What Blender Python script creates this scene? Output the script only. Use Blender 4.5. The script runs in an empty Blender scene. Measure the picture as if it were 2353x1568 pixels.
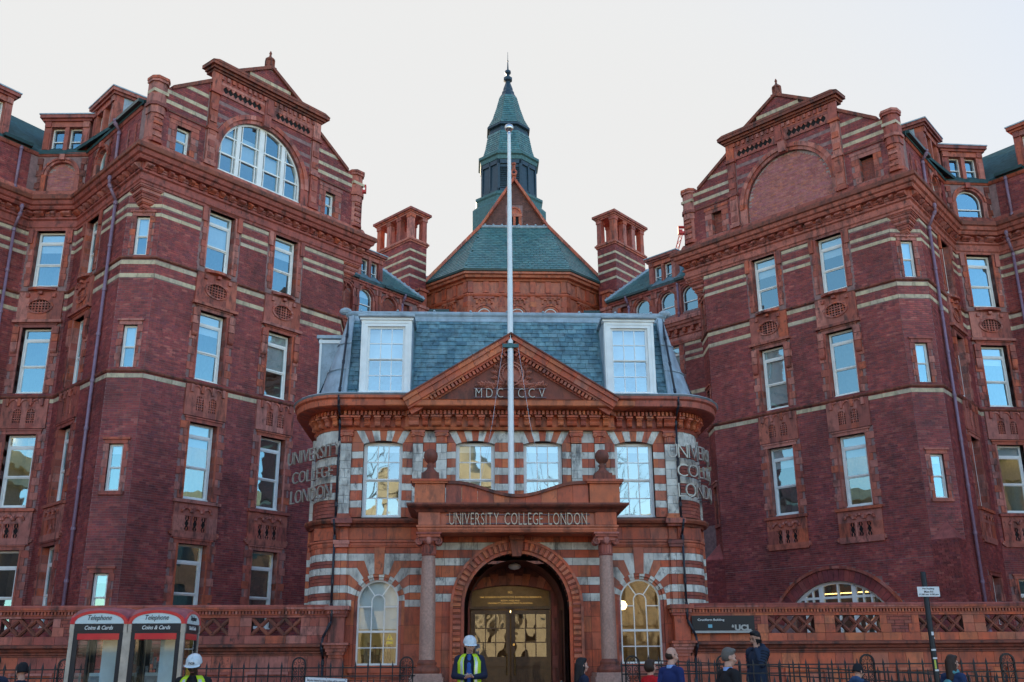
import bpy, bmesh, math, random
import numpy as np
from mathutils import Vector, Matrix
random.seed(7)
R = math.radians
SC = bpy.context.scene
COL = SC.collection

# ------------------------------------------------------------------ camera, sky, sun, exposure
cam_d = bpy.data.cameras.new("camera"); cam = bpy.data.objects.new("camera", cam_d); COL.objects.link(cam)
SC.camera = cam
CAM = Vector((-1.0, 0.0, 1.65)); PITCH, YAW, ROLL = R(18.2), R(2.6), R(0.4)
cam.matrix_world = (Matrix.Translation(CAM) @ Matrix.Rotation(-YAW, 4, 'Z') @ Matrix.Rotation(R(90) + PITCH, 4, 'X') @ Matrix.Rotation(-ROLL, 4, 'Z'))
cam_d.sensor_width = 36.0; cam_d.lens = 36.0 * 2290 / 2353; cam_d.clip_end = 3000; cam_d.clip_start = 0.1

SUN_EL, SUN_AZ = R(14), R(24)          # low winter sun standing behind the building, a little to the left
world = bpy.data.worlds.new("World"); SC.world = world; world.use_nodes = True
nt = world.node_tree; nt.nodes.clear()
wo = nt.nodes.new('ShaderNodeOutputWorld'); bg = nt.nodes.new('ShaderNodeBackground'); bg.inputs['Strength'].default_value = 0.15
sky = nt.nodes.new('ShaderNodeTexSky'); sky.sky_type = 'NISHITA'; sky.sun_disc = False
sky.sun_elevation = SUN_EL; sky.sun_rotation = -SUN_AZ; sky.dust_density = 0.35; sky.ozone_density = 1.6; sky.air_density = 1.0
# thin bright cloud veil, dense towards the sun's half of the sky and thinning into blue on the far side
tc = nt.nodes.new('ShaderNodeTexCoord')
dotn = nt.nodes.new('ShaderNodeVectorMath'); dotn.operation = 'DOT_PRODUCT'
nt.links.new(tc.outputs['Generated'], dotn.inputs[0]); dotn.inputs[1].default_value = (-0.36, 0.92, -0.06)
wn = nt.nodes.new('ShaderNodeTexNoise'); wn.inputs['Scale'].default_value = 1.3; wn.inputs['Detail'].default_value = 5
nt.links.new(tc.outputs['Generated'], wn.inputs['Vector'])
add = nt.nodes.new('ShaderNodeMath'); add.operation = 'MULTIPLY_ADD'; add.inputs[1].default_value = 0.25
nt.links.new(wn.outputs['Fac'], add.inputs[0]); nt.links.new(dotn.outputs['Value'], add.inputs[2])
mr = nt.nodes.new('ShaderNodeMapRange'); mr.interpolation_type = 'SMOOTHSTEP'
mr.inputs['From Min'].default_value = -0.20; mr.inputs['From Max'].default_value = 0.86
nt.links.new(add.outputs[0], mr.inputs['Value'])
vm = nt.nodes.new('ShaderNodeMix'); vm.data_type = 'RGBA'
nt.links.new(mr.outputs['Result'], vm.inputs['Factor']); nt.links.new(sky.outputs['Color'], vm.inputs[6]); vm.inputs[7].default_value = (1.86, 1.86, 1.85, 1)
nt.links.new(vm.outputs[2], bg.inputs['Color']); nt.links.new(bg.outputs[0], wo.inputs['Surface'])

sun_d = bpy.data.lights.new("sun", 'SUN'); sun = bpy.data.objects.new("sun", sun_d); COL.objects.link(sun)
sun_d.energy = 3.0; sun_d.angle = R(0.6); sun_d.color = (1.0, 0.80, 0.55)
sdir = Vector((-math.sin(SUN_AZ) * math.cos(SUN_EL), math.cos(SUN_AZ) * math.cos(SUN_EL), math.sin(SUN_EL)))
sun.rotation_euler = (-sdir).to_track_quat('-Z', 'Y').to_euler()
SC.view_settings.view_transform = 'Standard'; SC.view_settings.look = 'None'; SC.view_settings.gamma = 1
SC.view_settings.exposure = 1.6; SC.view_settings.use_curve_mapping = False
SC.cycles.max_bounces = 5; SC.cycles.diffuse_bounces = 3; SC.cycles.glossy_bounces = 3; SC.cycles.transmission_bounces = 2; SC.cycles.transparent_max_bounces = 8; SC.cycles.caustics_reflective = False; SC.cycles.caustics_refractive = False

# ------------------------------------------------------------------ projection helper (used to rank pieces by size in view)
FPX = 2290 / 2353
_f = Vector((math.sin(YAW) * math.cos(PITCH), math.cos(YAW) * math.cos(PITCH), math.sin(PITCH)))
_Rm = cam.matrix_world.to_3x3(); _r = _Rm @ Vector((1, 0, 0)); _u = _Rm @ Vector((0, 1, 0)); _f = _Rm @ Vector((0, 0, -1))
def inview(p, m=0.02):
    d = Vector(p) - CAM; w = d.dot(_f)
    if w < 0.5: return False
    return abs(FPX * d.dot(_r) / w) < 0.5 + m and abs(FPX * d.dot(_u) / w) < 0.3333 + m

# ------------------------------------------------------------------ materials
MATS = {}
def nodes_of(name):
    m = bpy.data.materials.new(name); m.use_nodes = True; MATS[name] = m
    t = m.node_tree; return m, t, t.nodes['Principled BSDF']
def _math(t, op, a=None, b=None, c=None):
    n = t.nodes.new('ShaderNodeMath'); n.operation = op
    for i, v in enumerate((a, b, c)):
        if v is None: continue
        if hasattr(v, 'links'): t.links.new(v, n.inputs[i])
        else: n.inputs[i].default_value = v
    return n.outputs[0]
def _mix(t, f, a, b, mode='MIX'):
    n = t.nodes.new('ShaderNodeMix'); n.data_type = 'RGBA'; n.blend_type = mode
    for i, v in ((0, f), (6, a), (7, b)):
        if hasattr(v, 'links'): t.links.new(v, n.inputs[i])
        else: n.inputs[i].default_value = v if i == 0 else (v[0], v[1], v[2], 1)
    return n.outputs[2]
def _noise(t, scale, detail=3, stretch=(1, 1, 1), rough=0.55):
    g = t.nodes.new('ShaderNodeNewGeometry'); mp = t.nodes.new('ShaderNodeMapping'); mp.inputs['Scale'].default_value = stretch
    t.links.new(g.outputs['Position'], mp.inputs['Vector'])
    n = t.nodes.new('ShaderNodeTexNoise'); n.inputs['Scale'].default_value = scale; n.inputs['Detail'].default_value = detail; n.inputs['Roughness'].default_value = rough
    t.links.new(mp.outputs[0], n.inputs['Vector']); return n.outputs['Fac']
def _range(t, v, a, b, c=0.0, d=1.0):
    n = t.nodes.new('ShaderNodeMapRange'); t.links.new(v, n.inputs[0])
    for i, q in enumerate((a, b, c, d)): n.inputs[i + 1].default_value = q
    return n.outputs[0]
def stone(name, cols, rough=0.75, nsc=6.0, namt=0.25, soot=0.0, sootcol=(0.03, 0.025, 0.025), bump=0.25, spec=0.3, streak=True, bsc=60, dustcol=None, dust=0.0, big=0.0):
    """masonry: every separate block (mesh island or object) takes its own tone, with mottling, soot streaks and fine relief"""
    m, t, p = nodes_of(name)
    g = t.nodes.new('ShaderNodeNewGeometry'); oi = t.nodes.new('ShaderNodeObjectInfo')
    rnd = _math(t, 'FRACT', _math(t, 'ADD', g.outputs['Random Per Island'], oi.outputs['Random']))
    cr = t.nodes.new('ShaderNodeValToRGB'); e = cr.color_ramp.elements
    n = len(cols)
    e[0].position = 0; e[0].color = (*cols[0], 1); e[1].position = 1; e[1].color = (*cols[-1], 1)
    for i in range(1, n - 1):
        k = e.new(i / (n - 1)); k.color = (*cols[i], 1)
    t.links.new(rnd, cr.inputs[0])
    c = cr.outputs[0]
    nz = _noise(t, nsc, 4)
    c = _mix(t, 1.0, c, _mixgrey(t, _range(t, nz, 0.3, 0.7, 1 - namt, 1 + namt)), 'MULTIPLY')
    if big: c = _mix(t, 1.0, c, _mixgrey(t, _range(t, _noise(t, 0.55, 3), 0.3, 0.7, 1 - big, 1 + big)), 'MULTIPLY')
    if dust:
        c = _mix(t, _range(t, _noise(t, nsc * 0.4, 5), 0.5, 0.72, 0, dust), c, dustcol)
    if soot:
        s = _noise(t, 2.6, 5, (1.6, 1.6, 0.45) if streak else (1, 1, 1), 0.65)
        c = _mix(t, _range(t, s, 0.50, 0.68, 0, soot), c, sootcol)
        s2 = _math(t, 'MULTIPLY', _range(t, _noise(t, 9, 5, (1, 1, 0.6), 0.7), 0.52, 0.66), _range(t, _noise(t, 1.1, 2), 0.45, 0.6, 0, soot))
        c = _mix(t, s2, c, sootcol)
    t.links.new(c, p.inputs['Base Color'])
    t.links.new(_range(t, nz, 0.3, 0.7, rough - 0.1, min(1, rough + 0.1)), p.inputs['Roughness'])
    p.inputs['Specular IOR Level'].default_value = spec
    if bump:
        b = t.nodes.new('ShaderNodeBump'); b.inputs['Strength'].default_value = bump; b.inputs['Distance'].default_value = 0.01
        t.links.new(_noise(t, bsc, 4), b.inputs['Height']); t.links.new(b.outputs[0], p.inputs['Normal'])
    return m
def _mixgrey(t, v):
    n = t.nodes.new('ShaderNodeCombineColor')
    for i in range(3): t.links.new(v, n.inputs[i])
    return n.outputs[0]
def flat(name, col, rough=0.5, metal=0.0, var=0.12, nsc=8, spec=0.4, emit=None, es=0, bump=0.0, coat=0.0):
    m, t, p = nodes_of(name)
    if var:
        c = _mix(t, 1.0, col, _mixgrey(t, _range(t, _noise(t, nsc, 4), 0.3, 0.7, 1 - var, 1 + var)), 'MULTIPLY'); t.links.new(c, p.inputs['Base Color'])
    else: p.inputs['Base Color'].default_value = (*col, 1)
    p.inputs['Roughness'].default_value = rough; p.inputs['Metallic'].default_value = metal; p.inputs['Specular IOR Level'].default_value = spec
    p.inputs['Coat Weight'].default_value = coat
    if emit: p.inputs['Emission Color'].default_value = (*emit, 1); p.inputs['Emission Strength'].default_value = es
    if bump:
        b = t.nodes.new('ShaderNodeBump'); b.inputs['Strength'].default_value = bump; b.inputs['Distance'].default_value = 0.01
        t.links.new(_noise(t, 40, 4), b.inputs['Height']); t.links.new(b.outputs[0], p.inputs['Normal'])
    return m
def glass(name, tint=(0.86, 0.93, 0.95), base=0.10, top=0.95, wob=0.12, refl=(0.95, 1, 1)):
    """thin window glass: a clear sheet whose reflection grows towards grazing angles, slightly wavy"""
    m = bpy.data.materials.new(name); m.use_nodes = True; MATS[name] = m; t = m.node_tree; t.nodes.clear()
    o = t.nodes.new('ShaderNodeOutputMaterial'); mx = t.nodes.new('ShaderNodeMixShader')
    tr = t.nodes.new('ShaderNodeBsdfTransparent'); tr.inputs[0].default_value = (*tint, 1)
    gl = t.nodes.new('ShaderNodeBsdfGlossy'); gl.inputs['Roughness'].default_value = 0.015; gl.inputs[0].default_value = (*refl, 1)
    lw = t.nodes.new('ShaderNodeLayerWeight'); lw.inputs[0].default_value = 0.5
    f = _range(t, _math(t, 'POWER', lw.outputs['Facing'], 2.6), 0, 1, base, top)
    b = t.nodes.new('ShaderNodeBump'); b.inputs['Strength'].default_value = wob; b.inputs['Distance'].default_value = 0.02
    t.links.new(_noise(t, 1.8, 1), b.inputs['Height']); t.links.new(b.outputs[0], gl.inputs['Normal'])
    t.links.new(f, mx.inputs[0]); t.links.new(tr.outputs[0], mx.inputs[1]); t.links.new(gl.outputs[0], mx.inputs[2]); t.links.new(mx.outputs[0], o.inputs[0])
    return m

stone('brick_purple', [(0.17, 0.038, 0.042), (0.27, 0.052, 0.052), (0.36, 0.078, 0.066), (0.21, 0.052, 0.062), (0.31, 0.062, 0.056), (0.24, 0.047, 0.050), (0.39, 0.11, 0.092)], nsc=5, namt=0.25, soot=0.35, bump=0.3, rough=0.62, spec=0.35, big=0.32)
stone('brick_red', [(0.30, 0.075, 0.055), (0.36, 0.09, 0.06), (0.25, 0.07, 0.06), (0.40, 0.12, 0.08)], nsc=5, namt=0.2, soot=0.3, bump=0.3, rough=0.65, big=0.15)
stone('brick_pale', [(0.43, 0.15, 0.125), (0.50, 0.20, 0.17), (0.37, 0.12, 0.115), (0.44, 0.16, 0.18), (0.52, 0.18, 0.12)], namt=0.2, soot=0.1)
stone('brick_dark', [(0.15, 0.07, 0.06), (0.20, 0.09, 0.075), (0.12, 0.06, 0.055)], namt=0.25, soot=0.3)
stone('mortar', [(0.27, 0.165, 0.16)], namt=0.3); stone('joint_dark', [(0.07, 0.035, 0.03)], namt=0.3)
stone('mortar_pale', [(0.42, 0.32, 0.30)], namt=0.25)
stone('terracotta', [(0.45, 0.115, 0.08), (0.34, 0.085, 0.066), (0.54, 0.20, 0.155), (0.41, 0.15, 0.125), (0.52, 0.12, 0.06), (0.28, 0.082, 0.068), (0.48, 0.145, 0.10)], soot=0.75, nsc=4, namt=0.22, bump=0.2, rough=0.6, big=0.15)
stone('terracotta_orange', [(0.54, 0.12, 0.05), (0.42, 0.085, 0.04), (0.62, 0.165, 0.06), (0.50, 0.15, 0.09), (0.58, 0.105, 0.038), (0.36, 0.09, 0.06)], soot=0.6, nsc=4, namt=0.22, bump=0.2, rough=0.55, spec=0.45, big=0.15)
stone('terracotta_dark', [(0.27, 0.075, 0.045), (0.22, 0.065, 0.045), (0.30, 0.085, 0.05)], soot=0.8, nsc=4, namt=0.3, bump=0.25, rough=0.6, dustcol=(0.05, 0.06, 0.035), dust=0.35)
stone('faience', [(0.66, 0.65, 0.59), (0.74, 0.73, 0.67), (0.58, 0.56, 0.51), (0.70, 0.67, 0.59)], soot=0.8, sootcol=(0.07, 0.07, 0.075), nsc=5, namt=0.18, bump=0.15, rough=0.5, streak=True)
stone('cream_stone', [(0.56, 0.45, 0.30), (0.64, 0.53, 0.36), (0.49, 0.40, 0.28), (0.59, 0.49, 0.37)], soot=0.55, sootcol=(0.16, 0.14, 0.11), nsc=5, namt=0.15, bump=0.15)
stone('granite_pink', [(0.42, 0.24, 0.19)], nsc=22, namt=0.22, soot=0.35, sootcol=(0.16, 0.10, 0.09), bump=0.1, rough=0.45, spec=0.5)
stone('slate_teal', [(0.055, 0.17, 0.185), (0.085, 0.215, 0.225), (0.045, 0.14, 0.16), (0.11, 0.235, 0.235)], nsc=6, namt=0.25, soot=0.2, bump=0.3, rough=0.36, spec=0.6, dustcol=(0.22, 0.27, 0.27), dust=0.25)
stone('slate_blue', [(0.10, 0.22, 0.27), (0.145, 0.275, 0.32), (0.075, 0.17, 0.22), (0.175, 0.31, 0.35), (0.12, 0.24, 0.275)], nsc=7, namt=0.35, soot=0.35, bump=0.35, rough=0.36, spec=0.6, dustcol=(0.26, 0.33, 0.35), dust=0.45)
stone('lead', [(0.30, 0.38, 0.44), (0.36, 0.44, 0.50)], nsc=3, namt=0.25, soot=0.35, sootcol=(0.10, 0.12, 0.14), rough=0.42, spec=0.6, bump=0.15, dustcol=(0.48, 0.53, 0.56), dust=0.5)
flat('copper_dark', (0.018, 0.045, 0.07), 0.4, spec=0.5, var=0.3)
flat('verdigris', (0.05, 0.14, 0.15), 0.5, var=0.3)
flat('gutter_green', (0.02, 0.055, 0.055), 0.4)
flat('white_paint', (0.86, 0.87, 0.85), 0.35, var=0.08, nsc=3)
flat('pipe_mauve', (0.26, 0.17, 0.24), 0.4, var=0.15)
flat('pipe_black', (0.025, 0.028, 0.04), 0.45)
flat('iron_black', (0.012, 0.014, 0.018), 0.45, var=0.3, bump=0.2)
flat('blind', (0.66, 0.71, 0.71), 0.7, var=0.05)
flat('curtain', (0.55, 0.50, 0.33), 0.8, var=0.1)
flat('room_wall', (0.42, 0.42, 0.36), 0.8, var=0.1)
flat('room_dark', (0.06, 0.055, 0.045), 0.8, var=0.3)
flat('room_wood', (0.20, 0.13, 0.05), 0.6, var=0.3)
flat('lamp_warm', (0.9, 0.8, 0.5), 0.5, var=0, emit=(1.0, 0.72, 0.28), es=3)
flat('lamp_white', (0.9, 0.9, 0.85), 0.5, var=0, emit=(1.0, 0.93, 0.75), es=3)
flat('book', (0.25, 0.18, 0.10), 0.7, var=0.5, nsc=14)
flat('oak_dark', (0.085, 0.035, 0.014), 0.35, var=0.35, nsc=10, coat=0.3)
flat('bronze', (0.16, 0.10, 0.045), 0.38, metal=0.7, var=0.2)
flat('brass', (0.70, 0.48, 0.18), 0.25, metal=1.0, var=0.1)
flat('steel_letter', (0.44, 0.41, 0.36), 0.4, metal=0.35, var=0.15)
flat('steel_letter_warm', (0.50, 0.42, 0.33), 0.4, metal=0.3, var=0.15)
flat('rail_mauve', (0.17, 0.09, 0.10), 0.5)
flat('pole_white', (0.84, 0.87, 0.88), 0.35, var=0.04, coat=0.3)
flat('steel', (0.6, 0.62, 0.64), 0.25, metal=1.0, var=0.05)
flat('void', (0.012, 0.010, 0.010), 0.9, var=0)
glass('glass', base=0.34, refl=(0.50, 0.86, 1.0)); stone('slate_far', [(0.05, 0.10, 0.11)], rough=0.85, spec=0.1, namt=0.3)
glass('glass_clear', (0.90, 0.95, 0.95), 0.10, 0.85, 0.03)
glass('glass_old', (0.55, 0.5, 0.38), 0.34, 0.95, 0.5); glass('glass_pale', base=0.32, refl=(0.80, 0.95, 1.0)); glass('glass_door', (0.5, 0.45, 0.35), 0.17, 0.9, 0.6); stone('terracotta_pale', [(0.52, 0.19, 0.135), (0.56, 0.22, 0.16)], soot=0.5, bump=0.2)

# ------------------------------------------------------------------ mesh building
class Face:
    """a flat wall: s runs along it, o outward, z up"""
    def __init__(f, p, d, n, v=(0, 0, 1), mir=False):
        f.p = Vector((p[0], p[1], p[2] if len(p) > 2 else 0.0)); f.d = Vector((d[0], d[1], d[2] if len(d) > 2 else 0.0)).normalized()
        f.n = Vector((n[0], n[1], n[2] if len(n) > 2 else 0.0)).normalized(); f.v = Vector(v).normalized()
    def pt(f, s, o, z): return f.p + f.d * s + f.n * o + f.v * z
    def axes(f, s, z): return f.d, f.n, f.v
    def mat(f, s, o, z):
        """matrix of a thing fixed to the wall: x to the right as seen from outside, y into the wall, z up"""
        x = (-f.n).cross(f.v); M = Matrix((x, -f.n, f.v)).transposed().to_4x4(); M.translation = f.pt(s, o, z); return M
class Arc:
    """a round wall: s is arc length from the front, sg=-1 turns to the left"""
    def __init__(f, c, rx, ry, sg): f.c = Vector((c[0], c[1], 0)); f.rx = rx; f.ry = ry; f.r = (rx + ry) / 2; f.sg = sg
    def pt(f, s, o, z):
        a = s / f.r; return Vector((f.c.x + f.sg * (f.rx + o) * math.sin(a), f.c.y - (f.ry + o) * math.cos(a), z))
    def axes(f, s, z):
        a = s / f.r; d = Vector((f.sg * f.rx * math.cos(a), f.ry * math.sin(a), 0)).normalized(); n = Vector((f.sg * d.y, -f.sg * d.x, 0)); return d, n, Vector((0, 0, 1))
    def mat(f, s, o, z):
        d, n, v = f.axes(s, z); x = (-n).cross(v); M = Matrix((x, -n, v)).transposed().to_4x4(); M.translation = f.pt(s, o, z); return M
WORLD = Face((0, 0, 0), (1, 0, 0), (0, -1, 0))

BOXF = [(0, 1, 3, 2), (4, 6, 7, 5), (0, 4, 5, 1), (2, 3, 7, 6), (0, 2, 6, 4), (1, 5, 7, 3)]
class MB:
    def __init__(b): b.v = []; b.f = []; b.mi = []; b.m = 0; b.sm = []; b.smooth = False
    def add(b, vs, fs):
        n = len(b.v); b.v += [tuple(v) for v in vs]; b.f += [tuple(i + n for i in f) for f in fs]; b.mi += [b.m] * len(fs); b.sm += [b.smooth] * len(fs); return b
    def box(b, F, s0, s1, o0, o1, z0, z1, seg=1):
        if isinstance(F, Arc): seg = max(1, int(abs(s1 - s0) / 0.1))
        for k in range(seg):
            a, c = s0 + (s1 - s0) * k / seg, s0 + (s1 - s0) * (k + 1) / seg
            b.add([F.pt(s, o, z) for s in (a, c) for o in (o0, o1) for z in (z0, z1)], BOXF)
        return b
    def prism(b, F, poly, o0, o1):
        n = len(poly)
        b.add([F.pt(s, o0, z) for s, z in poly] + [F.pt(s, o1, z) for s, z in poly],
              [tuple(range(n)), tuple(range(2 * n - 1, n - 1, -1))] + [(i, (i + 1) % n, n + (i + 1) % n, n + i) for i in range(n)]); return b
    def ring(b, F, sc, zc, r0, r1, a0, a1, o0, o1, n=16):
        """part of a ring in the wall's plane, angles from the vertical"""
        for k in range(n):
            p, q = a0 + (a1 - a0) * k / n, a0 + (a1 - a0) * (k + 1) / n
            b.add([F.pt(sc + r * math.sin(a), o, zc + r * math.cos(a)) for a in (p, q) for o in (o0, o1) for r in (r0, r1)], BOXF)
        return b
    def tube(b, p0, p1, r0, r1=None, n=8, cap=True):
        p0, p1 = Vector(p0), Vector(p1); r1 = r0 if r1 is None else r1
        w = (p1 - p0); 
        if w.length < 1e-6: return b
        w.normalize(); u = w.orthogonal().normalized(); t = w.cross(u)
        vs = [p + (u * math.cos(2 * math.pi * i / n) + t * math.sin(2 * math.pi * i / n)) * r for p, r in ((p0, r0), (p1, r1)) for i in range(n)]
        b.add(vs, [(i, (i + 1) % n, n + (i + 1) % n, n + i) for i in range(n)] + ([tuple(range(n - 1, -1, -1)), tuple(range(n, 2 * n))] if cap else [])); return b
    def path(b, pts, r, n=8):
        for p, q in zip(pts, pts[1:]): b.tube(p, q, r, n=n)
        return b
    def lathe(b, c, prof, n=16, a0=0.0, a1=2 * math.pi, ph=0.0):
        c = Vector(c); full = abs(a1 - a0 - 2 * math.pi) < 1e-6; m = n if full else n + 1; k = len(prof)
        vs = [c + Vector((r * math.cos(ph + a0 + (a1 - a0) * i / n), r * math.sin(ph + a0 + (a1 - a0) * i / n), z)) for i in range(m) for r, z in prof]
        fs = [(i * k + j, ((i + 1) % m) * k + j, ((i + 1) % m) * k + j + 1, i * k + j + 1) for i in range(n) for j in range(k - 1)]
        b.add(vs, fs)
        if full and prof[0][0] > 1e-4: b.add([vs[i * k] for i in range(m)], [tuple(range(m - 1, -1, -1))])
        if full and prof[-1][0] > 1e-4: b.add([vs[i * k + k - 1] for i in range(m)], [tuple(range(m))])
        return b
    def sweep(b, path, prof, closed=False):
        """a moulding: profile points (out, z) carried along a plan path with mitred corners, outward on the right hand"""
        P = [Vector((p[0], p[1])) for p in path]; n = len(P); rows = []
        nr = lambda d: Vector((d.y, -d.x))
        for i in range(n):
            if closed or 0 < i < n - 1:
                d1 = (P[i] - P[i - 1]).normalized(); d2 = (P[(i + 1) % n] - P[i]).normalized(); m = (nr(d1) + nr(d2)) / (1 + nr(d1).dot(nr(d2)))
            elif i == 0: m = nr((P[1] - P[0]).normalized())
            else: m = nr((P[-1] - P[-2]).normalized())
            rows.append([(P[i].x + m.x * o, P[i].y + m.y * o, z) for o, z in prof])
        k = len(prof); vs = [v for r in rows for v in r]; fs = []
        for i in range(n if closed else n - 1):
            j = (i + 1) % n
            for q in range(k): q2 = (q + 1) % k; fs.append((i * k + q, j * k + q, j * k + q2, i * k + q2))
        if not closed: fs += [tuple(range(k - 1, -1, -1)), tuple((n - 1) * k + q for q in range(k))]
        b.add(vs, fs); return b
    def ball(b, c, r, nu=12, nv=8, sc=(1, 1, 1)):
        c = Vector(c)
        prof = [(math.sin(math.pi * j / nv), -math.cos(math.pi * j / nv)) for j in range(nv + 1)]
        vs = [c + Vector((r * sc[0] * q * math.cos(2 * math.pi * i / nu), r * sc[1] * q * math.sin(2 * math.pi * i / nu), r * sc[2] * h)) for i in range(nu) for q, h in prof]
        k = nv + 1
        b.add(vs, [(i * k + j, ((i + 1) % nu) * k + j, ((i + 1) % nu) * k + j + 1, i * k + j + 1) for i in range(nu) for j in range(nv)]); return b
    def mesh(b, name, mats, weld=False):
        me = bpy.data.meshes.new(name); me.from_pydata(b.v, [], b.f)
        for m in (mats if isinstance(mats, (list, tuple)) else [mats]): me.materials.append(MATS[m] if isinstance(m, str) else m)
        me.polygons.foreach_set('material_index', b.mi); me.polygons.foreach_set('use_smooth', b.sm); me.update()
        return me
    def build(b, name, mats, parent=None, **k): return part(name, b.mesh(name, mats), parent, **k)

WM = {}
def thing(name, loc, label, cat, group=None, rz=0.0):
    o = bpy.data.objects.new(name, None); COL.objects.link(o); o.location = loc; o.rotation_euler = (0, 0, rz); o.empty_display_size = 0.3
    o['label'] = label; o['category'] = cat
    if group: o['group'] = group
    WM[o] = Matrix.Translation(Vector(loc)) @ Matrix.Rotation(rz, 4, 'Z'); return o
def part(name, me, parent=None, M=None, label=None, kind=None, cat=None, group=None, local=False):
    """link a mesh; M places it in the world, local=True keeps it in its parent's own frame"""
    o = bpy.data.objects.new(name, me); COL.objects.link(o)
    if local:
        o.parent = parent; o.matrix_basis = M or Matrix(); WM[o] = WM[parent] @ (M or Matrix())
    else:
        M = M or Matrix()
        if parent: o.parent = parent; o.matrix_parent_inverse = WM[parent].inverted()
        o.matrix_basis = M; WM[o] = M
    if label: o['label'] = label
    if kind: o['kind'] = kind
    if cat: o['category'] = cat
    if group: o['group'] = group
    return o
_unit = {}
def unit_box(mat):
    if mat not in _unit:
        b = MB(); b.add([(x, y, z) for x in (-.5, .5) for y in (-.5, .5) for z in (-.5, .5)], BOXF); _unit[mat] = b.mesh('block_' + mat, mat)
    return _unit[mat]
def pieces(parent, name, restname, plist, cap=300, tilt=0.0, jitter=0.0):
    """plist: (F, s0, s1, o0, o1, z0, z1, material). The pieces that show largest become objects, the rest one mesh"""
    recs = []
    for (F, s0, s1, o0, o1, z0, z1, mt) in plist:
        if s1 - s0 < 0.015 or z1 - z0 < 0.015: continue
        sc, zc = (s0 + s1) / 2, (z0 + z1) / 2
        oc = (o0 + o1) / 2 + (random.uniform(-jitter, jitter) if jitter else 0)
        c = F.pt(sc, oc, zc); d, n, v = F.axes(sc, zc)
        if tilt:
            v2 = (v - n * tilt).normalized(); n = (n + v * tilt).normalized(); v = v2
        rank = (s1 - s0) * (z1 - z0) / (c - CAM).length_squared if inview(c) else 0
        recs.append((rank, c, d * (s1 - s0), n * (o1 - o0), v * (z1 - z0), mt))
    recs.sort(key=lambda r: -r[0]); k = 0
    rest = {}
    for r in recs:
        if k < cap and r[0] > 0:
            M = Matrix((r[2], r[3], r[4])).transposed().to_4x4(); M.translation = r[1]
            part(name, unit_box(r[5]), parent, M); k += 1
        else: rest.setdefault(r[5], []).append(r)
    mats = list(rest); b = MB()
    for i, mt in enumerate(mats):
        b.m = i
        for _, c, d, n, v, _m in rest[mt]:
            b.add([c + d * x + n * y + v * z for x in (-.5, .5) for y in (-.5, .5) for z in (-.5, .5)], BOXF[:6])
    if b.v: part(restname, b.mesh(restname, mats), parent, kind='stuff')
def free(s0, s1, zc, holes):
    """what is left of s0..s1 at height zc once the openings are taken out"""
    iv = [(s0, s1)]
    for a, b_, c, d in holes:
        if c < zc < d: iv = [q for x, y in iv for q in ((x, min(y, a)), (max(x, b_), y)) if q[1] - q[0] > 1e-4]
    return iv
def bricks(F, s0, s1, z0, z1, holes, mt, bw=0.225, bh=0.075, o0=-0.004, o1=0.010, lim=None, jt=0.011, out=None):
    """courses of brick over a wall with openings left out; lim(z) may narrow a course"""
    out = [] if out is None else out; z = z0; row = 0
    while z < z1 - 0.02:
        zc = z + bh / 2; a, b_ = s0, s1
        if lim: a, b_ = lim(zc)
        for x, y in free(a, b_, zc, holes):
            off = (row % 2) * bw / 2; k = math.floor((x - off) / bw); p = off + k * bw
            while p < y - 0.01:
                l, r_ = max(p, x), min(p + bw, y)
                if r_ - l > 0.03: out.append((F, l + jt / 2, r_ - jt / 2, o0, o1 + random.uniform(-0.003, 0.003), z + jt / 2, min(z + bh, z1) - jt / 2, mt))
                p += bw
        z += bh; row += 1
    return out
def courses(F, s0, s1, z0, z1, mt, w=0.6, o0=0.0, o1=0.02, holes=(), jt=0.008, off=0.0):
    out = []
    for x, y in free(s0, s1, (z0 + z1) / 2, holes):
        n = max(1, round((y - x) / w))
        for k in range(n): out.append((F, x + (y - x) * k / n + jt / 2, x + (y - x) * (k + 1) / n - jt / 2, o0, o1, z0 + jt / 2, z1 - jt / 2, mt))
    return out
def wall(b, F, s0, s1, z0, z1, holes, o0=-0.3, o1=0.0):
    zs = sorted({z0, z1} | {min(max(h[k], z0), z1) for h in holes for k in (2, 3)})
    for a, c in zip(zs, zs[1:]):
        if c - a > 1e-4:
            for x, y in free(s0, s1, (a + c) / 2, holes): b.box(F, x, y, o0, o1, a, c)
    return b
def arch_fill(b, F, sc, w, zs, zt, o0, o1, r=None, n=10):
    """the two corner pieces that turn the top of a square opening into a round (or segmental) arch"""
    r = r or w; zc = zs - math.sqrt(max(0, r * r - w * w))
    am = math.asin(min(1, w / r))
    for g in (-1, 1):
        arc = [(sc + g * r * math.sin(am * k / n), zc + r * math.cos(am * k / n)) for k in range(n + 1)]
        b.prism(F, arc + [(sc + g * w, zt), (sc, zt)], o0, o1)
    return b
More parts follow.
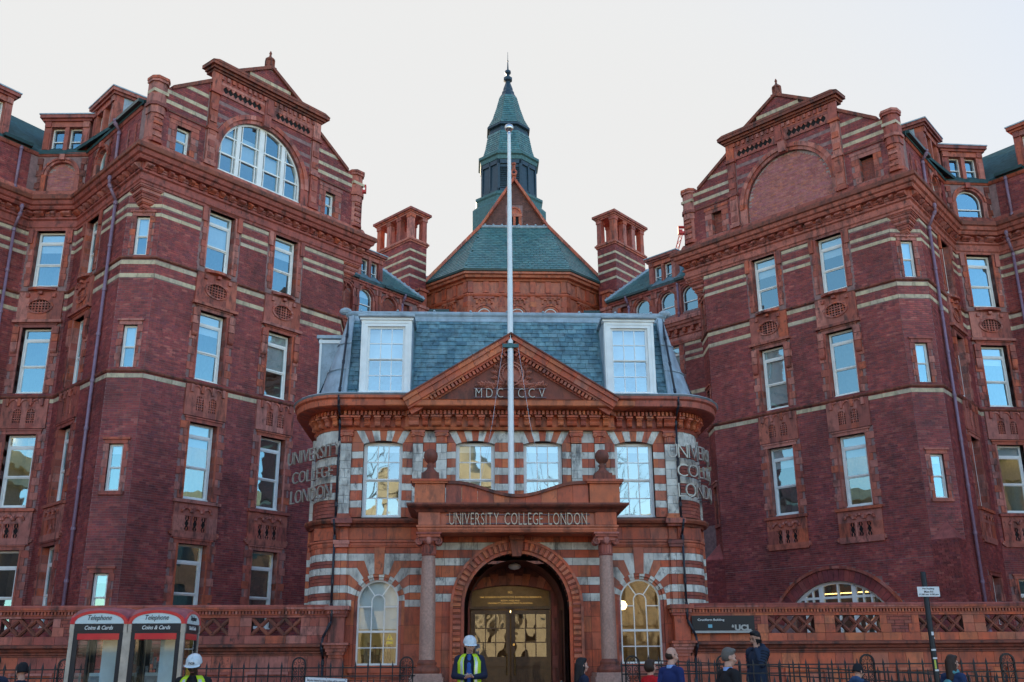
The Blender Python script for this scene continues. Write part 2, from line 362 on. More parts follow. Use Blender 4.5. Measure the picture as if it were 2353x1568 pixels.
# ------------------------------------------------------------------ windows
_wm = {}
def quad(b, x0, x1, z0, z1, y): b.add([(x0, y, z0), (x1, y, z0), (x1, y, z1), (x0, y, z1)], [(0, 1, 2, 3)])
def sash_meshes(w, h, top=0.0, grid=(1, 1), bar=0.055, deep=0.07, gm='glass'):
    """timber sash: outer frame, optional top light of height top, two sashes each divided into grid panes"""
    key = (w, h, top, grid, bar, gm)
    if key in _wm: return _wm[key]
    B = lambda b, x0, x1, y0, y1, z0, z1: b.box(LF, x0, x1, -y1, -y0, z0, z1)
    f = MB(); hw = w / 2; panes = []
    B(f, -hw, -hw + bar, 0, deep + 0.05, 0, h); B(f, hw - bar, hw, 0, deep + 0.05, 0, h)
    B(f, -hw + bar, hw - bar, 0, deep + 0.05, h - bar, h); B(f, -hw - 0.02, hw + 0.02, -0.03, deep + 0.05, -0.015, bar * 0.9)
    zt = h - bar
    if top:
        z = h - top; B(f, -hw + bar, hw - bar, -0.012, deep + 0.03, z - bar * 0.6, z + bar * 0.6); panes.append((-hw + bar, hw - bar, z + bar * 0.6, h - bar, 0.03)); zt = z - bar * 0.6
    zb = bar * 0.9; zm = (zb + zt) / 2
    for (a, c, y) in ((zb, zm, 0.055), (zm, zt, 0.022)):
        r = bar * 0.75
        x0, x1 = -hw + bar, hw - bar
        B(f, x0, x0 + r, y - 0.02, y + 0.03, a, c); B(f, x1 - r, x1, y - 0.02, y + 0.03, a, c)
        B(f, x0 + r, x1 - r, y - 0.02, y + 0.03, a, a + r); B(f, x0 + r, x1 - r, y - 0.02, y + 0.03, c - r * 0.7, c)
        nx, nz = grid; t = 0.024 if nx > 1 else 0.02
        for k in range(1, nx): xm = x0 + r + (x1 - x0 - 2 * r) * k / nx; B(f, xm - t / 2, xm + t / 2, y - 0.014, y + 0.02, a + r, c - r * 0.7)
        for k in range(1, nz): zq = a + r + (c - a - r * 1.7) * k / nz; B(f, x0 + r, x1 - r, y - 0.012, y + 0.02, zq - t / 2, zq + t / 2)
        for i in range(nx):
            for j in range(nz):
                panes.append((x0 + r + (x1 - x0 - 2 * r) * i / nx, x0 + r + (x1 - x0 - 2 * r) * (i + 1) / nx, a + r + (c - a - r * 1.7) * j / nz, a + r + (c - a - r * 1.7) * (j + 1) / nz, y + 0.004))
        # sash horns
        if a == zm:
            for sx in (x0 + r / 2, x1 - r / 2): B(f, sx - 0.014, sx + 0.014, y - 0.015, y + 0.02, a - 0.05, a)
    fm = f.mesh('sash_frame', 'white_paint'); pm = []
    for p in panes:
        b = MB(); quad(b, *p); pm.append(b.mesh('window_pane', gm))
    _wm[key] = (fm, pm); return _wm[key]
LF = Face((0, 0, 0), (1, 0, 0), (0, -1, 0))
_rm = {}
def room_mesh(w, h, ex, dp, mt, y0=0.16):
    key = (w, h, ex, dp, mt)
    if key not in _rm:
        b = MB(); x0, x1, z0, z1, y1 = -w / 2 - ex, w / 2 + ex, -0.35, h + 0.3, y0 + dp
        b.add([(x0, y0, z0), (x1, y0, z0), (x1, y0, z1), (x0, y0, z1), (x0, y1, z0), (x1, y1, z0), (x1, y1, z1), (x0, y1, z1)], [(4, 5, 6, 7), (0, 4, 7, 3), (1, 2, 6, 5), (0, 1, 5, 4), (3, 7, 6, 2)])
        _rm[key] = b.mesh('room_interior', mt)
    return _rm[key]
def slab_mesh(x0, x1, y0, y1, z0, z1, mt):
    key = (x0, x1, y0, y1, z0, z1, mt)
    if key not in _rm: b = MB(); b.box(LF, x0, x1, -y1, -y0, z0, z1); _rm[key] = b.mesh('slab', mt)
    return _rm[key]
_tr = random.Random(21)
def tip(me, a=0.012):
    """old panes never sit quite true: tip each a little about its own middle"""
    c = sum((v.co for v in me.vertices), Vector()) / len(me.vertices)
    return Matrix.Translation(c) @ Matrix.Rotation(_tr.uniform(-a, a), 4, 'X') @ Matrix.Rotation(_tr.uniform(-a, a), 4, 'Z') @ Matrix.Translation(-c)
def window(parent, F, s, z, w, h, top=0.0, grid=(1, 1), o=-0.19, blind=0.0, room='room_wall', ex=0.5, dp=1.5, lamp=None, label=None, bar=0.055, extra=None, gm='glass'):
    fm, pm = sash_meshes(w, h, top, grid, bar, gm=gm)
    wo_ = part('window', fm, parent, F.mat(s, o, z), label=label)
    for p in pm: part('pane', p, wo_, tip(p), local=True)
    part('room_interior', room_mesh(w, h, ex, dp, room), wo_, local=True)
    if blind: part('blind', slab_mesh(-w / 2 + 0.05, w / 2 - 0.05, 0.105, 0.112, h * (1 - blind), h - 0.05, 'blind'), wo_, local=True)
    if lamp: part('ceiling_lamp', slab_mesh(-w / 2 - 0.3, w / 2 + 0.3, 0.8, 0.95, h + 0.12, h + 0.17, lamp), wo_, local=True)
    if extra: extra(wo_, w, h)
    return wo_
def round_window(parent, F, s, z, w, hs, o=-0.12, cols=2, blind=0.0, room='room_wall', mt='glass', lamp=None, sash=True, bar=0.05, dp=1.2, ex=0.3, fan=False, grid=None, label=None):
    """round-headed timber window: w wide, springing at hs above the sill"""
    key = ('rw', w, hs, cols, sash, bar, fan)
    hw = w / 2
    if key not in _wm:
        f = MB(); B = lambda x0, x1, y0, y1, z0, z1: f.box(LF, x0, x1, -y1, -y0, z0, z1)
        B(-hw, -hw + bar, 0, 0.1, 0, hs); B(hw - bar, hw, 0, 0.1, 0, hs); B(-hw - 0.02, hw + 0.02, -0.03, 0.1, -0.02, bar)
        f.ring(LF, 0, hs, hw - bar, hw, -math.pi / 2, math.pi / 2, -0.1, 0.0, 20)
        panes = []; xi = hw - bar; zm = hs * 0.52 if fan else hs * 0.62
        if sash: B(-xi, xi, -0.005, 0.05, zm - 0.025, zm + 0.025)
        if fan:
            t = 0.012; c3 = xi / 3
            for x in (-c3, c3): B(x - t, x + t, 0.015, 0.05, bar, hs)
            B(-xi, xi, 0.017, 0.05, hs * 0.27 - t, hs * 0.27 + t)
            for g in (-1, 1): B(min(g * c3, g * xi), max(g * c3, g * xi), 0.017, 0.05, hs - 0.13 - t, hs - 0.13 + t)
            f.ring(LF, 0, hs, c3 - t, c3 + t, -math.pi / 2, math.pi / 2, -0.05, -0.015, 12)
            for a in (-0.62, 0.62):
                d = (math.sin(a), math.cos(a)); q = (d[1] * t, -d[0] * t)
                f.prism(LF, [(d[0] * c3 + q[0], hs + d[1] * c3 + q[1]), (d[0] * xi + q[0], hs + d[1] * xi + q[1]), (d[0] * xi - q[0], hs + d[1] * xi - q[1]), (d[0] * c3 - q[0], hs + d[1] * c3 - q[1])], -0.05, -0.017)
        b = MB(); quad(b, -xi, xi, bar, zm, 0.045); panes.append(b.mesh('window_pane', mt))
        b = MB(); arc = [(xi * math.cos(math.pi * k / 16), hs + xi * math.sin(math.pi * k / 16)) for k in range(17)]
        b.add([(-xi, 0.03, zm), (xi, 0.03, zm)] + [(x, 0.03, q) for x, q in arc], [tuple(range(19))]); panes.append(b.mesh('window_pane', mt))
        _wm[key] = (f.mesh('arched_frame', 'white_paint'), panes)
    fm, pm = _wm[key]; wo_ = part('window', fm, parent, F.mat(s, o, z), label=label)
    for p in pm: part('pane', p, wo_, tip(p, 0.006), local=True)
    part('room_interior', room_mesh(w, hs + hw, ex, dp, room), wo_, local=True)
    if blind: part('blind', slab_mesh(-w / 2 - 0.05, w / 2 + 0.05, 0.13, 0.137, (hs + hw) * (1 - blind), hs + hw, 'blind'), wo_, local=True)
    if lamp: part('ceiling_lamp', slab_mesh(-w / 2 - 0.2, w / 2 + 0.2, 0.6, 0.75, hs + hw + 0.05, hs + hw + 0.1, lamp), wo_, local=True)
    return wo_

# ------------------------------------------------------------------ lettering
_tx = {}
def glyphs(txt, mt, ext=0.02, shear=0.0, bold=0.0, space=1.0, width=1.0):
    """text as one mesh lying in x-z, unit cap height about 0.7, y is depth"""
    key = (txt, mt, ext, shear, bold, space)
    if key not in _tx:
        c = bpy.data.curves.new('lettering', 'FONT'); c.body = txt; c.extrude = ext; c.shear = shear; c.offset = bold; c.space_character = space; c.align_x = 'CENTER'; c.resolution_u = 3
        o = bpy.data.objects.new('lettering', c); COL.objects.link(o); dg = bpy.context.evaluated_depsgraph_get()
        me = bpy.data.meshes.new_from_object(o.evaluated_get(dg)); COL.objects.unlink(o); bpy.data.objects.remove(o); bpy.data.curves.remove(c)
        me.transform(Matrix.Rotation(R(90), 4, 'X')); me.materials.clear(); me.materials.append(MATS[mt]); 
        _tx[key] = me
    return _tx[key]
_pre = [(ch, 'steel_letter_warm', 0.018, 0, -0.012) for ch in 'UNIVERSTYCOLGD'] + [(ch, 'steel_letter', 0.022, 0, -0.015) for ch in 'UNIVERSTYCOLGD'] + [(ch, 'steel_letter', 0.02, 0, -0.018) for ch in 'MDCV']
flat('ink_black', (0.02, 0.02, 0.03), 0.5, var=0); flat('ink_white', (0.75, 0.77, 0.76), 0.5, var=0)
_pre += [(t_, 'brass', 0.002, 0, 0) for t_ in ('UCL', 'THE WOLFSON INSTITUTE FOR BIOMEDICAL RESEARCH', 'ROYAL FREE AND', 'UNIVERSITY COLLEGE MEDICAL SCHOOL')]
for a_ in _pre: glyphs(*a_)
def gsize(me):
    xs = [v.co.x for v in me.vertices]; zs = [v.co.z for v in me.vertices]
    return min(xs), max(xs), min(zs), max(zs)
def line_of_letters(parent, name, txt, F, s0, s1, o, z0, z1, mt, ext=0.04, bold=0.0, gap=0.12, flip=False):
    """each letter of an inscription its own part, spread from s0 to s1 on the wall"""
    ms = [(None if ch == ' ' else glyphs(ch, mt, ext, 0, bold)) for ch in txt]
    H = z1 - z0; ws = [0.35 if m is None else gsize(m)[1] - gsize(m)[0] for m in ms]
    tot = sum(ws) + gap * (len(ws) - 1); k = (s1 - s0) / tot; p = 0
    for m, w_ in zip(ms, ws):
        if m is not None:
            g = gsize(m); sc = s0 + (p + w_ / 2) * k
            M = F.mat(sc, o, z0) @ Matrix.Diagonal((abs(k), 1.0, H / (g[3] - g[2]), 1)) @ Matrix.Translation((-(g[0] + g[1]) / 2, 0, -g[2]))
            part(name, m, parent, M)
        p += w_ + gap
def sign_text(parent, txt, F, s, o, z, h, mt, ext=0.002, shear=0.0, bold=0.0, width=None, name='lettering', local=False, M0=None):
    me = glyphs(txt, mt, ext, shear, bold); g = gsize(me); k = h / (g[3] - g[2]); kx = k if width is None else width / (g[1] - g[0])
    M = (M0 if M0 is not None else F.mat(s, o, z)) @ Matrix.Diagonal((kx, 1, k, 1)) @ Matrix.Translation((-(g[0] + g[1]) / 2, 0, -g[2]))
    return part(name, me, parent, M, local=local)
# ------------------------------------------------------------------ ground, road, pavement
flat('asphalt', (0.05, 0.05, 0.052), 0.85, var=0.3, nsc=3, bump=0.3)
stone('paving', [(0.22, 0.21, 0.20), (0.26, 0.25, 0.23), (0.19, 0.185, 0.18)], namt=0.15, bump=0.1)
flat('kerb', (0.28, 0.27, 0.26), 0.8)
b = MB(); b.box(WORLD, -400, 400, -600, 200, -0.5, -0.004); b.build('ground', 'asphalt', kind='structure')
b = MB(); b.box(WORLD, -120, 120, -10.9, 6.0, -0.1, 0.0); b.build('road', 'asphalt', kind='structure')
pv = MB(); pv.box(WORLD, -120, 120, -60, -11.2, -0.05, 0.12); pav = pv.build('pavement', 'mortar', kind='structure')
kb = MB(); kb.box(WORLD, -120, 120, -11.2, -10.9, -0.05, 0.125); kb.build('kerb', 'kerb', kind='structure')
fl = []
for i in range(-9, 14):
    for j in range(8): fl.append((WORLD, i * 0.9 + (j % 2) * 0.45 + 0.005, i * 0.9 + (j % 2) * 0.45 + 0.895, -(11.2 + j * 0.6 + 0.595), -(11.2 + j * 0.6 + 0.005), 0.115, 0.13, 'paving'))
b = MB()
for f_ in fl: b.box(*f_[:7])
part('paving_flags', b.mesh('paving_flags', 'paving'), pav, kind='stuff')
b = MB(); b.box(WORLD, -120, 120, 6.0, 9.0, -0.05, 0.12); b.build('far_pavement', 'paving', kind='structure')
# ------------------------------------------------------------------ gabled wings
# plan of a wing's outer wall (left-hand wing; the right-hand one is its mirror image)
W0, W1, W2, W3, W4 = (6.618, 7.904), (0.004, 0.671), (-3.54, 4.64), (-5.417, 4.731), (-7.96, 1.34)
CH = 0.85
def grille(b, F, s0, s1, z0, z1, o, nx, nz, t=0.035, d=0.04):
    for k in range(1, nx): q = s0 + (s1 - s0) * k / nx; b.box(F, q - t / 2, q + t / 2, o - d, o, z0, z1)
    for k in range(1, nz): q = z0 + (z1 - z0) * k / nz; b.box(F, s0, s1, o - d, o - 0.004, q - t / 2, q + t / 2)
def quoins(out, F, s0, s1, z0, z1, h=0.26, wn=0.17, ww=0.30, o1=0.035, mt='terracotta', reveal=0.22):
    """toothed jambs on both sides of an opening, blocks alternately narrow and wide"""
    n = max(2, round((z1 - z0) / h))
    for k in range(n):
        a, c = z0 + (z1 - z0) * k / n, z0 + (z1 - z0) * (k + 1) / n; w_ = ww if k % 2 else wn
        out.append((F, s0 - w_, s0, -reveal, o1, a + 0.006, c - 0.006, mt)); out.append((F, s1, s1 + w_, -reveal, o1, a + 0.006, c - 0.006, mt))
def console(b, F, s, z0, z1, w, o):
    """scrolled bracket under a cornice"""
    prof = [(0, z0), (o * 0.35, z0 + (z1 - z0) * 0.05), (o * 0.75, z0 + (z1 - z0) * 0.3), (o * 0.95, z0 + (z1 - z0) * 0.6), (o, z1), (0, z1)]
    n = len(prof)
    b.add([F.pt(s - w / 2, q, z) for q, z in prof] + [F.pt(s + w / 2, q, z) for q, z in prof], [tuple(range(n)), tuple(range(2 * n - 1, n - 1, -1))] + [(i, (i + 1) % n, n + (i + 1) % n, n + i) for i in range(n)])
def dormer(root, F, sc, w, z0, z1, depth, o=0.0, right=False):
    """attic dormer: three posts, two lights, moulded flat top and lead cheeks"""
    d = MB(); hw = w / 2
    d.box(F, sc - hw, sc + hw, o - 0.4, o + 0.06, z0, z0 + 0.12)
    for q, ww in ((-hw + 0.14, 0.28), (0, 0.16), (hw - 0.14, 0.28)): d.box(F, sc + q - ww / 2, sc + q + ww / 2, o - 0.3, o + 0.03, z0 + 0.12, z1 - 0.5)
    for q in (-hw + 0.14, hw - 0.14): d.box(F, sc + q - 0.09, sc + q + 0.09, o + 0.03, o + 0.06, z0 + 0.25, z1 - 0.75)
    d.box(F, sc - hw, sc + hw, o - 0.3, o + 0.05, z1 - 0.5, z1 - 0.28)
    for q in (-hw + 0.14, hw - 0.14): d.box(F, sc + q - 0.12, sc + q + 0.12, o + 0.05, o + 0.09, z1 - 0.52, z1 - 0.26)
    d.box(F, sc - hw - 0.08, sc + hw + 0.08, o - depth, o + 0.13, z1 - 0.28, z1 - 0.18); d.box(F, sc - hw - 0.16, sc + hw + 0.16, o - depth, o + 0.21, z1 - 0.18, z1 - 0.05)
    dd = d.build('dormer', 'terracotta', root)
    l = MB(); l.box(F, sc - hw - 0.19, sc + hw + 0.19, o - depth, o + 0.24, z1 - 0.05, z1); l.box(F, sc - hw + 0.01, sc - hw + 0.07, o - depth, o - 0.3, z0, z1 - 0.28); l.box(F, sc + hw - 0.07, sc + hw - 0.01, o - depth, o - 0.3, z0, z1 - 0.28)
    part('lead_cheek', l.mesh('lead_cheek', 'lead'), dd)
    for g in (-1, 1):
        lw = hw - 0.36; c = sc + g * (0.08 + lw / 2); f = MB(); a, e = c - lw / 2, c + lw / 2; zz0, zz1 = z0 + 0.12, z1 - 0.5
        for x0, x1, y0, y1 in ((a, a + 0.05, zz0, zz1), (e - 0.05, e, zz0, zz1), (a + .05, e - .05, zz1 - 0.05, zz1), (a + .05, e - .05, zz0, zz0 + 0.06), (a + .05, e - .05, (zz0 + zz1) / 2 - .02, (zz0 + zz1) / 2 + .02)): f.box(F, x0, x1, o - 0.28, o - 0.16, y0, y1)
        part('casement', f.mesh('casement', 'white_paint'), dd)
        p = MB(); p.add([F.pt(a, o - 0.22, zz0), F.pt(e, o - 0.22, zz0), F.pt(e, o - 0.22, zz1), F.pt(a, o - 0.22, zz1)], [(0, 1, 2, 3)]); part('pane', p.mesh('pane', 'glass'), dd)
        v = MB(); v.box(F, a, e, o - 0.9, o - 0.88, zz0, zz1); part('room_interior', v.mesh('room_interior', 'room_dark'), dd)
def drainpipe(root, pts, r=0.055, mt='pipe_mauve', step=1.6, name='drainpipe'):
    b = MB(); b.smooth = True; b.path(pts, r, 10); b.smooth = False
    o = b.build(name, mt, root); cm = MB(); cm.tube((0, 0, -0.05), (0, 0, 0.05), r * 1.35, n=10); cm = cm.mesh('pipe_collar', mt)
    for p, q in zip(pts, pts[1:]):
        p, q = Vector(p), Vector(q); L = (q - p).length; dv = (q - p).normalized()
        if L < 0.25: continue
        for k in range(int(L / step) + 1): M = dv.to_track_quat('Z', 'Y').to_matrix().to_4x4(); M.translation = p + (q - p) * min(1, (0.1 + k * step) / L); part('pipe_collar', cm, o, M)

def wing(OX, OY, sg, label, right):
    X = lambda p: (OX + sg * p[0], OY + p[1])
    def face(p, q, out):
        p, q = X(p), X(q); d = Vector((q[0] - p[0], q[1] - p[1], 0)).normalized(); n = Vector((d.y, -d.x, 0)) * out * sg
        return Face((p[0], p[1], 0), d, n)
    G, S, C_, T = face(W1, W0, 1), face(W1, W2, -1), face(W2, W3, -1), face(W3, W4, -1)
    LG, LS, LC, LT = 9.75, 5.32, 1.88, 4.24
    k1, k2 = G.pt(CH, 0, 0), S.pt(CH, 0, 0); kd = (k2 - k1); LK = kd.length; kn = Vector((kd.y, -kd.x, 0)).normalized()
    if kn.dot(G.n + S.n) < 0: kn = -kn
    K = Face(k1, kd, kn)
    f1, f2 = G.pt(LG - CH, 0, 0), G.pt(LG, -CH, 0); fn_ = (G.n + G.d).normalized(); K2 = Face(f1, f2 - f1, fn_); LK2 = (f2 - f1).length
    root = thing('gabled_wing', (OX, OY, 0), label, 'building')
    PK = [S.pt(CH, 0, 0), G.pt(CH, 0, 0)]
    path = [T.pt(LT, 0, 0), C_.pt(LC, 0, 0), S.pt(LS, 0, 0), S.pt(0, 0, 0), G.pt(LG, 0, 0), G.pt(LG, -6.5, 0)]
    cpath = [T.pt(LT, 0, 0), C_.pt(LC, 0, 0), S.pt(LS, 0, 0), *PK, f1, f2, G.pt(LG, -6.5, 0)]
    if sg < 0: path, cpath = path[::-1], cpath[::-1]
    sw = lambda b, prof, chamf=False: b.sweep([(p.x, p.y) for p in (cpath if chamf else path)], prof)
    FL = [(2.95, 5.54), (6.97, 9.52), (11.0, 13.45), (15.05, 17.26)]
    SA, SB, WW = 3.22, 6.07, 1.02
    cols = [(G, SA), (G, SB), (S, 3.78), (C_, 0.95)]
    wrg = random.Random(5 + int(right)); holes = {G: [], S: [], C_: [], K: [], T: [], K2: []}; q = []; br = []; bands = []; trim = MB(); dark = MB()
    b_back = MB()
    # ---- openings, surrounds and panels
    for ci, (F, sc) in enumerate(cols):
        hw = WW / 2
        for fi, (z0, z1) in enumerate(FL):
            if right and fi == 0 and F in (G,): continue
            if right and fi == 0: z1 = 4.6
            holes[F].append((sc - hw - 0.02, sc + hw + 0.02, z0, z1)); trim = MB(); dark = MB()
            blind = wrg.choice([(0.0,), (0.0, 0.15, 0.3), (0.3, 0.6, 0.9, 0.0), (0.35, 0.6, 0.9, 0.2)][fi])
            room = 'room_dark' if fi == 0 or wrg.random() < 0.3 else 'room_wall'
            lamp = 'lamp_warm' if (fi, ci) in ((0, 0), (0, 1), (0, 3), (1, 0), (1, 3)) else None
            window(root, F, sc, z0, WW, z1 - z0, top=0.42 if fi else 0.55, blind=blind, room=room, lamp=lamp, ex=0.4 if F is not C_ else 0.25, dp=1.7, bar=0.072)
            quoins(q, F, sc - hw - 0.02, sc + hw + 0.02, z0, z1, ww=0.34 if fi < 3 else 0.24, wn=0.2)
            # inner moulded architrave
            for g in (-1, 1): trim.box(F, sc + g * (hw + 0.055) - 0.03, sc + g * (hw + 0.055) + 0.03, 0.03, 0.055, z0, z1)
            trim.box(F, sc - hw - 0.18, sc + hw + 0.18, -0.16, 0.05, z1, z1 + 0.12); trim.box(F, sc - hw - 0.22, sc + hw + 0.22, 0, 0.085, z1 + 0.12, z1 + 0.17)
            W2_ = hw + 0.3; wtrim = trim; wdark = dark
            if fi == 3:       # panel with an oval grille below the top windows, under a bowed string
                a, c = 13.70, 14.80
                for x0, x1, y0, y1 in ((-W2_, -0.42, a, c), (0.42, W2_, a, c), (-0.42, 0.42, a, 14.0), (-0.42, 0.42, 14.52, c)): trim.box(F, sc + x0, sc + x1, -0.05, 0.07, y0, y1)
                ov = [(0.40 * math.sin(2 * math.pi * k / 24), 0.245 * math.cos(2 * math.pi * k / 24)) for k in range(25)]
                for (u0, w0), (u1, w1) in zip(ov, ov[1:]):
                    trim.add([F.pt(sc + u * m_, o_, 14.26 + w_ * m_) for u, w_ in ((u0, w0), (u1, w1)) for o_ in (0.0, 0.11) for m_ in (1.0, 1.22)], BOXF)
                    ex0, ex1 = (max(-0.42, min(0.42, u * 1.6)) for u in (u0, u1)); ez0, ez1 = (max(-0.262, min(0.262, w_ * 1.6)) for w_ in (w0, w1))
                    trim.add([F.pt(sc + u0 * 1.15, 0.068, 14.26 + w0 * 1.15), F.pt(sc + u1 * 1.15, 0.068, 14.26 + w1 * 1.15), F.pt(sc + ex1, 0.068, 14.26 + ez1), F.pt(sc + ex0, 0.068, 14.26 + ez0)], [(0, 1, 2, 3)])
                dark.box(F, sc - 0.40, sc + 0.40, 0.001, 0.012, 14.02, 14.5); grille(trim, F, sc - 0.40, sc + 0.40, 14.02, 14.5, 0.055, 7, 5, 0.034)
                for g in (-1, 1): trim.box(F, sc + g * (hw - 0.03) - 0.06, sc + g * (hw - 0.03) + 0.06, 0.05, 0.14, 14.6, 14.74)
                trim.box(F, sc - 0.07, sc + 0.07, 0.05, 0.2, 14.7, 14.8)
                ns = 8   # bowed sill
                for k in range(ns):
                    u0, u1 = -hw + 2 * hw * k / ns, -hw + 2 * hw * (k + 1) / ns; e0, e1 = 0.1 + 0.18 * math.cos(u0 / hw * 1.5), 0.1 + 0.18 * math.cos(u1 / hw * 1.5)
                    trim.add([F.pt(sc + u0, -0.1, 14.8), F.pt(sc + u1, -0.1, 14.8), F.pt(sc + u1, e1, 14.86), F.pt(sc + u0, e0, 14.86), F.pt(sc + u0, -0.1, 15.04), F.pt(sc + u1, -0.1, 15.04), F.pt(sc + u1, e1, 14.95), F.pt(sc + u0, e0, 14.95)], [(0, 3, 2, 1), (4, 5, 6, 7), (3, 7, 6, 2), (0, 4, 7, 3), (1, 2, 6, 5)])
                holes[F].append((sc - W2_, sc + W2_, a, 15.05))
                # pilaster strips beside the top windows up to the cornice
                for g in (-1, 1): trim.box(F, sc + g * (hw + 0.22) - 0.09, sc + g * (hw + 0.22) + 0.09, 0.03, 0.09, 16.75, 17.3)
                holes[F].append((sc - hw - 0.3, sc + hw + 0.3, 17.2, 17.7))
            elif fi == 2:     # head cornice on hanging consoles, arcaded panel with two arched grilles below
                for g in (-1, 1):
                    x = sc + g * (hw + 0.21)
                    for k in range(3): trim.box(F, x - 0.11, x + 0.11, 0.03, 0.12, 12.62 + k * 0.29, 12.62 + k * 0.29 + 0.27)
                    console(trim, F, x, 12.46, 12.62, 0.2, 0.12)
                trim.box(F, sc - hw - 0.38, sc + hw + 0.38, 0, 0.17, z1 + 0.17, z1 + 0.27)
                a, c = 9.72, 10.78
                for x0, x1, y0, y1 in ((-W2_, -0.38, a, c), (-0.10, 0.10, a, c), (0.38, W2_, a, c), (-0.38, -0.10, a, 9.92), (0.10, 0.38, a, 9.92), (-0.38, -0.10, 10.42, c), (0.10, 0.38, 10.42, c)): trim.box(F, sc + x0, sc + x1, -0.05, 0.07, y0, y1)
                for g in (-1, 1):
                    dark.box(F, sc + g * 0.24 - 0.14, sc + g * 0.24 + 0.14, 0.001, 0.012, 9.92, 10.42); grille(trim, F, sc + g * 0.24 - 0.14, sc + g * 0.24 + 0.14, 9.92, 10.42, 0.055, 4, 6, 0.028)
                    arch_fill(trim, F, sc + g * 0.24, 0.14, 10.28, 10.425, 0.0, 0.066)
                for k in range(4): u = sc - hw - 0.1 + (2 * hw + 0.2) * k / 3; trim.box(F, u - 0.05, u + 0.05, 0.07, 0.14, 10.52, 10.78)
                for k in range(3): u = sc - hw - 0.1 + (2 * hw + 0.2) * (k + 0.5) / 3; trim.ring(F, u, 10.6, 0.13, 0.19, -1.5, 1.5, 0.07, 0.11, 6)
                holes[F].append((sc - W2_, sc + W2_, a - 0.2, 10.9))
            elif fi == 1:     # panel with three traceried openings
                a, c = 5.72, 6.86
                zb0, zb1 = 5.93, 6.42
                for x0, x1 in ((-W2_, -0.42), (-0.19, -0.12), (0.12, 0.19), (0.42, W2_)): trim.box(F, sc + x0, sc + x1, -0.05, 0.07, zb0, zb1)
                trim.box(F, sc - W2_, sc + W2_, -0.05, 0.08, a, zb0); trim.box(F, sc - W2_, sc + W2_, -0.05, 0.07, zb1, c)
                dark.box(F, sc - 0.42, sc + 0.42, 0.001, 0.012, zb0, zb1)
                for u in (-0.305, 0.0, 0.305):
                    for k in range(3):
                        zz = zb0 + (zb1 - zb0) * (k + 0.5) / 3; hq = (zb1 - zb0) / 6
                        for g in (-1, 1): trim.prism(F, [(sc + u + g * 0.12, zz - hq), (sc + u + g * 0.12, zz + hq), (sc + u + g * 0.045, zz + hq), (sc + u + g * 0.085, zz), (sc + u + g * 0.045, zz - hq)], 0.0, 0.05)
                    trim.box(F, sc + u - 0.012, sc + u + 0.012, 0.0, 0.045, zb0, zb0 + 0.13); trim.box(F, sc + u - 0.012, sc + u + 0.012, 0.0, 0.045, zb1 - 0.13, zb1)
                for k in range(3): u = sc + (k - 1) * 0.38; trim.ring(F, u, 6.53, 0.12, 0.2, -1.57, 1.57, 0.07, 0.13, 8)
                trim.box(F, sc - W2_ - 0.06, sc + W2_ + 0.06, -0.1, 0.14, 6.83, 6.93)
                for g in (-1, 1): trim.ring(F, sc + g * (W2_ + 0.02), 5.86, 0.0, 0.09, -3.14, 3.14, 0.0, 0.07, 10)
                holes[F].append((sc - W2_ + 0.02, sc + W2_ - 0.02, a, 6.95))
            wso = trim.build('window_surround', 'terracotta', root)
            if dark.v: part('grille_back', dark.mesh('grille_back', 'void'), wso)
    trim = MB(); dark = MB()
    # ---- slit windows in the splayed corner
    for KK, fi, (z0, z1) in [(KK, fi, zz) for KK in (K, K2) for fi, zz in enumerate([(3.05, 4.48), (6.97, 8.47), (10.97, 12.43), (14.92, 16.33)])]:
        if right and fi == 0: continue
        sc, hw = (LK if KK is K else LK2) / 2, 0.225
        holes[KK].append((sc - hw, sc + hw, z0, z1))
        window(root, KK, sc, z0, 0.45, z1 - z0, o=-0.10, blind=0.5 if fi > 1 else 0.2, ex=0.05, dp=0.5, bar=0.045, room='room_wall')
        quoins(q, KK, sc - hw, sc + hw, z0, z1, h=0.24, wn=0.10, ww=0.18, o1=0.03, reveal=0.12)
        trim = MB(); trim.box(KK, sc - hw - 0.14, sc + hw + 0.14, -0.12, 0.045, z1, z1 + 0.13); trim.box(KK, sc - hw - 0.2, sc + hw + 0.2, 0, 0.09, z1 + 0.13, z1 + 0.2)
        if fi in (0, 1): trim.box(KK, sc - hw - 0.16, sc + hw + 0.16, -0.12, 0.08, z0 - 0.12, z0)
        trim.build('window_surround', 'terracotta', root)
    trim = MB()
    if right:     # wide arched basement window
        holes[G].append((4.45 - 1.76, 4.45 + 1.76, 2.2, 4.52))
    # ---- solid walls
    for F, L, s0 in ((G, LG - CH, CH), (S, LS, CH), (C_, LC, 0), (T, LT, 0), (K, LK, 0), (K2, LK2, 0)):
        hh = [h for h in holes[F] if not (h[2] in (13.70, 9.52, 5.72) and False)]
        op = [h for h in hh if h[1] - h[0] < 1.2 and h[3] - h[2] > 1.0 or h[1] - h[0] > 3]
        wall(b_back, F, s0, L, 0.12, 17.3, op)
    # corbelled corner: courses step the splay out to a square corner below the cornice
    nst = 6
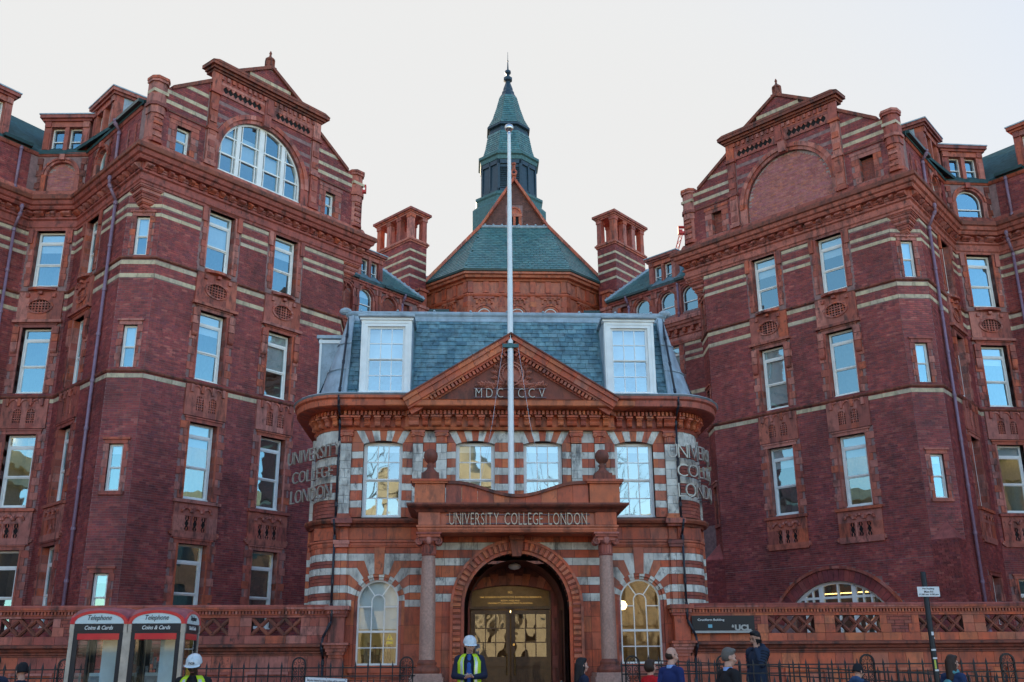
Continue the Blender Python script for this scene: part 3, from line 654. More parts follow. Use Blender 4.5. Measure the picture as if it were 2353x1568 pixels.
    for tri, kq in (([G.pt(CH, 0.02, 0), G.pt(0, 0, 0) + (G.n + S.n) * 0.02, S.pt(CH, 0.02, 0)], kn), ([G.pt(LG - CH, 0.02, 0), G.pt(LG + 0.02, 0.02, 0), G.pt(LG + 0.02, -CH, 0)], fn_)):
        mid = (tri[0] + tri[2]) / 2
        for k in range(nst):
            z, zn = 16.40 + 0.155 * k, 16.40 + 0.155 * (k + 1); cb = MB()
            for f_, za, zb_ in (((k + 0.62) / nst, z, z + 0.045), ((k + 1.0) / nst, z + 0.045, zn)):
                P_ = [mid + (p - mid) * f_ for p in tri] + [mid + (tri[2] - mid) * f_ - kq * 0.1, mid + (tri[0] - mid) * f_ - kq * 0.1]; n_ = len(P_)
                cb.add([Vector((p.x, p.y, za)) for p in P_] + [Vector((p.x, p.y, zb_)) for p in P_], [tuple(range(n_)), tuple(range(2 * n_ - 1, n_ - 1, -1))] + [(i, (i + 1) % n_, n_ + (i + 1) % n_, n_ + i) for i in range(n_)])
            cb.build('corbel_course', 'terracotta', root)
        if right:     # the splay dies into a square corner low down
            t2 = [p - kq * 0.02 for p in tri]; sp = MB(); sp.add([Vector((p.x, p.y, 0.12)) for p in t2] + [Vector((p.x, p.y, 5.6)) for p in t2] + [Vector((mid.x, mid.y, 6.25))], [(2, 1, 0), (0, 1, 4, 3), (1, 2, 5, 4), (2, 0, 3, 5), (3, 4, 6), (4, 5, 6), (5, 3, 6)]); sp.build('splay_stop', 'brick_purple', root)
    if right:
        for F, a, c in ((G, 0.0, CH), (S, 0.0, CH), (G, LG - CH, LG)): bricks(F, a, c, 2.6, 5.6, [], 'brick_purple', o0=0.0, o1=0.03, out=br)
    # ---- bricks, cream bands, string courses
    zc0 = 2.6
    blk = [(z0, z1) for z0, z1 in ((10.63, 10.78), (14.57, 14.72), (14.10, 14.25), (16.32, 16.45), (16.66, 16.79), (17.11, 17.24))]
    for F, L, s0 in ((G, LG - CH, CH), (S, LS, CH), (C_, LC, 0), (T, LT, 0), (K, LK, 0), (K2, LK2, 0)):
        ho = list(holes[F])
        qh = [(a - 0.3, c + 0.3, z0, z1 + 0.17) for a, c, z0, z1 in ho if c - a < 1.2 and z1 - z0 > 1.0 and F not in (K, K2)] + [(a - 0.16, c + 0.16, z0, z1 + 0.2) for a, c, z0, z1 in ho if F in (K, K2)]
        for z0, z1 in blk: bands += courses(F, s0, L, z0, z1, 'cream_stone', 0.62, -0.01, 0.016, ho + qh)
        hb = ho + qh + [(s0, L, z0 - 0.004, z1 + 0.004) for z0, z1 in blk]
        if right and F is G: 
            lim = None
            R0 = 2.80; lows = bricks(F, s0, L, zc0, 5.06, hb, 'brick_purple')
            lows = [p for p in lows if math.hypot((p[1] + p[2]) / 2 - 4.45, (p[5] + p[6]) / 2 - 2.22) > R0]
            br += lows; bricks(F, s0, L, zc0 + 33 * 0.075, 17.25, hb, 'brick_purple', out=br)
        else: bricks(F, s0, L, zc0, 17.25, hb, 'brick_purple', out=br)
    st = MB(); sw(st, [(-0.02, 10.80), (0.05, 10.82), (0.075, 10.86), (0.075, 10.90), (-0.02, 10.94)], True); sw(st, [(-0.02, 14.75), (0.05, 14.77), (0.075, 14.80), (0.075, 14.84), (-0.02, 14.88)], True)
    st.build('string_course', 'terracotta_dark', root)
    # ---- main cornice
    cn = MB()
    sw(cn, [(-0.02, 17.28), (0.05, 17.28), (0.05, 17.36), (0.09, 17.40), (0.09, 17.50), (0.05, 17.52), (0.05, 17.66), (0.12, 17.70), (0.12, 17.76), (0.07, 17.78), (0.07, 18.02), (0.26, 18.04), (0.30, 18.12), (0.30, 18.16), (0.38, 18.20), (0.42, 18.32), (0.44, 18.34), (-0.2, 18.36), (-0.2, 17.28)])
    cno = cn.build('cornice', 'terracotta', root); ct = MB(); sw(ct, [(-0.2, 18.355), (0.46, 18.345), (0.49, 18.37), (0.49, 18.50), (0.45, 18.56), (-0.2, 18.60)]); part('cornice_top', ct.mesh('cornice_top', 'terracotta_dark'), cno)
    frt = MB()
    def modil_mesh(w, big):
        key = ('modillion', w)
        if key not in _wm:
            m = MB(); m.box(LF, -w / 2, w / 2, 0, 0.09, 0, 0.23); n = 8; prof = [(0.09 + 0.12 * math.sin(math.pi * k / n) * (1.2 if big else 1), 0.02 + 0.19 * k / n) for k in range(n + 1)]
            m.add([LF.pt(-w / 2, a, z) for a, z in prof] + [LF.pt(w / 2, a, z) for a, z in prof], [(i, i + 1, n + 2 + i, n + 1 + i) for i in range(n)] + [tuple(range(n + 1)), tuple(range(2 * n + 1, n, -1))]); _wm[key] = m.mesh('modillion', 'terracotta')
        return _wm[key]
    for F, L in ((G, LG), (S, LS), (C_, LC), (T, LT)):
        n = int(L / 0.42)
        for k in range(n + 1):
            s = 0.14 + k * (L - 0.28) / n; big = F is G and any(abs(s - q_) < 0.22 for q_ in (0.1, SA - 0.72, SA + 0.72, SB - 0.72, SB + 0.72, LG - 0.1)) or F is not G and (k in (0, n))
            if F is C_: s = min(max(s, 0.4), L - 0.4)
            part('modillion', modil_mesh(0.26 if big else 0.15, big), cno, F.mat(s, 0.07, 17.80))
            if k < n: frt.box(F, s + 0.10, s + (L - 0.28) / n - 0.10, 0.07, 0.10, 17.84, 17.89); frt.box(F, s + 0.13, s + (L - 0.28) / n - 0.13, 0.07, 0.10, 17.93, 17.98)
    part('fret_pattern', frt.mesh('fret_pattern', 'terracotta'), cno, kind='stuff')
    # ---- gable
    gb = MB(); gc = 4.80; gk = [(h0, h1, 18.95, 19.95) for h0, h1 in ((1.08, 1.64), (7.80, 8.30))]
    semi = (gc - 0.12 - 1.88, gc - 0.12 + 1.88); sc = gc - 0.12; zs = 19.56
    sh = [(semi[0], semi[1], 18.93, zs + 1.9)]
    wall(gb, G, 0.1, 9.6, 18.5, 21.2, gk + sh, -0.35, 0.0)
    gb.prism(G, [(0.35, 21.2), (0.7, 21.28), (2.45, 22.42), (gc, 24.08), (7.2, 22.42), (8.9, 21.28), (9.3, 21.2)], -0.35, 0.0) if False else None
    # upper part, stepped in slices round the arch head
    def glim(z):
        if z < 21.25: return (0.1, 9.6)
        if z < 22.42: t = (z - 21.28) / (22.42 - 21.28); return (0.7 + 1.75 * t, 8.9 - 1.7 * t)
        t = (z - 22.42) / (24.15 - 22.42); return (2.35 + (gc - 2.35) * t, 7.25 + (gc - 7.25) * t)
    gb.prism(G, [(0.4, 21.2), (0.7, 21.26), (2.45, 22.42), (gc, 24.08), (7.15, 22.42), (8.9, 21.26), (9.2, 21.2), (gc + 1.9, 21.2), (sc + 1.2, 21.2), (sc + 0.8, 21.27), (sc + 0.4, 21.40), (sc, 21.44), (sc - 0.4, 21.40), (sc - 0.8, 21.27), (sc - 1.2, 21.2)], -0.35, 0.0)
    arch_fill(gb, G, sc, 1.88, zs, 21.44, -0.35, 0.0, n=14)
    gb.build('gable_wall', 'mortar', root)
    gh = [(a - 0.32, c + 0.32, z0, z1 + 0.3) for a, c, z0, z1 in gk] + [(2.2, 2.62, 18.5, 23.2), (6.92, 7.35, 18.5, 23.2), (2.2, 7.35, 21.95, 23.15)]
    gbands = [(20.62, 20.77), (21.02, 21.17), (21.55, 21.70), (23.36, 23.52)]
    for z0, z1 in gbands:
        a, c = glim(z0); bands += courses(G, a + 0.15, c - 0.15, z0, z1, 'cream_stone', 0.55, -0.01, 0.014, gh + [(2.62, 6.92, 18, 22)])
    gbr = bricks(G, 0.1, 9.6, 18.62, 24.0, gh + [(0, 10, z0, z1) for z0, z1 in gbands], 'brick_purple', lim=glim)
    br += [p for p in gbr if not ((p[5] < zs and abs((p[1] + p[2]) / 2 - sc) < 2.2) or math.hypot((p[1] + p[2]) / 2 - sc, (p[5] + p[6]) / 2 - zs) < 2.22)]
    sil = MB(); sw(sil, [(-0.15, 18.58), (0.12, 18.58), (0.12, 18.76), (0.06, 18.90), (-0.15, 18.92)]); sil.build('parapet_plinth', 'terracotta', root)
    ar = MB(); ar.ring(G, sc, zs, 1.88, 2.02, -math.pi / 2, math.pi / 2, -0.2, 0.03, 28); ar.ring(G, sc, zs, 2.02, 2.2, -math.pi / 2, math.pi / 2, -0.02, 0.09, 28)
    for g in (-1, 1): ar.box(G, sc + g * 2.04 - 0.16, sc + g * 2.04 + 0.16, -0.2, 0.05, 18.9, zs)
    ar.box(G, sc - 0.16, sc + 0.16, 0, 0.2, zs + 1.85, zs + 2.3); ar.build('gable_archivolt', 'terracotta', root)
    for x in (2.42, 7.13):
        pl = MB()
        for z0, z1, w, o in ((18.9, 19.05, 0.46, 0.14), (19.05, 20.3, 0.36, 0.10), (20.3, 20.42, 0.46, 0.16), (20.42, 21.85, 0.34, 0.08), (21.85, 21.97, 0.46, 0.16), (21.97, 22.72, 0.36, 0.10)): pl.box(G, x - w / 2, x + w / 2, -0.01, o, z0, z1)
        for k in range(5): pl.box(G, x - 0.13, x + 0.13, 0.08, 0.12, 19.15 + k * 0.5, 19.4 + k * 0.5)
        pl.build('gable_pilaster', 'terracotta', root)
    pl = MB()
    pl.box(G, gc - 0.2, gc + 0.2, -0.01, 0.1, 21.9, 22.72); pl.box(G, gc - 0.13, gc + 0.13, 0.1, 0.13, 22.0, 22.6)
    pl.build('gable_pilaster', 'terracotta', root)
    for a, c in ((2.6, gc - 0.2), (gc + 0.2, 6.95)):
        fz = MB(); dark = MB()
        fz.box(G, a, c, -0.01, 0.06, 21.93, 22.03); fz.box(G, a, c, -0.01, 0.06, 22.33, 22.45); fz.box(G, a, a + 0.14, -0.01, 0.05, 22.03, 22.33); fz.box(G, c - 0.14, c, -0.01, 0.05, 22.03, 22.33)
        dark.box(G, a + 0.1, c - 0.1, 0.002, 0.006, 22.0, 22.36); n = 8
        for k in range(n):
            u = a + 0.14 + (c - a - 0.28) * (k + 0.5) / n; hw = (c - a - 0.28) / n / 2
            for g in (-1, 1):
                for h in (-1, 1): fz.prism(G, [(u + g * hw, 22.18 + h * 0.15), (u + g * hw, 22.18 + h * 0.03), (u + g * hw * 0.1, 22.18 + h * 0.15)], 0.0, 0.045)
        for k in range(9): u = a + 0.05 + (c - a - 0.1) * k / 8; fz.box(G, u - 0.06, u + 0.06, 0.05, 0.13, 22.52, 22.68)
        fz.box(G, a, c, -0.01, 0.07, 22.45, 22.72)
        fzo = fz.build('pierced_frieze', 'terracotta', root); part('grille_back', dark.mesh('grille_back', 'void'), fzo)
    gcn = MB(); gcn.box(G, 2.22, 7.36, -0.35, 0.16, 22.72, 22.80); gcn.box(G, 2.14, 7.44, -0.35, 0.24, 22.80, 22.9); gcn.box(G, 2.04, 7.54, -0.4, 0.34, 22.9, 23.02)
    gcn.prism(G, [(2.02, 23.02), (7.56, 23.02), (7.3, 23.12), (2.28, 23.12)], -0.4, 0.36); gcn.build('gable_cornice', 'terracotta_dark', root)
    # rakes: coping blocks
    cp = []
    def rake(a, z0, c, z1, n):
        for k in range(n):
            t0, t1 = k / n, (k + 1) / n; f = MB(); p0 = (a + (c - a) * t0, z0 + (z1 - z0) * t0); p1 = (a + (c - a) * t1, z0 + (z1 - z0) * t1)
            g = 0.006
            f.prism(G, [(p0[0] + (g if c > a else -g), p0[1]), (p1[0], p1[1]), (p1[0], p1[1] + 0.15), (p0[0] + (g if c > a else -g), p0[1] + 0.15)], -0.42, 0.09); f.build('coping_stone', 'terracotta_dark', root)
    rake(0.72, 21.22, 2.35, 22.32, 6); rake(8.88, 21.22, 7.25, 22.32, 6); rake(2.75, 22.86, gc, 24.1, 8); rake(6.85, 22.86, gc, 24.1, 8)
    # kneelers and finial
    for x, g in ((0.28, 1), (9.42, -1)):
        kn_ = MB()
        for z0, z1, w, o in ((18.9, 19.02, 0.62, 0.10), (19.02, 20.0, 0.48, 0.05), (20.0, 20.28, 0.56, 0.10), (20.28, 20.40, 0.68, 0.15), (20.40, 21.22, 0.56, 0.06), (21.22, 21.32, 0.66, 0.12), (21.32, 21.42, 0.70, 0.15)):
            hw = w / 2; kn_.prism(Face(G.pt(x, 0, 0), G.d, G.v, v=G.n), [(-hw, -0.3), (-hw, o * 0.3), (-hw + 0.15, o + 0.08), (hw - 0.15, o + 0.08), (hw, o * 0.3), (hw, -0.3)], z0, z1)
        for k in range(4): kn_.box(G, x - 0.16, x + 0.16, 0.1, 0.18, 19.1 + k * 0.24, 19.2 + k * 0.24)
        kn_.build('kneeler', 'terracotta', root)
        bb = MB(); bb.box(G, x - 0.285, x + 0.285, -0.3, 0.145, 20.80, 20.92); part('cream_band', bb.mesh('cream_band', 'cream_stone'), root)
    fn = MB(); c0 = G.pt(gc, -0.15, 0); fn.box(G, gc - 0.2, gc + 0.2, -0.35, 0.05, 24.05, 24.22)
    fn.lathe((c0.x, c0.y, 0), [(0.19, 24.2), (0.15, 24.28), (0.15, 24.5), (0.20, 24.54), (0.19, 24.6), (0.10, 24.68), (0.05, 24.74), (0.04, 24.84), (0.06, 24.87), (0.02, 24.98), (0.0, 25.0)], 10)
    for k in range(6): a = k * math.pi / 3; fn.tube((c0.x + 0.17 * math.cos(a), c0.y + 0.17 * math.sin(a), 24.26), (c0.x + 0.17 * math.cos(a), c0.y + 0.17 * math.sin(a), 24.54), 0.035, n=6)
    fn.build('finial', 'terracotta_dark', root)
    # gable windows
    if not right:
        f = MB(); r_ = 1.88; bw = 0.07
        f.ring(G, sc, zs, r_ - 0.08, r_, -math.pi / 2, math.pi / 2, -0.24, -0.1, 28); f.box(G, sc - r_, sc - r_ + 0.08, -0.24, -0.1, 18.95, zs); f.box(G, sc + r_ - 0.08, sc + r_, -0.24, -0.1, 18.95, zs); f.box(G, sc - r_, sc + r_, -0.24, -0.06, 18.93, 19.02)
        for x, w in ((0, 0.22), (-1.02, 0.16), (1.02, 0.16)): f.box(G, sc + x - w / 2, sc + x + w / 2, -0.22, -0.07, 19.0, zs + math.sqrt(max(0, 1.82 ** 2 - x * x)))
        for x, w in ((-0.85, 0.035), (-0.2, 0.035), (0.2, 0.035), (0.85, 0.035), (-1.18, 0.035), (1.18, 0.035), (-1.72, 0.03), (1.72, 0.03)): f.box(G, sc + x - w / 2, sc + x + w / 2, -0.2, -0.11, 19.0, zs + math.sqrt(max(0, 1.82 ** 2 - x * x)))
        for z, t in ((19.72, 0.06), (20.45, 0.05)):
            hx = math.sqrt(max(0, 1.82 ** 2 - max(0, z - zs) ** 2)); f.box(G, sc - hx, sc + hx, -0.2, -0.1, z - t / 2, z + t / 2)
        w_ = f.build('gable_window', 'white_paint', root)
        xs = [-1.82, -1.02, 0, 1.02, 1.82]
        for i in range(4):
            for z0, z1 in ((19.0, 19.72), (19.72, 20.45), (20.45, 21.4)):
                poly = []
                for k in range(5):
                    x = xs[i] + (xs[i + 1] - xs[i]) * k / 4; t = min(z1, zs + math.sqrt(max(0, 1.84 ** 2 - x * x))); poly.append((x, max(z0, t)))
                if max(p[1] for p in poly) - z0 < 0.03: continue
                p = MB(); p.add([G.pt(sc + xs[i], -0.17, z0)] + [G.pt(sc + x, -0.17, z) for x, z in poly] + [G.pt(sc + xs[i + 1], -0.17, z0)], [tuple(range(7))]); part('pane', p.mesh('pane', 'glass'), w_)
        rb = MB(); rb.box(G, sc - 1.9, sc + 1.9, -1.9, -1.85, 18.6, 21.5); rb.box(G, sc - 1.9, sc + 1.9, -1.85, -0.36, 18.6, 18.7); part('room_interior', rb.mesh('room_interior', 'room_wall'), w_)
        bl = MB(); bl.box(G, sc - 1.6, sc - 0.15, -0.30, -0.29, 19.8, 20.75); bl.box(G, sc + 0.15, sc + 1.0, -0.30, -0.29, 19.75, 20.4); part('blind', bl.mesh('blind', 'blind'), w_)
        for a, c, z0, z1 in gk: window(root, G, (a + c) / 2, z0, c - a, z1 - z0, o=-0.16, blind=0.4, ex=0.1, dp=0.9, bar=0.05)
    else:
        f = MB(); f.prism(G, [(sc - 1.88, 18.93), (sc + 1.88, 18.93)] + [(sc + 1.88 * math.cos(math.pi * k / 24), zs + 1.88 * math.sin(math.pi * k / 24)) for k in range(25)], -0.3, -0.12)
        inf = f.build('arch_infill', 'mortar_pale', root); pb = bricks(G, sc - 1.9, sc + 1.9, 18.96, 21.5, [], 'brick_pale', o0=-0.13, o1=-0.11)
        pb = [p for p in pb if (p[6] < zs and abs((p[1] + p[2]) / 2 - sc) < 1.84) or (p[6] >= zs and math.hypot(max(abs(p[1] - sc), abs(p[2] - sc)) - 0.04, p[6] - zs) < 1.86)]
        pieces(inf, 'brick', 'infill_brickwork', pb, cap=150)
        for a, c, z0, z1 in gk:
            f = MB(); f.box(G, a, c, -0.32, -0.22, z0, z1); nf = f.build('niche_infill', 'mortar', root); pieces(nf, 'brick', 'niche_brickwork', bricks(G, a, c, z0, z1, [], 'brick_red', o0=-0.225, o1=-0.21), cap=30)
    for a, c, z0, z1 in gk:
        trim = MB(); quoins(q, G, a, c, z0, z1, h=0.25, wn=0.2, ww=0.32, reveal=0.33, o1=0.02); q.append((G, a - 0.3, c + 0.3, -0.33, 0.03, z1, z1 + 0.16, 'terracotta')); trim.box(G, a - 0.34, c + 0.34, 0, 0.05, z1 + 0.16, z1 + 0.28); trim.build('niche_head', 'terracotta', root)
    
    for a, c in ((0.65, 2.25), (7.3, 9.05)): stg = MB(); stg.box(G, a, c, 0, 0.05, 20.32, 20.40); stg.build('gable_string', 'terracotta_dark', root)
    # ---- basement arch on the right-hand wing
    if right:
        f = MB(); cx_, cz_ = 4.45, 2.22
        arch_fill(b_back, G, cx_, 1.76, cz_ + math.sqrt(2.28 ** 2 - 1.76 ** 2), 4.52, -0.3, 0.0, r=2.28)
        n = 30; am = math.asin(0.98); vs = []
        for k in range(n):
            a0, a1 = -1.2 + 2.4 * k / n, -1.2 + 2.4 * (k + 1) / n; v = MB(); v.ring(G, cx_, cz_, 2.28, 2.68, a0 + 0.003, a1 - 0.003, -0.15, 0.02, 1); part('arch_brick', v.mesh('arch_brick', 'brick_purple'), root)
        hd = MB(); hd.ring(G, cx_, cz_, 2.69, 2.79, -1.25, 1.25, -0.02, 0.08, 26); hd.build('arch_hood', 'terracotta', root)
        f = MB(); f.ring(G, cx_, cz_, 2.18, 2.28, -1.0, 1.0, -0.26, -0.12, 20)
        for x, w in ((-0.62, 0.16), (0.62, 0.16), (-0.02, 0.05), (-1.25, 0.07), (1.25, 0.07), (-0.95, 0.04), (0.95, 0.04)): f.box(G, cx_ + x - w / 2, cx_ + x + w / 2, -0.25, -0.12, 2.2, cz_ + math.sqrt(2.2 ** 2 - x * x))
        f.box(G, cx_ - 1.7, cx_ + 1.7, -0.24, -0.13, 3.9, 3.98); f.box(G, cx_ - 1.76, cx_ + 1.76, -0.25, -0.12, 2.2, 2.3)
        w_ = f.build('basement_window', 'white_paint', root)
        xs = [-1.72, -0.62, 0.62, 1.72]
        for i in range(3):
            poly = [(xs[i] + (xs[i + 1] - xs[i]) * k / 5, cz_ + math.sqrt(2.2 ** 2 - (xs[i] + (xs[i + 1] - xs[i]) * k / 5) ** 2)) for k in range(6)]
            p = MB(); p.add([G.pt(cx_ + xs[i], -0.19, 2.25)] + [G.pt(cx_ + x, -0.19, z) for x, z in poly] + [G.pt(cx_ + xs[i + 1], -0.19, 2.25)], [tuple(range(8))]); part('pane', p.mesh('pane', 'glass_old'), w_)
        rb = MB(); rb.box(G, cx_ - 1.9, cx_ + 1.9, -2.6, -2.55, 2.0, 4.8); rb.box(G, cx_ - 1.9, cx_ + 1.9, -2.55, -0.31, 4.7, 4.8); part('room_interior', rb.mesh('room_interior', 'room_dark'), w_)
        lm = MB()
        for k in range(2): lm.box(G, cx_ - 1.6, cx_ + 1.6, -2.2 + k * 0.9, -2.15 + k * 0.9, 4.2 - 0.2 * k, 4.24 - 0.2 * k)
        part('ceiling_lamp', lm.mesh('ceiling_lamp', 'lamp_warm'), w_)
    # ---- attic behind the cornice on the splayed and side faces
    at = MB(); ap = []; ah = {C_: [(0.95 - 0.55, 0.95 + 0.55, 18.85, 20.2)], S: [(3.9 - 0.45, 3.9 + 0.45, 18.85, 20.15)], T: []}
    for F, s0, L in ((S, 0.3, LS), (C_, 0.0, LC), (T, 0, LT)): wall(at, F, s0, L, 18.55, 20.5, ah[F], -0.35, -0.02)
    arch_fill(at, C_, 0.95, 0.55, 19.6, 20.2, -0.35, -0.02); arch_fill(at, S, 3.9, 0.45, 19.65, 20.15, -0.35, -0.02)
    cq_ = C_.pt(LC, -0.25, 0); at.tube((cq_.x, cq_.y, 18.5), (cq_.x, cq_.y, 20.6), 0.24, n=10)
    at.build('attic_wall', 'mortar', root); atb = []
    for F, s0, L in ((S, 0.7, LS), (T, 0.3, LT)): bricks(F, s0, L, 18.62, 20.4, [(a - 0.25, c + 0.25, z0, z1 + 0.3) for a, c, z0, z1 in ah[F]], 'brick_purple', o0=-0.03, o1=-0.008, out=atb)
    for F, sc_, hw, zs_ in ((C_, 0.95, 0.55, 19.6), (S, 3.9, 0.45, 19.65)):
        tr = MB()
        tr.ring(F, sc_, zs_, hw, hw + 0.1, -math.pi / 2, math.pi / 2, -0.2, 0.0, 16); tr.ring(F, sc_, zs_, hw + 0.1, hw + 0.18, -math.pi / 2, math.pi / 2, -0.05, 0.05, 16)
        for g in (-1, 1):
            tr.box(F, sc_ + g * (hw + 0.09) - 0.09, sc_ + g * (hw + 0.09) + 0.09, -0.2, 0.02, 18.7, zs_); quoins(ap, F, sc_ - hw - 0.18, sc_ + hw + 0.18, 18.75, 20.3, wn=0.12, ww=0.2, o1=0.03, reveal=0.06)
        tr.box(F, sc_ - 0.1, sc_ + 0.1, 0, 0.12, zs_ + hw + 0.05, zs_ + hw + 0.28); tr.build('attic_arch', 'terracotta', root)
    tr = MB()
    apath = [p + Vector((0, 0, 0)) for p in (T.pt(LT, -0.02, 0), C_.pt(LC, -0.02, 0), S.pt(LS, -0.02, 0), S.pt(0.62, -0.02, 0))]
    if sg < 0: apath = apath[::-1]
    tr.sweep([(p.x, p.y) for p in apath], [(-0.05, 20.38), (0.04, 20.38), (0.08, 20.44), (0.10, 20.5), (-0.05, 20.52)])
    tr.sweep([(p.x, p.y) for p in apath], [(-0.05, 18.58), (0.10, 18.58), (0.10, 18.72), (0.03, 18.82), (-0.05, 18.84)])
    tr.build('attic_trim', 'terracotta', root)
    for F, a, c in ((S, 0.5, 3.0), (T, 0.4, 1.5)): gu = MB(); gu.box(F, a, c, -0.02, 0.24, 20.55, 20.68); gu.build('gutter', 'gutter_green', root)
    # attic bays: left wing bricked up on the splay, right wing glazed
    if right: round_window(root, C_, 0.95, 18.85, 1.08, 0.75, o=-0.16, blind=0.0, room='room_dark')
    else:
        f = MB(); f.box(C_, 0.35, 1.55, -0.28, -0.16, 18.8, 20.2); nf = f.build('attic_infill', 'mortar_pale', root); bl_ = bricks(C_, 0.4, 1.5, 18.87, 20.2, [], 'brick_pale', o0=-0.165, o1=-0.15)
        pieces(nf, 'brick', 'attic_infill_brickwork', [p for p in bl_ if p[6] < 19.6 or math.hypot(max(abs(p[1] - .95), abs(p[2] - .95)) - 0.03, p[6] - 19.6) < 0.56], cap=80)
    round_window(root, S, 3.9, 18.85, 0.88, 0.8, o=-0.16, blind=0.4)
    dormer(root, C_, 0.95, 1.75, 20.42, 22.15, 2.2, o=-0.02); dormer(root, S, 4.25, 1.9, 20.45, 22.45, 2.2, o=-0.02); dormer(root, T, 2.6, 2.6, 20.45, 22.5, 2.2, o=-0.02)
    # small bricked recess beside the gable's corner on the side face
    
    for a in (0.95, 1.55): rc = MB(); rc.box(S, a, a + 0.05, 0.0, 0.03, 18.9, 19.95); rc.build('recess_jamb', 'terracotta', root)
    # roofs: slates on the pitched roof behind the gable and over the splay
    rf = MB()
    def slope(p0, p1, p2, p3): rf.add([p0, p1, p2, p3] + [p + Vector((0, 0, -0.15)) for p in (p0, p1, p2, p3)], [(0, 1, 2, 3), (7, 6, 5, 4), (0, 4, 5, 1), (1, 5, 6, 2), (2, 6, 7, 3), (3, 7, 4, 0)])
    rg0, rg1 = G.pt(gc, -0.3, 23.6), G.pt(gc, -7.5, 23.6)
    slope(G.pt(0.2, -0.3, 20.75), rg0, rg1, G.pt(0.2, -7.5, 20.75)); slope(G.pt(9.45, -0.3, 20.75), rg0, rg1, G.pt(9.45, -7.5, 20.75))
    a_, b_2 = T.pt(LT, 0.1, 20.6), C_.pt(LC, 0.1, 20.6); slope(a_, b_2, b_2 + Vector((-sg * 1.0, 3.0, 2.4)), a_ + Vector((-sg * 1.5, 2.0, 2.4))); b3 = S.pt(LS, 0.1, 20.6); slope(b_2, b3, b3 + Vector((sg * 0.6, 3.0, 2.4)), b_2 + Vector((-sg * 1.0, 3.0, 2.4)))
    slope(b3, S.pt(0.4, 0.1, 20.62), G.pt(2.0, -3.0, 22.4), b3 + Vector((sg * 0.6, 3.0, 2.4)))
    rf.build('roof', 'slate_far', root)
    inn = MB(); inn.box(G, LG - 0.3, LG, -7, -CH, 0.12, 17.4); inn.box(G, LG - 0.3, LG, -7, -0.02, 17.4, 20.6); inn.build('inner_side_wall', 'brick_purple', root)
    # ---- pipes
    p = S.pt(1.75, 0.10, 0); q_ = S.pt(1.75, 0.40, 0)
    drainpipe(root, [(q_.x, q_.y, 18.05), (q_.x, q_.y, 17.75), (p.x, p.y, 17.2), (p.x, p.y, 0.2)])
    p = S.pt(2.35, 0.06, 0); q_ = S.pt(2.35, 0.28, 0); drainpipe(root, [(q_.x, q_.y, 20.6), (q_.x, q_.y, 20.5), (p.x, p.y, 20.2), (p.x, p.y, 18.65)])
    p = T.pt(0.55, 0.10, 0); q_ = T.pt(0.55, 0.40, 0); drainpipe(root, [(q_.x, q_.y, 18.05), (q_.x, q_.y, 17.75), (p.x, p.y, 17.2), (p.x, p.y, 0.2)])
    p = T.pt(0.75, 0.06, 0); drainpipe(root, [(p.x, p.y, 20.5), (p.x, p.y, 18.65)])
    b_back.build('wall', 'mortar', root)
    pieces(root, 'quoin_block', 'quoin_blocks', q + ap); pieces(root, 'band_stone', 'band_stones', bands, cap=200); pieces(root, 'brick', 'brickwork', br + atb)
    return root
wing(-12.07, 30.04, 1, 'tall purple-red brick wing with glazed half-round gable window, behind the telephone boxes', False)
wing(14.85, 31.31, -1, 'tall purple-red brick wing whose half-round gable window is bricked up', True)
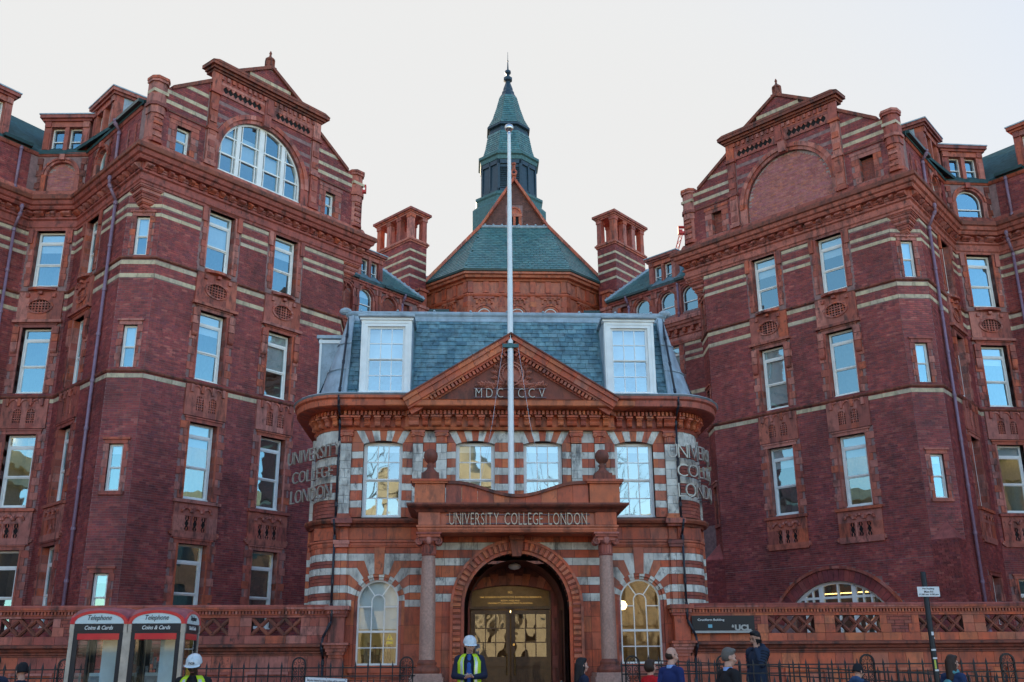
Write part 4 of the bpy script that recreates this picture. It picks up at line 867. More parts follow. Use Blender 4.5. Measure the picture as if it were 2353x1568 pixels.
# ------------------------------------------------------------------ ranges running back from the wings to the central tower
def link_range(OX, sg, label, right):
    d = Vector((sg * -0.674, -0.738, 0)); n = Vector((sg * 0.738, -0.674, 0)); A = Face((OX, 51.1, 0), d, n); L = 11.5
    root = thing('side_range', (OX, 51.1, 0), label, 'building')
    bays = [(2.15, right), (3.82, True), (5.2, right), (6.9, right), (8.5, right)]
    holes = [(c - 0.5, c + 0.5, 18.95, 20.3) for c, _ in bays] + [(0.7, 1.15, 19.0, 20.25)]
    bk = MB(); wall(bk, A, 0.0, L, 0.12, 20.55, holes + [(c - 0.55, c + 0.55, z0, z1) for c in (3.82, 6.9) for z0, z1 in ((15.05, 17.26), (11.0, 13.45), (6.97, 9.52))], -0.3, 0.0)
    for c, _ in bays: arch_fill(bk, A, c, 0.5, 19.8, 20.3, -0.3, 0.0)
    bk.build('wall', 'mortar', root)
    q = []; br = []; bands = []; tr = MB()
    for c, gl in bays:
        tr = MB(); tr.ring(A, c, 19.8, 0.5, 0.6, -math.pi / 2, math.pi / 2, -0.2, 0.02, 16); tr.ring(A, c, 19.8, 0.6, 0.68, -math.pi / 2, math.pi / 2, -0.02, 0.07, 16); tr.box(A, c - 0.1, c + 0.1, 0, 0.13, 20.35, 20.62)
        for g in (-1, 1): tr.box(A, c + g * 0.58 - 0.1, c + g * 0.58 + 0.1, -0.2, 0.02, 18.9, 19.8)
        tr.build('attic_arch', 'terracotta', root)
        for g in (-1, 1):
            for k in range(4): q.append((A, c + g * 0.78 - 0.12, c + g * 0.78 + 0.12, 0, 0.09 if k % 2 else 0.06, 18.75 + k * 0.46, 18.75 + k * 0.46 + 0.45, 'terracotta'))
        if gl: round_window(root, A, c, 18.95, 1.0, 0.85, o=-0.14, room='room_dark' if right else 'room_wall', blind=0.0 if right else 0.3)
        else:
            f = MB(); f.box(A, c - 0.5, c + 0.5, -0.28, -0.16, 18.9, 20.3); nf = f.build('blind_arch', 'mortar', root)
            pieces(nf, 'brick', 'blind_arch_brickwork', [p for p in bricks(A, c - 0.5, c + 0.5, 18.95, 20.3, [], 'brick_red', o0=-0.165, o1=-0.15) if p[6] < 19.8 or math.hypot(max(abs(p[1] - c), abs(p[2] - c)) - 0.03, p[6] - 19.8) < 0.5], cap=60)
    f = MB(); f.box(A, 0.65, 1.2, -0.28, -0.2, 18.9, 20.3); nf = f.build('niche', 'mortar', root); pieces(nf, 'brick', 'niche_brickwork', bricks(A, 0.72, 1.14, 19.0, 20.25, [], 'brick_red', o0=-0.205, o1=-0.19), cap=40)
    quoins(q, A, 0.7, 1.15, 19.0, 20.25, wn=0.2, ww=0.28, o1=0.02, reveal=0.3)
    bands = []
    for z0, z1 in ((10.60, 10.79), (14.55, 14.73), (14.08, 14.26), (16.32, 16.47), (16.66, 16.81), (17.11, 17.26)): bands += courses(A, 0.2, L, z0, z1, 'cream_stone', 0.62, -0.01, 0.016, [(c - 0.9, c + 0.9, 3, 17.6) for c in (3.82, 6.9)])
    wh = [(c - 0.85, c + 0.85, z0 - 1.3, z1 + 0.3) for c in (3.82, 6.9) for z0, z1 in ((15.05, 17.26), (11.0, 13.45), (6.97, 9.52))]
    bricks(A, 0.0, L, 8.0, 17.25, wh + [(0, L, b_[5], b_[6]) for b_ in bands[:0]] + [(0, L, z0, z1) for z0, z1 in ((10.60, 10.79), (14.55, 14.73), (14.08, 14.26), (16.32, 16.47), (16.66, 16.81), (17.11, 17.26))], 'brick_purple', out=br)
    for c in (3.82, 6.9):
        for z0, z1 in ((15.05, 17.26), (11.0, 13.45), (6.97, 9.52)):
            window(root, A, c, z0, 1.1, z1 - z0, top=0.42, blind=0.5, dp=1.2); quoins(q, A, c - 0.55, c + 0.55, z0 - 1.2, z1 + 0.2, ww=0.3, wn=0.24); tr = MB(); tr.box(A, c - 0.85, c + 0.85, -0.1, 0.1, z1 + 0.1, z1 + 0.22); tr.build('window_head', 'terracotta', root); tr = MB(); tr.box(A, c - 0.8, c + 0.8, -0.1, 0.04, z0 - 1.2, z0); tr.build('apron_panel', 'terracotta', root)
    tr = MB(); tr.box(A, 0, L, -0.02, 0.1, 20.42, 20.55); tr.box(A, 0, L, -0.02, 0.16, 20.55, 20.62); tr.build('eaves_moulding', 'terracotta', root); tr = MB(); tr.box(A, 0, L, -0.02, 0.1, 18.6, 18.8); tr.build('attic_plinth', 'terracotta', root)
    cn = MB(); pth = [A.pt(L, 0, 0), A.pt(0, 0, 0)] if sg > 0 else [A.pt(0, 0, 0), A.pt(L, 0, 0)]
    cn.sweep([(p.x, p.y) for p in pth], [(-0.02, 17.28), (0.05, 17.28), (0.09, 17.40), (0.09, 17.50), (0.05, 17.66), (0.12, 17.70), (0.07, 17.78), (0.07, 18.02), (0.26, 18.04), (0.30, 18.16), (0.38, 18.20), (0.42, 18.32), (0.48, 18.34), (0.48, 18.50), (0.44, 18.56), (-0.02, 18.60)]); co = cn.build('cornice', 'terracotta', root)
    md = MB()
    for k in range(22): md.box(A, 0.3 + k * 0.5, 0.48 + k * 0.5, 0.07, 0.26, 17.8, 18.02)
    part('modillion_row', md.mesh('modillion_row', 'terracotta'), co, kind='stuff')
    pieces(root, 'quoin_block', 'quoin_blocks', q, cap=150); pieces(root, 'band_stone', 'band_stones', bands, cap=80); pieces(root, 'brick', 'brickwork', br, cap=120)
    
    for a, c in ((-0.1, 2.75), (4.5, L)): gt = MB(); gt.box(A, a, c, 0.0, 0.3, 20.64, 20.78); gt.build('gutter', 'gutter_green', root)
    dormer(root, A, 3.62, 1.75, 20.62, 22.45, 2.6, o=0.0)
    dormer(root, A, 7.4, 1.75, 20.62, 22.45, 2.6, o=0.0)
    # roof slope rising from the eaves, with a lead hip against the chimney
    u = (-n * 1.9 + Vector((0, 0, 1.9))).normalized()
    SL = Face(A.pt(0, 0.28, 20.74), d, (n + Vector((0, 0, 1))).normalized(), v=u)
    rf = MB(); rf.add([SL.pt(-0.1, 0, 0), SL.pt(L, 0, 0), SL.pt(L, 0, 3.8), SL.pt(2.2, 0, 3.8)] + [SL.pt(-0.1, -0.2, 0), SL.pt(L, -0.2, 0), SL.pt(L, -0.2, 3.8), SL.pt(2.2, -0.2, 3.8)], [(0, 1, 2, 3), (7, 6, 5, 4), (0, 4, 5, 1), (1, 5, 6, 2), (2, 6, 7, 3), (3, 7, 4, 0)])
    ro = rf.build('roof', 'slate_blue', root); sl = []; z = 0.0; row = 0
    while z < 3.7:
        x0 = max(-0.1, 0.55 * z)
        for k in range(int((L - x0) / 0.3)): sl.append((SL, x0 + k * 0.3 + (row % 2) * 0.15, x0 + k * 0.3 + (row % 2) * 0.15 + 0.29, 0.0, 0.02, z, z + 0.3, 'slate_teal'))
        z += 0.2; row += 1
    pieces(ro, 'slate', 'slating', [s_ for s_ in sl if not (2.7 < s_[1] < 4.6 and s_[5] < 2.0)], cap=120, tilt=0.1)
    hp = MB(); hp.tube(SL.pt(-0.12, 0.03, 0.0), SL.pt(2.2, 0.03, 3.8), 0.09, n=8)
    for k in range(14): p = SL.pt(-0.12 + 2.32 * (k + .5) / 14, 0.11, 3.8 * (k + .5) / 14); hp.ball(p, 0.06, 6, 4)
    part('lead_hip', hp.mesh('lead_hip', 'lead'), ro)
    p = A.pt(1.28 if not right else 1.3, 0.06, 0); drainpipe(root, [A.pt(1.28, 0.3, 20.66), A.pt(1.28, 0.3, 20.55), (p.x, p.y, 20.2), (p.x, p.y, 18.6)], 0.06)
    if right: p = A.pt(4.55, 0.1, 0); drainpipe(root, [(p.x, p.y, 20.6), (p.x, p.y, 18.6)], 0.06)
    # end pier below the chimney
    pr = MB(); pr.box(A, -0.55, 0.08, -0.6, 0.12, 12, 20.3); pr.box(A, -0.6, 0.14, -0.65, 0.2, 20.3, 20.46); pr.box(A, -0.5, 0.05, -0.6, 0.1, 20.46, 21.3); pr.box(A, -0.6, 0.14, -0.65, 0.2, 21.3, 21.45)
    pr.build('end_pier', 'terracotta', root)
    # ---- chimney stack with an open pillared top
    CXC, CYC = (-4.33, 51.5) if sg > 0 else (7.2, 51.5)
    e1 = Vector((sg * -0.674, 0.738, 0)); e2 = Vector((sg * 0.674, 0.738, 0))
    CL = Face((CXC, CYC, 0), e1, (sg * -0.738, -0.674, 0)); CR = Face((CXC, CYC, 0), e2, (sg * 0.738, -0.674, 0)); l1, l2 = 3.1, 1.3
    c0 = Vector((CXC, CYC, 0))
    def ring_box(b, ins, z0, z1):
        P_ = [c0 + e1 * a + e2 * c for a, c in ((ins, ins), (l1 - ins, ins), (l1 - ins, l2 - ins), (ins, l2 - ins))]
        b.add([Vector((p.x, p.y, z0)) for p in P_] + [Vector((p.x, p.y, z1)) for p in P_], [(3, 2, 1, 0), (4, 5, 6, 7), (0, 1, 5, 4), (1, 2, 6, 5), (2, 3, 7, 6), (3, 0, 4, 7)])
    ck = MB(); ring_box(ck, 0.012, 18.0, 24.5); cho = ck.build('chimney_stack', 'mortar', root)
    cb = MB(); ring_box(cb, -0.06, 24.46, 24.56); ring_box(cb, -0.12, 24.56, 24.66); ring_box(cb, -0.05, 24.66, 24.74)
    ring_box(cb, -0.05, 26.2, 26.28); ring_box(cb, -0.12, 26.28, 26.36); ring_box(cb, -0.2, 26.36, 26.5); part('chimney_cap', cb.mesh('chimney_cap', 'terracotta'), cho)
    for a, c in [(x, y) for x in (0.17, l1 / 2 - 0.45, l1 / 2 + 0.45, l1 - 0.17) for y in (0.17, l2 - 0.17)]:
        pb = MB()
        def pil(h, z0, z1):
            P_ = [c0 + e1 * (a + i) + e2 * (c + j) for i, j in ((-h, -h), (h, -h), (h, h), (-h, h))]
            pb.add([Vector((p.x, p.y, z0)) for p in P_] + [Vector((p.x, p.y, z1)) for p in P_], [(3, 2, 1, 0), (4, 5, 6, 7), (0, 1, 5, 4), (1, 2, 6, 5), (2, 3, 7, 6), (3, 0, 4, 7)])
        pil(0.17, 24.74, 25.3); pil(0.165, 25.305, 26.02); pil(0.2, 26.02, 26.2); part('pillar', pb.mesh('pillar', 'terracotta'), cho)
    cbk = []; cbd = []
    zb = [(22.37, 22.51), (22.88, 23.02), (23.39, 23.53), (23.90, 24.04)]
    for F, l in ((CL, l1), (CR, l2)):
        for z0, z1 in zb: cbd += courses(F, 0, l, z0, z1, 'cream_stone', 0.5, -0.02, 0.014)
        bricks(F, 0, l, 20.6, 24.46, [(0, l, z0, z1) for z0, z1 in zb], 'brick_purple', out=cbk)
    pieces(cho, 'band_stone', 'chimney_band_stones', cbd, cap=60); pieces(cho, 'brick', 'chimney_brickwork', cbk, cap=160)
    return root
link_range(-3.75, 1, 'brick side range with pillared chimney stack, left of the green-spired tower', False)
link_range(6.75, -1, 'brick side range with pillared chimney stack, right of the green-spired tower', True)

# ------------------------------------------------------------------ central tower
TX = 1.62
tower = thing('spired_tower', (TX, 52, 0), 'octagonal terracotta tower with slate roof, brick gable and green spire', 'tower')
hw = 2.93
tp = [(-5.0, 52.75 + 2.9), (-5.0 + 0.02, 52.75), (-hw, 50.5)]
octo = [(TX - 7.6, 55.2), (TX - hw - 2.15, 52.65), (TX - hw, 50.5), (TX + hw, 50.5), (TX + hw + 2.15, 52.65), (TX + 7.6, 55.2)]
inset = 0.55
def off(path, o):
    P = [Vector(p) for p in path]; out = []; nr = lambda d: Vector((d.y, -d.x))
    for i in range(len(P)):
        if 0 < i < len(P) - 1: d1 = (P[i] - P[i - 1]).normalized(); d2 = (P[i + 1] - P[i]).normalized(); m = (nr(d1) + nr(d2)) / (1 + nr(d1).dot(nr(d2)))
        else: m = nr((P[1] - P[0]).normalized()) if i == 0 else nr((P[-1] - P[-2]).normalized())
        out.append((P[i].x + m.x * o, P[i].y + m.y * o))
    return out
ow = off(octo, -inset)
b = MB(); b.sweep(ow, [(0, 0.1), (0, 22.0), (-0.5, 22.0), (-0.5, 0.1)]); b.build('drum_wall', 'terracotta_orange', tower)
b = MB(); b.sweep(ow, [(-0.02, 20.98), (0.08, 21.0), (0.12, 21.08), (0.12, 21.16), (0.05, 21.2), (-0.02, 21.2)]); b.sweep(ow, [(-0.02, 21.86), (0.1, 21.88), (0.14, 21.98), (0.34, 22.02), (0.38, 22.14), (0.5, 22.18), (0.5, 22.3), (-0.02, 22.34)]); b.build('drum_cornice', 'terracotta_orange', tower)
b = MB(); b.sweep(ow, [(-0.02, 22.30), (0.56, 22.32), (0.58, 22.42), (-0.02, 22.44)]); b.build('gutter', 'gutter_green', tower)
dp = []
for i in range(1, 4):
    p, q_ = Vector(ow[i]), Vector(ow[i + 1]); dd = (q_ - p); l = dd.length; dd.normalize(); F = Face((p.x, p.y, 0), (dd.x, dd.y), (dd.y, -dd.x)); nb = 3 if i == 2 else 1
    if i != 2: l = min(l, 3.2)
    off0 = 0 if i != 1 else (q_ - p).length - 3.2
    F = Face((p.x + dd.x * max(0, off0), p.y + dd.y * max(0, off0), 0), (dd.x, dd.y), (dd.y, -dd.x))
    n = 6 if i == 2 else 3
    for k in range(n + 1): s = 0.14 + (l - 0.28) * k / n; dp.append((F, s - 0.15, s + 0.15, 0, 0.09, 21.22, 21.86, 'terracotta_orange'))
    for c in ([0.9, l / 2, l - 0.9] if nb == 3 else [l / 2]):
        tr = MB(); tr.ring(F, c, 19.95, 0.37, 0.48, -math.pi / 2, math.pi / 2, -0.02, 0.06, 16); tr.ring(F, c, 19.95, 0.50, 0.62, -math.pi / 2, math.pi / 2, -0.02, 0.1, 16)
        round_window(tower, F, c, 18.9, 0.72, 1.05, o=0.02, room='room_dark', dp=0.01, ex=-0.05, blind=0.3)
        for k in (-1, 0, 1): tr.ring(F, c + k * 0.27, 20.72, 0.09, 0.16, -1.57, 1.57, 0, 0.1, 8)
        for k in (-1.5, -0.5, 0.5, 1.5): tr.box(F, c + k * 0.27 - 0.04, c + k * 0.27 + 0.04, 0, 0.14, 20.56, 20.72)
        tr.box(F, c - 0.55, c + 0.55, 0, 0.1, 20.88, 20.98); tr.build('drum_arch', 'terracotta_orange', tower)
    for k in range(nb + 1):
        s = [0.12, l / 2 - 0.85, l / 2 + 0.85, l - 0.12][k] if nb == 3 else [0.12, l - 0.12][k]
        for j in range(8): dp.append((F, s - 0.17 + 0.04 * (j % 2), s + 0.17 - 0.04 * (j % 2), 0, 0.08, 18.6 + j * 0.3, 18.895 + j * 0.3, 'terracotta_orange'))
pieces(tower, 'pilaster_block', 'pilaster_blocks', dp, cap=120)
# apse roof of slates
e = off(octo, -0.0); ridge = [(TX - 1.98, 53.45), (TX + 1.98, 53.45)]
roofs = [((e[2], e[3]), (ridge[0], ridge[1])), ((e[1], e[2]), (ridge[0], ridge[0])), ((e[3], e[4]), (ridge[1], ridge[1]))]
zb, zt = 22.42, 26.25
rb = MB(); sl = []
for (a, c), (a2, c2) in roofs:
    zl = zt if True else zt
    z_a = z_c = zt
    v = [Vector((*a, zb)), Vector((*c, zb)), Vector((*c2, z_c)), Vector((*a2, z_a))]
    n = (v[1] - v[0]).cross(v[3] - v[0]).normalized(); 
    if n.z < 0: n = -n
    rb.add([p - n * 0.05 for p in v] + [p - n * 0.3 for p in v], [(0, 1, 2, 3), (7, 6, 5, 4), (0, 4, 5, 1), (1, 5, 6, 2), (2, 6, 7, 3), (3, 7, 4, 0)])
    u = (v[1] - v[0]).normalized(); w = n.cross(u); 
    if w.z < 0: w = -w
    F = Face(v[0], u, n, v=w)
    loc = [((p - v[0]).dot(u), (p - v[0]).dot(w)) for p in v]
    h = max(p[1] for p in loc); y = 0; row = 0
    while y < h - 0.05:
        yc = y + 0.1; xs = []
        for (x0, y0), (x1, y1) in zip(loc, loc[1:] + loc[:1]):
            if (y0 - yc) * (y1 - yc) < 0: xs.append(x0 + (x1 - x0) * (yc - y0) / (y1 - y0))
        if len(xs) == 2:
            l, r_ = min(xs), max(xs); k = math.floor(l / 0.34)
            while k * 0.34 < r_:
                x0 = max(l, k * 0.34 + (row % 2) * 0.17); x1 = min(r_, (k + 1) * 0.34 + (row % 2) * 0.17 - 0.022)
                if x1 - x0 > 0.05: sl.append((F, x0, x1, -0.02, 0.02, y, y + 0.26, 'slate_teal'))
                k += 1
        y += 0.2; row += 1
ao = rb.build('apse_roof', 'slate_blue', tower); pieces(ao, 'slate', 'apse_slating', sl, cap=300, tilt=0.12)
hb = MB(); hb.tube((ridge[0][0], 53.4, zt + 0.02), (ridge[1][0], 53.4, zt + 0.02), 0.1, n=8)
for k in range(8): hb.ball((ridge[0][0] + 3.96 * (k + 0.5) / 8, 53.35, zt + 0.12), 0.07, 6, 4)
hb.build('ridge_lead', 'lead', tower)
GF = Face((TX, 53.6, 0), (1, 0, 0), (0, -1, 0))
g = MB(); g.prism(GF, [(-4.3, 23.3), (4.3, 23.3), (2.0, 26.45), (0, 29.3), (-2.0, 26.45)], -0.4, -0.01); go = g.build('gable_wall', 'mortar', tower)
gl = lambda z: (-(4.3 - (z - 23.3) * 2.3 / 3.15), 4.3 - (z - 23.3) * 2.3 / 3.15) if z < 26.45 else (-(2.0 * (29.3 - z) / 2.85), 2.0 * (29.3 - z) / 2.85)
pieces(go, 'brick', 'gable_brickwork', bricks(GF, -4, 4, 26.2, 29.2, [(-0.5, 0.5, 26.3, 27.75)], 'brick_dark', lim=gl), cap=150)
for g_ in (-1, 1):
    e1 = Vector((*(e[1] if g_ < 0 else e[4]), 22.5)); r1 = Vector((TX + g_ * 1.98, 53.42, 26.3)); ap = Vector((TX, 53.5, 29.45))
    rp = [e1 + (r1 - e1) * t + Vector((0, 0, -0.35 * math.sin(math.pi * t))) * 0 for t in [k / 11 for k in range(12)]] + [r1 + (ap - r1) * t for t in [k / 8 for k in range(1, 9)]]
    for p, q in zip(rp, rp[1:]):
        q2 = p + (q - p) * 0.97; k_ = MB(); fw, dn = Vector((0, -0.16, 0)), Vector((0, 0.3, 0)); up_ = Vector((-g_ * 0.0, 0, 0.12)); lo_ = Vector((0, 0, -0.14))
        k_.add([p + fw + lo_, p + dn + lo_, p + fw + up_, p + dn + up_, q2 + fw + lo_, q2 + dn + lo_, q2 + fw + up_, q2 + dn + up_], BOXF); part('coping_stone', k_.mesh('coping_stone', 'terracotta_orange'), go)
w_ = MB(); w_.box(GF, -0.42, 0.42, 0, 0.1, 26.3, 26.42); w_.box(GF, -0.42, -0.26, 0, 0.08, 26.42, 27.0); w_.box(GF, 0.26, 0.42, 0, 0.08, 26.42, 27.0); w_.box(GF, -0.07, 0.07, 0, 0.08, 26.42, 27.0); w_.box(GF, -0.46, 0.46, 0, 0.1, 27.0, 27.2); w_.ring(GF, 0, 27.2, 0.0, 0.32, -1.57, 1.57, 0, 0.08, 12); w_.ring(GF, 0, 27.2, 0.32, 0.42, -1.57, 1.57, 0, 0.14, 12)
part('attic_light', w_.mesh('attic_light', 'terracotta_orange'), go); v_ = MB(); v_.box(GF, -0.26, 0.26, 0.0, 0.015, 26.42, 27.0); part('dark_opening', v_.mesh('dark_opening', 'void'), go)
f_ = MB(); f_.lathe((TX, 53.7, 0), [(0.2, 29.3), (0.2, 29.5), (0.12, 29.55), (0.1, 29.7), (0.17, 29.74), (0.1, 29.82)], 8); f_.ring(Face((TX, 53.7, 0), (1, 0, 0), (0, -1, 0)), 0, 30.0, 0.1, 0.2, -3.1416, 3.1416, -0.06, 0.06, 14); f_.lathe((TX, 53.7, 0), [(0.1, 30.18), (0.09, 30.45), (0.14, 30.5), (0.14, 30.62), (0.0, 30.66)], 8); f_.build('gable_finial', 'terracotta_orange', tower)
# transverse slate roofs behind the apse
rb = MB(); TRF = Face((TX, 55.0, 22.0), (1, 0, 0), (0, -0.8, 0.6), v=(0, 0.6, 0.8))
rb.add([TRF.pt(-9, 0, 0), TRF.pt(9, 0, 0), TRF.pt(9, 0, 3.1), TRF.pt(-9, 0, 3.1)] + [TRF.pt(-9, -0.3, 0), TRF.pt(9, -0.3, 0), TRF.pt(9, -0.3, 3.1), TRF.pt(-9, -0.3, 3.1)], [(0, 1, 2, 3), (7, 6, 5, 4), (0, 4, 5, 1), (1, 5, 6, 2), (2, 6, 7, 3), (3, 7, 4, 0)])
ro = rb.build('cross_roof', 'slate_blue', tower)
pieces(ro, 'slate', 'cross_slating', [(TRF, s0 * 0.34 - 8.8 + (r_ % 2) * 0.17, s0 * 0.34 - 8.8 + (r_ % 2) * 0.17 + 0.33, 0, 0.02, 1.3 + r_ * 0.2, 1.3 + r_ * 0.2 + 0.25, 'slate_teal') for r_ in range(9) for s0 in range(51) if abs(s0 * 0.34 - 8.8) > 3.8], cap=100, tilt=0.1)
# spire
SX, SY = 1.48, 58.0; ph = math.pi / 8
def oct_(name, prof, mt, smooth=False, n=8): b = MB(); b.lathe((SX, SY, 0), prof, n, ph=ph); return b.build(name, mt, tower)
cs = 1 / math.cos(math.pi / 8)
oct_('spire_base', [(2.5, 24), (2.5, 29.0), (2.22, 29.3), (2.22, 29.6), (2.3, 29.7), (2.3, 29.85), (1.9, 30.1)], 'verdigris')
oct_('louvre_stage', [(1.86, 30.0), (1.80, 32.3)], 'copper_dark')
lv = MB()
for k in range(8):
    a = -math.pi / 2 + k * math.pi / 4; nrm = Vector((math.cos(a), math.sin(a), 0)); dd = Vector((-math.sin(a), math.cos(a), 0)); F = Face(Vector((SX, SY, 0)) + nrm * 1.70, dd, nrm)
    for s in (-0.68, 0.0, 0.68): lv.box(F, s - 0.06, s + 0.06, -0.1, 0.06, 30.1, 32.25)
    lv.box(F, -0.7, 0.7, -0.1, 0.06, 32.0, 32.3); lv.box(F, -0.7, 0.7, -0.1, 0.06, 30.05, 30.25)
    if k == 0:
        for c in (-0.34, 0.34):
            for j in range(12): lv.add([F.pt(c - 0.26, -0.02, 30.35 + j * 0.13), F.pt(c + 0.26, -0.02, 30.35 + j * 0.13), F.pt(c + 0.26, 0.06, 30.30 + j * 0.13), F.pt(c - 0.26, 0.06, 30.30 + j * 0.13)], [(0, 1, 2, 3)])
lv.build('louvre_frames', 'copper_dark', tower)
oct_('louvre_cornice', [(1.78, 32.25), (1.95, 32.3), (1.98, 32.55), (2.1, 32.62), (2.1, 32.8), (1.72, 33.0)], 'verdigris')
oct_('lower_spire', [(1.80, 32.9), (1.62, 33.5), (1.42, 34.6)], 'slate_blue'); oct_('spire_collar', [(1.36, 34.5), (1.36, 34.85), (1.3, 34.9), (1.3, 35.0), (1.5, 35.06), (1.5, 35.2), (1.2, 35.3)], 'copper_dark')
oct_('upper_spire', [(1.44, 35.15), (1.1, 35.9), (0.82, 36.8), (0.58, 37.75)], 'slate_blue')
oct_('spire_tip', [(0.60, 37.7), (0.44, 38.0), (0.44, 38.1), (0.34, 38.3), (0.34, 38.4), (0.16, 38.95), (0.16, 39.0), (0.30, 39.1), (0.30, 39.3), (0.14, 39.4), (0.1, 39.55), (0.22, 39.7), (0.2, 39.85), (0.06, 39.95), (0.03, 40.6), (0.06, 40.63), (0.02, 40.7), (0.012, 41.35)], 'copper_dark')
ss = []
for z0, z1, ra, rb_ in ((33.02, 33.5, 1.76, 1.62), (33.5, 34.58, 1.62, 1.42), (35.25, 35.9, 1.42, 1.1), (35.9, 36.8, 1.1, 0.82), (36.8, 37.7, 0.82, 0.59)):
    nr_ = max(1, round((z1 - z0) / 0.17))
    for k in range(8):
        a = -math.pi / 2 + k * math.pi / 4; nh = Vector((math.cos(a), math.sin(a), 0)); dd = Vector((-math.sin(a), math.cos(a), 0)); c8 = math.cos(math.pi / 8)
        p0 = Vector((SX, SY, z0)) + nh * ra * c8; p1 = Vector((SX, SY, z1)) + nh * rb_ * c8; vv = (p1 - p0); H = vv.length; vv.normalize(); n = dd.cross(vv)
        if n.dot(nh) < 0: n = -n
        F = Face(p0, dd, n, v=vv)
        if k in (0, 1, 7, 2, 6):
            for r_ in range(nr_):
                t = (r_ + 0.5) / nr_; half = (ra + (rb_ - ra) * t) * math.sin(math.pi / 8); x = -half - (r_ % 2) * 0.1
                while x < half:
                    x0, x1 = max(x, -half), min(x + 0.185, half)
                    if x1 - x0 > 0.04: ss.append((F, x0, x1, -0.01, 0.022, H * r_ / nr_, H * (r_ + 1.25) / nr_, 'slate_teal'))
                    x += 0.2
pieces(tower, 'slate', 'spire_slating', ss, cap=300, tilt=0.12)
# glass balustrade on the roof terrace either side of the drum
for sgn, x0 in ((1, -4.0), (-1, 7.2)):
    gx = MB(); gx.box(WORLD, min(x0, x0 + sgn * 1.9), max(x0, x0 + sgn * 1.9), -51.5, -51.47, 18.6, 20.4)
    ob = gx.build('terrace_screen', 'gutter_green', tower)

# ------------------------------------------------------------------ cranes far behind
flat('crane_red', (0.45, 0.03, 0.03), 0.5); flat('crane_grey', (0.15, 0.25, 0.27), 0.5)
def crane(base, tip, label, w=0.3):
    base, tip = Vector(base), Vector(tip); rt = thing('tower_crane', base, label, 'crane', 'cranes behind the building')
    d = (tip - base); L = d.length; d.normalize(); u = d.cross(Vector((0, 1, 0))).normalized() * w; t = Vector((0, 1, 0)) * w; b = MB(); n = int(L / (w * 2.2))
    cs_ = [u + t, u - t, -u - t, -u + t]
    for c in cs_: b.tube(base + c * 0.5, tip + c * 0.5, 0.035, n=5)
    br_ = MB()
    for k in range(n):
        p, q = base + d * L * k / n, base + d * L * (k + 1) / n
        for i in range(4): br_.tube(p + cs_[i] * 0.5, q + cs_[(i + 1) % 4] * 0.5, 0.03, n=4)
    b.build('mast_chords', 'crane_red', rt); br_.build('mast_bracing', 'crane_red', rt)
    h = MB(); CFf = Face((tip.x, tip.y, tip.z), (1, 0, 0), (0, -1, 0))
    for x0, x1, z0, z1 in ((-0.35, -0.25, -0.15, 0.7), (0.35, 0.45, -0.15, 0.7), (-0.25, 0.35, 0.6, 0.7), (-0.25, 0.35, -0.15, 0.1)): h.box(CFf, x0, x1, -0.25, 0.25, z0, z1)
    h.box(CFf, -0.25, 0.1, -0.15, 0.15, 0.1, 0.35); h.build('cab', 'crane_red', rt)
    return rt
# ------------------------------------------------------------------ entrance lodge
lodge = thing('entrance_lodge', (0, 25, 0), 'orange terracotta entrance lodge with mansard roof, pediment and arched doorway', 'building')
LW = Face((0, 24, 0), (1, 0, 0), (0, -1, 0)); RB = 0.78; RY = 1.12
AL, AR_ = Arc((-4.05, 24 + RY), RB, RY, -1), Arc((4.05, 24 + RY), RB, RY, 1); LA = (RB + RY) / 2 * math.pi / 2
def lpath(o=0.0, n=8):
    pts = [(-4.83 - o, 29.0)]
    pts += [(-4.05 - (RB + o) * math.cos(math.pi / 2 * k / n), 24 + RY - (RY + o) * math.sin(math.pi / 2 * k / n)) for k in range(n + 1)]
    pts += [(4.05 + (RB + o) * math.sin(math.pi / 2 * k / n), 24 + RY - (RY + o) * math.cos(math.pi / 2 * k / n)) for k in range(n + 1)]
    return pts + [(4.83 + o, 29.0)]
LP = lpath()
WX = (-3.07, 3.07); UX = (-3.07, -0.825, 0.825, 3.07); PX = 0.12
CREAM, TERR = 'faience', 'terracotta_orange'
lh = [(x - 0.545, x + 0.545, 1.74, 3.715) for x in WX] + [(x - 0.475, x + 0.475, 5.10, 6.95) for x in UX] + [(PX - 1.1, PX + 1.1, 0.3, 4.1)]
b = MB(); wall(b, LW, -4.05, 4.05, 0.12, 7.35, lh, -0.3, -0.012)
for x in WX: arch_fill(b, LW, x, 0.545, 3.17, 3.715, -0.3, -0.012)
for F in (AL, AR_): b.box(F, 0, LA, -0.3, -0.012, 0.12, 7.35)
for sg in (-1, 1): b.box(WORLD, min(sg * 4.53, sg * 4.82), max(sg * 4.53, sg * 4.82), -29, -(24 + RY), 0.12, 7.35)
b.build('wall', 'joint_dark', lodge)
blk = []; lbr = []
rows_low = [(3.03, 3.19, 1), (3.19, 3.35, 0), (3.35, 3.52, 1), (3.52, 3.76, 0), (3.76, 3.92, 1), (3.92, 4.08, 0), (4.08, 4.25, 1), (4.25, 4.39, 0)]
